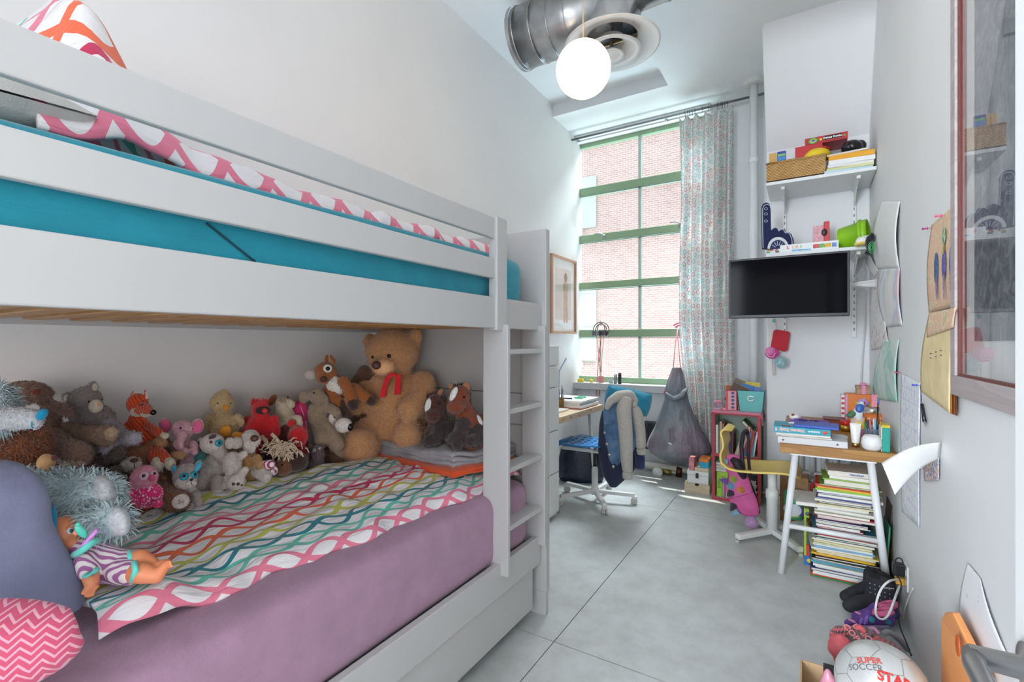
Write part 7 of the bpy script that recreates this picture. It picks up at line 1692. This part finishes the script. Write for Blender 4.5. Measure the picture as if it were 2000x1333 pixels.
wallsheet('tracing_sheet', 'pale green translucent tracing sheet hanging lowest in the column of drawings', 'drawing', [(1728, 664), (1756, 664), (1753, 786), (1705, 780)], art('pale_green_wash', [(.35, '#dfeae4'), (.5, '#d2e6dc'), (.55, '#a9d8c6'), (.68, '#b9ddd0'), (.74, '#e4ece8')], 5, 2, .8), bulge=.02)
t = thing('folded_paper', 'white folded sheet jutting out from the right wall beside the television', 'paper', P(1712, 555, x=XR - .01)); tip = P(1634, 557, y=P(1716, 550, x=XR).y - .10)
a_, b_ = P(1718, 545, x=XR - .004), P(1716, 562, x=XR - .004)
part(MB().sheet(lambda u, v: tip.lerp(a_.lerp(b_, v), u) + Vector((0, .008 * math.sin(u * 3), .006 * math.sin(v * math.pi) * u)), 10, 6, .0012), 'folded_sheet', M_paper, t, smooth=True); part(MB().sheet(lambda u, v: a_.lerp(b_, v) + Vector((-.001 - .0 * u, .0 - .03 * u, -.02 * u)), 4, 4, .001), 'dark_print', paint('#5a3a6a', .7), t)
T = Toy('cap', 'black knitted cap with a green spiral print hanging from the shelf end', 1700, 500, d=2.98, group=None, cat='cap')
T.body(cloth('#191820'), [(1699, 480, 9, 20, 0, 10, 8), (1703, 466, 7, 12, 0, 8, 0), (1696, 494, 9, 6, 0, 9)], vox=.005)
for r_ in (9, 6, 3): T.line('spiral_print', paint('#5fc07a', .6), [(1702 + r_ * .62 * math.cos(a), 484 + r_ * 1.25 * math.sin(a)) for a in [k * math.pi / 8 for k in range(17)]], .0018)
# month sheet with a grid
cal = Mt('month_grid', .8); gx, gy, gz = cal.xyz(); gl_ = (gz * 18).frac().lt(.05).m('MAXIMUM', (gy * 16).frac().lt(.05)); cal.base(cal.mix(gl_ * .6, cal.ramp(cal.noise(30, 4), [(.55, '#eef0f4'), (.62, '#c9d2ee'), (.66, '#ecdfe8'), (.7, '#eeeedd')]), '#b9bfd8'))
wallsheet('month_planner', 'white month planner sheet with a faint grid right of the tracing sheet', 'planner', [(1760, 728), (1798, 750), (1796, 1032), (1762, 1000)], cal.mat, bulge=.004)
def pin(px, py, cl, lab):
    c = P(px, py, x=XR - .006); t = thing('push_pin', lab, 'pin', c, 0, 'push pins on the right wall')
    q = Matrix(((0, 0, -1, c.x), (0, 1, 0, c.y), (1, 0, 0, c.z), (0, 0, 0, 1)))
    part(MB().lathe([(.001, -.004), (.0012, .004), (.006, .005), (.003, .008), (.003, .016), (.0055, .02), (.001, .022)], 12, q), 'pin_head', gloss(cl), t, smooth=True)
pin(1757, 728, '#d84a8a', 'pink push pin at the top of the month planner'); pin(1794, 753, '#3a4ac0', 'blue push pin at the right top of the month planner')
pin(1815, 446, '#a8286a', 'magenta push pin at the left top of the painted calendar'); pin(1842, 421, '#e0527a', 'pink push pin at the right top of the painted calendar')
c0, c1 = P(1801, 790, x=XR - .012), P(1806, 824, x=XR - .012)
t = thing('hanging_pen', 'black pen hanging beside the month planner', 'pen', c1); part(MB().tube([c0, c1], [.0055, .007], 10), 'barrel', gloss('#1d1a20'), t, smooth=True); part(MB().tube([c1, c1 + (c1 - c0) * .3], [.005, .0015], 8), 'tip', gloss('#8a8488'), t, smooth=True); part(MB().tube([P(1797, 752, x=XR - .008), c0], .0015, 5), 'string', paint('#4a3a6a', .6), t)
# painted wall calendar, open: upper picture leaf and thick lower leaves
t = thing('painted_calendar', 'old hanging calendar with a blue painted figure, below it a curled yellowed page block', 'calendar', P(1840, 800, x=XR - .01))
up = art('painted_page', [(.30, '#c9b49a'), (.42, '#e0bfa6'), (.5, '#d9a98f'), (.56, '#e6d2ac'), (.62, '#b9b48e'), (.70, '#d8b29a')], 22, 5, 1)
q_up = [(1820, 440), (1872, 395), (1869, 598), (1815, 613)]
sheet_on_wall('picture_leaf', '', '', q_up, up, bulge=.010, off=.008, par=t)
for px, py, rx, rz, cl in ((1828, 524, .030, .055, '#4a648e'), (1843, 516, .026, .05, '#5a5a96'), (1858, 512, .028, .055, '#5f6ea4'), (1829, 558, .010, .05, '#7a6f92'), (1843, 556, .008, .05, '#8a7a8e'), (1857, 548, .010, .045, '#7f7f9c'), (1843, 462, .022, .03, '#8fa88a'), (1843, 490, .012, .02, '#b9a05a')):
    part(MB().ell(P(px, py, x=XR - .0195), (.0018, rx, rz)), 'painted_figure', paint(cl, .8, .5, 90), t, smooth=True)
pal = Mt('yellowed_page', .8); pal.base(pal.ramp(pal.noise(12, 4), [(.3, '#dcc492'), (.7, '#ecd9a8')])); _pz = pal.xyz()[2]
lowq = [(1815, 613), (1870, 600), (1856, 808), (1799, 765)]
for k in range(5):
    cl = pal.mat if k == 4 else paint(('#6a3a1c', '#8a5a2a', '#7a2f1c', '#a8762f')[k], .8, .3, 40)
    sheet_on_wall('page' if k == 4 else 'page_block', '', '', [(x + (4 - k) * (.0 if i in (0, 1) else 3.4), y + (4 - k) * (1.2 if i in (2, 3) else 0)) for i, (x, y) in enumerate(lowq)], cl, bulge=.003 + .0016 * k, off=.008 + .004 * k, par=t)
sheet_on_wall('painted_band', '', '', [(1815, 612), (1868, 601), (1863, 640), (1811, 660)], up, bulge=.003, off=.032, nv=6, par=t)
Mw = lambda p: Matrix(((0, 0, -1, p.x), (-1, 0, 0, p.y), (0, 1, 0, p.z), (0, 0, 0, 1)))
for k, row_ in enumerate(((1818, 690), (1828, 687), (1838, 684))):
    p0 = P(row_[0], row_[1], x=XR - .045); part(MB().box((p0.x - .001, p0.y - .012, p0.z - .003), (p0.x, p0.y + .012, p0.z)).box((p0.x - .001, p0.y - .010, p0.z - .018), (p0.x, p0.y + .008, p0.z - .015)), 'pen_mark', paint('#4a4038', .8), t)
# large framed picture nearest the door
Yf0, Yf1, Zf0, Zf1 = 1.16, 1.935, 1.155, 2.55
M_fr = wood('#b9aeac', '#a89a98', 'y'); t = thing('framed_picture', 'large framed grey picture behind glass on the right wall nearest the door', 'picture', (XR, 1.6, Zf0)); fw2 = .058
mb = MB().box((XR - .03, Yf0, Zf0), (XR, Yf1, Zf0 + fw2)).box((XR - .03, Yf0, Zf1 - fw2), (XR, Yf1, Zf1)).box((XR - .03, Yf0, Zf0 + fw2), (XR, Yf0 + fw2, Zf1 - fw2)).box((XR - .03, Yf1 - .05, Zf0 + fw2), (XR, Yf1, Zf1 - fw2))
part(mb, 'frame', M_fr, t, bevel=.002)
mb = MB().box((XR - .0235, Yf1 - .062, Zf0 + fw2), (XR - .004, Yf1 - .05, Zf1 - fw2)).box((XR - .0235, Yf0 + fw2, Zf0 + fw2), (XR - .004, Yf1 - .062, Zf0 + fw2 + .006))
part(mb, 'inner_lip', paint('#6a2a1e', .5), t); part(MB().box((XR - .006, Yf0 + fw2, Zf0 + fw2), (XR - .001, Yf1 - .062, Zf1 - fw2)), 'mat_board', paint('#e6e4e2', .8), t)
cg_ = Mt('charcoal_drawing', .8); cg_.base(cg_.ramp(cg_.noise(24, 6, None, .7, 1), [(.3, '#55565c'), (.5, '#7d7e84'), (.7, '#a6a7ac')]))
part(MB().box((XR - .009, Yf0 + .13, Zf0 + .16), (XR - .005, Yf1 - .15, Zf1 - .15)), 'drawing', cg_.mat, t)
part(MB().box((XR - .019, Yf0 + fw2, Zf0 + fw2), (XR - .018, Yf1 - .062, Zf1 - fw2)), 'glass', M_pglass, t)
# sheets low on the wall
t = thing('paper_sheet', 'white sheet curling off the right wall in front of the bamboo desk', 'paper', P(1790, 900, x=XR - .05))
q = [P(1838, 865, x=XR - .004), P(1834, 897, x=XR - .004), P(1748, 948, x=.24), P(1722, 905, x=.22)]
part(MB().sheet(lambda u, v: q[0].lerp(q[3], u).lerp(q[1].lerp(q[2], u), v) + Vector((0, .0, .018 * math.sin(u * math.pi) - .03 * v * u)), 18, 10, .0012), 'sheet', M_paper, t, smooth=True)
sheet_on_wall('colour_print', '', '', [(1802, 905), (1834, 893), (1834, 938), (1806, 940)], art('colour_scraps', [(.4, '#efeeec'), (.5, '#4a3a8a'), (.53, '#efeeec'), (.6, '#e0a03a'), (.63, '#c83a5a'), (.66, '#efeeec')], 26, 4, 2), bulge=.0, off=.006, par=t)
c0 = P(1790, 850, x=XR - .003)
wallsheet('drawing', 'white sheet with teal paint dabs curling off the wall beside the door handle', 'drawing', [(1890, 1100), (1915, 1130), (1972, 1290), (1880, 1260)], art('teal_dabs', [(.5, '#ecebee'), (.64, '#eae9ee'), (.68, '#5fb4bc'), (.70, '#ecebee'), (.76, '#c9b0d8')], 16, 3, 1), bulge=.012, curl=.0)
# socket with chargers
c = P(1772, 1128, x=XR); t = thing('wall_socket', 'white wall socket plate low on the right wall', 'socket', c)
part(MB().box((XR - .006, c.y - .036, c.z - .058), (XR, c.y + .036, c.z + .058)), 'plate', M_white, t, bevel=.002)
for dz in (-.02, .022): part(MB().box((XR - .009, c.y - .016, c.z + dz - .014), (XR - .006, c.y + .016, c.z + dz + .014)), 'outlet', paint('#dcdcda', .4), t, bevel=.001)
t = thing('charger', 'black power adapter plugged into the top of the wall socket', 'charger', c + Vector((0, 0, .03)))
part(MB().box((XR - .055, c.y - .02, c.z + .002), (XR - .010, c.y + .02, c.z + .058)), 'adapter', paint('#1c1b1e', .4), t, bevel=.005)
def wire(pts, r, cl, nm, par):
    q = []
    for i in range(len(pts) - 1):
        p0, p1, p2, p3 = pts[max(0, i - 1)], pts[i], pts[i + 1], pts[min(len(pts) - 1, i + 2)]
        for k in range(6):
            u = k / 6; q.append(.5 * (2 * p1 + (p2 - p0) * u + (2 * p0 - 5 * p1 + 4 * p2 - p3) * u * u + (3 * p1 - p0 - 3 * p2 + p3) * u ** 3))
    return part(MB().tube(q + [pts[-1]], r, 8), nm, paint(cl, .5), par, smooth=True)
wire([P(1764, 1100, d=2.26), P(1760, 1092, d=2.22), P(1752, 1091, d=2.2), P(1748, 1100, d=2.18), P(1750, 1120, d=2.16), P(1760, 1140, d=2.16), P(1757, 1165, d=2.14), P(1755, 1195, d=2.1), P(1758, 1225, d=2.05), P(1770, 1255, d=1.98), P(1780, 1282, d=1.92)], .0028, '#1c1b1e', 'cable', t)
t = thing('charger', 'small orange printed adapter in the lower outlet with a white cable', 'charger', c + Vector((0, 0, -.03)))
part(MB().box((XR - .045, c.y - .024, c.z - .034), (XR - .010, c.y + .024, c.z - .006)), 'adapter', paint('#d8a23a', .4, .2, 60), t, bevel=.003)
wire([P(1764, 1132, d=2.30), P(1748, 1133, d=2.18), P(1735, 1137, d=2.12), P(1722, 1150, d=2.1), P(1713, 1172, d=2.08), P(1710, 1195, d=2.06), P(1715, 1207, d=2.05), P(1726, 1210, d=2.05), P(1736, 1200, d=2.06), P(1746, 1175, d=2.1), P(1755, 1150, d=2.2), P(1762, 1138, d=2.28)], .0045, '#ecebea', 'cable', t)
wire([P(1783, 1150, x=.39), P(1770, 1180, x=.39), P(1762, 1210, x=.39), P(1756, 1230, x=.38)], .003, '#e6e6e6', 'cable', t)

# ================================================================ on the floor by the right wall
def boot(lab, tx, ty, hx_, hy_, d, top):
    T = Toy('boot', lab, (tx + hx_) / 2, ty + 12, d=d, group='black studded boots', cat='boot')
    mB = paint('#26262c', .8, .15, 40, .2, 200)
    T.loft('shaft', mB, [(top, hx_ - 31, hx_ + 16), (top + 8, hx_ - 32, hx_ + 26), (top + 30, hx_ - 34, hx_ + 31), (top + 52, hx_ - 36, hx_ + 31), (top + 66, hx_ - 36, hx_ + 29)], .62, wr=.02, n=28)
    for i in range(5):
        for j in range(5): T.on('stud', M_steel, hx_ - 24 + i * 9.5 + j * .6, top + 12 + j * 9 + i * 3, 1.15, flat=.6)
    sv = T.bvh
    T.body(mB, [((tx + 9, ty, 11, -.01), (tx + 24, ty - 4, 14, -.01), (hx_ - 18, hy_ + 1, 17, 0), (hx_ + 12, hy_ + 2, 17, 0)), ((tx + 12, ty + 2, 11, -.015), (tx + 40, ty + 2, 13, -.015))], vox=.006, smooth=8, name='foot')
    T.line('sole_edge', paint('#17171a', .6), [(tx + 2, ty + 5), (tx + 20, ty + 9), (hx_ - 10, hy_ + 14), (hx_ + 20, hy_ + 8)], .003); T.bvh = sv
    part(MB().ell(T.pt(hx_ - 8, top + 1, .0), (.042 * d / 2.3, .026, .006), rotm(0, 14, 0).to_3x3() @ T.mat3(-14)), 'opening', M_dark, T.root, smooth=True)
    return T
boot('black studded boot farther back against the floor stack', 1643, 1166, 1718, 1150, 2.44, 1117)
T = boot('black studded boot in front, its lettered shaft beside the wall socket', 1648, 1184, 1723, 1176, 2.30, 1128)
cB, nB = T.hit(1736, 1149); Xb = Vector((0, 0, 1)).cross(nB).normalized(); Mx = Matrix((Xb, nB.cross(Xb), nB)).transposed().to_4x4(); Mx.translation = cB + nB * .002
lettering('Bearpaw', .012, paint('#c9c9cc', .5), Mx, T.root)
def sneaker(lab, x0, y0, x1, y1, d):
    T = Toy('sneaker', lab, (x0 + x1) / 2, y0 + 8, d=d, group='purple sneakers', cat='shoe')
    dx = x1 - x0; X = lambda f: x0 + f * dx
    T.body(paint('#5f3a8c', .6, .12, 40), [((X(.09), y0 - 1, 8, 0), (X(.25), y0 - 4, 9.5, 0), (X(.45), y0 - 9, 11, 0), (X(.7), y0 - 9, 12, 0), (X(.88), y0 - 8, 12, 0)), ((X(.38), y0 - 10, 8, 0), (X(.5), y0 - 20, 8, 0)), ((X(.82), y0 - 14, 10, 0), (X(.93), y0 - 20, 7, 0))], vox=.004, smooth=5)
    T.limb('collar', paint('#dc6a94', .6, .1, 30), [(X(.56), y0 - 22, 4, -.03), (X(.68), y0 - 20, 6, -.04), (X(.82), y0 - 20, 7, -.035), (X(.95), y0 - 24, 6, -.015), (X(.9), y0 - 30, 5, .02), (X(.72), y0 - 28, 5, .035), (X(.56), y0 - 24, 4, .02)], 'pink padded collar')
    T.limb('sole', paint('#8f86a8', .6), [(X(.02), y0 + 4, 3, -.01), (X(.2), y0 + 6, 4, -.025), (X(.6), y0 + 6, 4.5, -.035), (X(.92), y0 + 4, 4, -.025)])
    T.on('teal_patch', paint('#2a8f9c', .5), X(.55), y0 - 9, 6, 6, .3, -20); T.on('strap', paint('#8a62c0', .5), X(.44), y0 - 8, 3.5, 10, .4, -25); T.on('strap', paint('#8a62c0', .5), X(.34), y0 - 6, 3, 8, .4, -25); T.on('pink_toe', paint('#d98ab0', .5), X(.15), y0 - 7, 7, 2.6, .3, -16)
    T.on('heel_patch', paint('#1f7f8c', .5), X(.88), y0 - 4, 6, 5, .3)
sneaker('purple and pink sneaker farther back, against the black boots', 1664, 1206, 1755, 1180, 2.22)
sneaker('purple and pink sneaker in front, under the loop of white cable', 1649, 1220, 1746, 1192, 2.10)
# pink drawstring bag
T = Toy('drawstring_bag', 'pink bag with a checked top and grey band lettered COPPER UNION', 1690, 1290, d=1.86, group=None, cat='bag')
hp = Mt('houndstooth_cloth', .8); ax_, ay_, az_ = hp.xyz(rot=(0, 0, .6)); ck = (((ax_ * 60).frac().gt(.5) * 1.0) + ((az_ * 75 + ax_ * 30).frac().gt(.5) * 1.0)).m('COMPARE', 1.0, .1)
hp.base(hp.mix(ck, '#d9686e', '#5a4a50')).set(Sheen_Weight=.2); M_coral = paint('#d9646a', .6, .12, 14, .2, 100)
T.body([hp.mat, M_coral], [((1648, 1252, 26, .05), (1690, 1262, 30, .02), (1735, 1280, 26, .02)), (1660, 1262, 42, 26, .06, 30, -18), (1640, 1264, 26, 24, -.03, 22, -18, 1), (1650, 1284, 24, 26, -.03, 20, -18, 1), ((1740, 1280, 18, .06), (1765, 1292, 12, .06), 1)], vox=.007, smooth=10, rough=.004)
T.on('grey_band', paint('#6a6266', .7), 1676, 1246, 13, 30, .08, -52)
for s_, (px, py) in (('COPPER', (1672, 1250)), ('UNION', (1690, 1246))):
    c_, n_ = T.hit(px, py); X = (P(px - 12, py - 26, d=1.8) - P(px, py, d=1.8)).normalized(); X = (X - n_ * X.dot(n_)).normalized(); X = -X; Z = n_.cross(X); Mx = Matrix((X, Z, n_)).transposed().to_4x4(); Mx.translation = c_ + n_ * .012
    lettering(s_, .030, paint('#e58a8c', .6), Mx, T.root, bold=.001)
T.limb('coral_tab', M_coral, [(1670, 1228, 5, .0), (1680, 1226, 7, -.01), (1690, 1236, 6, -.02)]); T.limb('lilac_strap', paint('#d99ac0', .6), [(1692, 1232, 4, .06), (1706, 1228, 5, .05), (1716, 1238, 5, .04)])
T = Toy('carry_strap', 'grey folded strap lying behind the lettered pink bag', 1750, 1262, d=1.98, group=None, cat='strap')
T.limb('strap_loop', paint('#8f9098', .5), [(1724, 1240, 5, 0), (1732, 1234, 6, 0), (1745, 1240, 7, 0), (1760, 1254, 7, 0), (1774, 1272, 6, 0)]); T.limb('strap_end', paint('#a5a6ae', .5), [(1738, 1252, 4, -.02), (1752, 1264, 6, -.02), (1768, 1278, 5, -.02)])
# cardboard box, pink balloon toy, soccer ball
bxx0, bxx1, byy0, byy1 = -.015, .385, 1.50, 1.90
t = thing('cardboard_box', 'open cardboard box on the floor under the soccer ball', 'box', (.18, 1.7, 0)); M_card = paint('#c9a67c', .8, .1, 14)
mb = MB().box((bxx0, byy0, 0), (bxx1, byy1, .006)).box((bxx0, byy0, 0), (bxx0 + .006, byy1, .235)).box((bxx1 - .006, byy0, 0), (bxx1, byy1, .235)).box((bxx0 + .006, byy1 - .006, .006), (bxx1 - .006, byy1, .235)).box((bxx0 + .006, byy0, .006), (bxx1 - .006, byy0 + .006, .235))
part(mb, 'box_wall', M_card, t, bevel=.001); part(MB().box((bxx0 + .012, byy0 + .01, .007), (bxx1 - .012, byy1 - .012, .13)), 'packing', paint('#b8946a', .9), t)
solo(MB().box((.05, 1.74, .1305), (.13, 1.885, .255)), 'black_box', paint('#1d191c', .5, .3, 50), 'black printed box between the soccer ball and the pink bag', 'box', bevel=.003)
T = Toy('balloon', 'glossy pale pink balloon toy in the cardboard box left of the soccer ball', 1622, 1345, d=1.50, group=None, cat='toy')
T.body(gloss('#e59aae'), [(1620, 1350, 22, 34, 0, 22), (1617, 1322, 10, 16, .0, 10), (1640, 1352, 20, 24, .02, 18)], vox=.005, smooth=10)
dB = 1.33; cB = P(1722, 1341, d=dB); rB = .1105
t = thing('soccer_ball', 'silver white soccer ball lettered SUPER SOCCER STAR in red and grey', 'ball', cB - Vector((0, 0, rB)))
bm = bmesh.new(); bmesh.ops.create_icosphere(bm, subdivisions=1, radius=1)   # panel seams of a truncated icosahedron
ico = bmesh.new(); bmesh.ops.create_icosphere(ico, subdivisions=1, radius=1); bm.free()
Rb = E3(24, -12, 35); seams = []
for e in ico.edges:
    a_, b_ = e.verts[0].co.copy(), e.verts[1].co.copy(); seams.append((a_.lerp(b_, 1 / 3), a_.lerp(b_, 2 / 3)))
for v in ico.verts:
    fs_ = [f for f in v.link_faces]
    for f in fs_:
        o_ = [w for w in f.verts if w != v]; seams.append((v.co.lerp(o_[0].co, 1 / 3), v.co.lerp(o_[1].co, 1 / 3)))
ico.free()
bs = Mt('silver_ball_leather', .3); bs.base(bs.ramp(bs.noise(3, 3), [(.3, '#c9c8c6'), (.7, '#e4e2de')])).bump(bs.noise(260, 2), .15, .002).set(Metallic=.35)
part(MB().ell(cB, (rB, rB, rB), n=56), 'ball_skin', bs.mat, t, smooth=True)
mb = MB()
for a_, b_ in seams: mb.tube([cB + Rb @ (a_.lerp(b_, k / 6).normalized()) * (rB + .0001) for k in range(7)], .0011, 6)
part(mb, 'seam', paint('#8f8e8c', .5), t)
bvb = BVHTree.FromPolygons(*(lambda m: ([Vector(v) for v in m.v], m.f))(MB().ell(cB, (rB, rB, rB), n=64)))
def on_ball(txt, size, px, py, m, ang, bold=0):
    me = text_mesh(txt, size, .0003, bold=bold); h_ = bvb.ray_cast(Vector((0, 0, CAM_H)), ray(px, py).normalized()); n_ = (h_[0] - cB).normalized(); w = ray(px, py).normalized()
    X = _R - n_ * _R.dot(n_); X.normalize(); Z = n_.cross(X); a_ = math.radians(ang); X, Z = X * math.cos(a_) + Z * math.sin(a_), Z * math.cos(a_) - X * math.sin(a_)
    for v in me.vertices:
        q = h_[0] + X * v.co.x + Z * v.co.y; d = (q - cB).normalized(); v.co = cB + d * (rB + .0009 + v.co.z)
    me.materials.clear(); me.materials.append(m); part(me, 'lettering', None, t)
on_ball('SUPER', .021, 1697, 1291, paint('#cf5a52', .4), -24, .0007); on_ball('SOCCER', .0225, 1689, 1304, paint('#6a6a70', .4), -24); on_ball('STAR', .033, 1748, 1330, paint('#d2322c', .4), -22, .0014)

# ================================================================ orange panel, door
t = thing('folding_step', 'orange plastic folding panel leaning between the wall and the open door', 'folding step', P(1870, 1333, x=.33))
ob = paint('#eb9c5c', .45, .05); q = [P(1838, 1333, x=.345), P(1838, 1208, x=.345), P(1846, 1196, x=.345), P(1860, 1197, x=.345), P(1900, 1275, x=.365), P(1925, 1333, x=.375)]
n = len(q); off = Vector((.018, .012, 0)); low = [Vector((p.x, p.y, .002)) for p in (q[0], q[-1])]
pts = [low[0]] + q[1:5] + [q[5], low[1]]
n = len(pts); V = pts + [p + off for p in pts]; part(MB().add(V, [tuple(range(n)), tuple(range(2 * n - 1, n - 1, -1))] + [(i, i + n, (i + 1) % n + n, (i + 1) % n) for i in range(n)]), 'panel', ob, t, bevel=.004)
p0 = P(1873, 1262, x=.345); part(MB().ell(p0 + Vector((-.002, 0, 0)), (.004, .02, .028)), 'grip_hole', paint('#c25a1e', .5), t, smooth=True)
# open door leaf, parallel to the wall, with its lever handle
dx0, dx1, dyE = .205, .245, 0
hinge = P(1981, 700, x=dx0); dyE = hinge.y
dm = bpy.data.objects.new('door_1', None); COL.objects.link(dm); dm.location = (dx0, dyE - .4, 0); WORLD_ROOTS.add('door_1'); tag(dm, 'open white door leaf at the right edge with a satin lever handle', None, None, 'structure')
part(MB().box((dx0, dyE - .86, .01), (dx1, dyE, 2.1)), 'door_leaf', M_white, dm, bevel=.003)
hc = Vector((dx0, dyE - .055, P(1985, 1262, x=dx0).z))
hd = part(MB().lathe([(.001, 0), (.026, 0), (.026, .007), (.012, .010), (.011, .05), (.001, .052)], 28, Matrix(((0, 0, -1, hc.x), (0, 1, 0, hc.y), (1, 0, 0, hc.z), (0, 0, 0, 1)))), 'door_handle', metal('#a9a8aa', .35), dm, smooth=True)
part(MB().tube([hc + Vector((-.046, .004, 0)), hc + Vector((-.050, -.02, 0)), hc + Vector((-.050, -.11, -.002)), hc + Vector((-.044, -.125, -.004))], [.010, .0105, .0095, .008], 14), 'lever', metal('#a9a8aa', .35), hd, smooth=True)
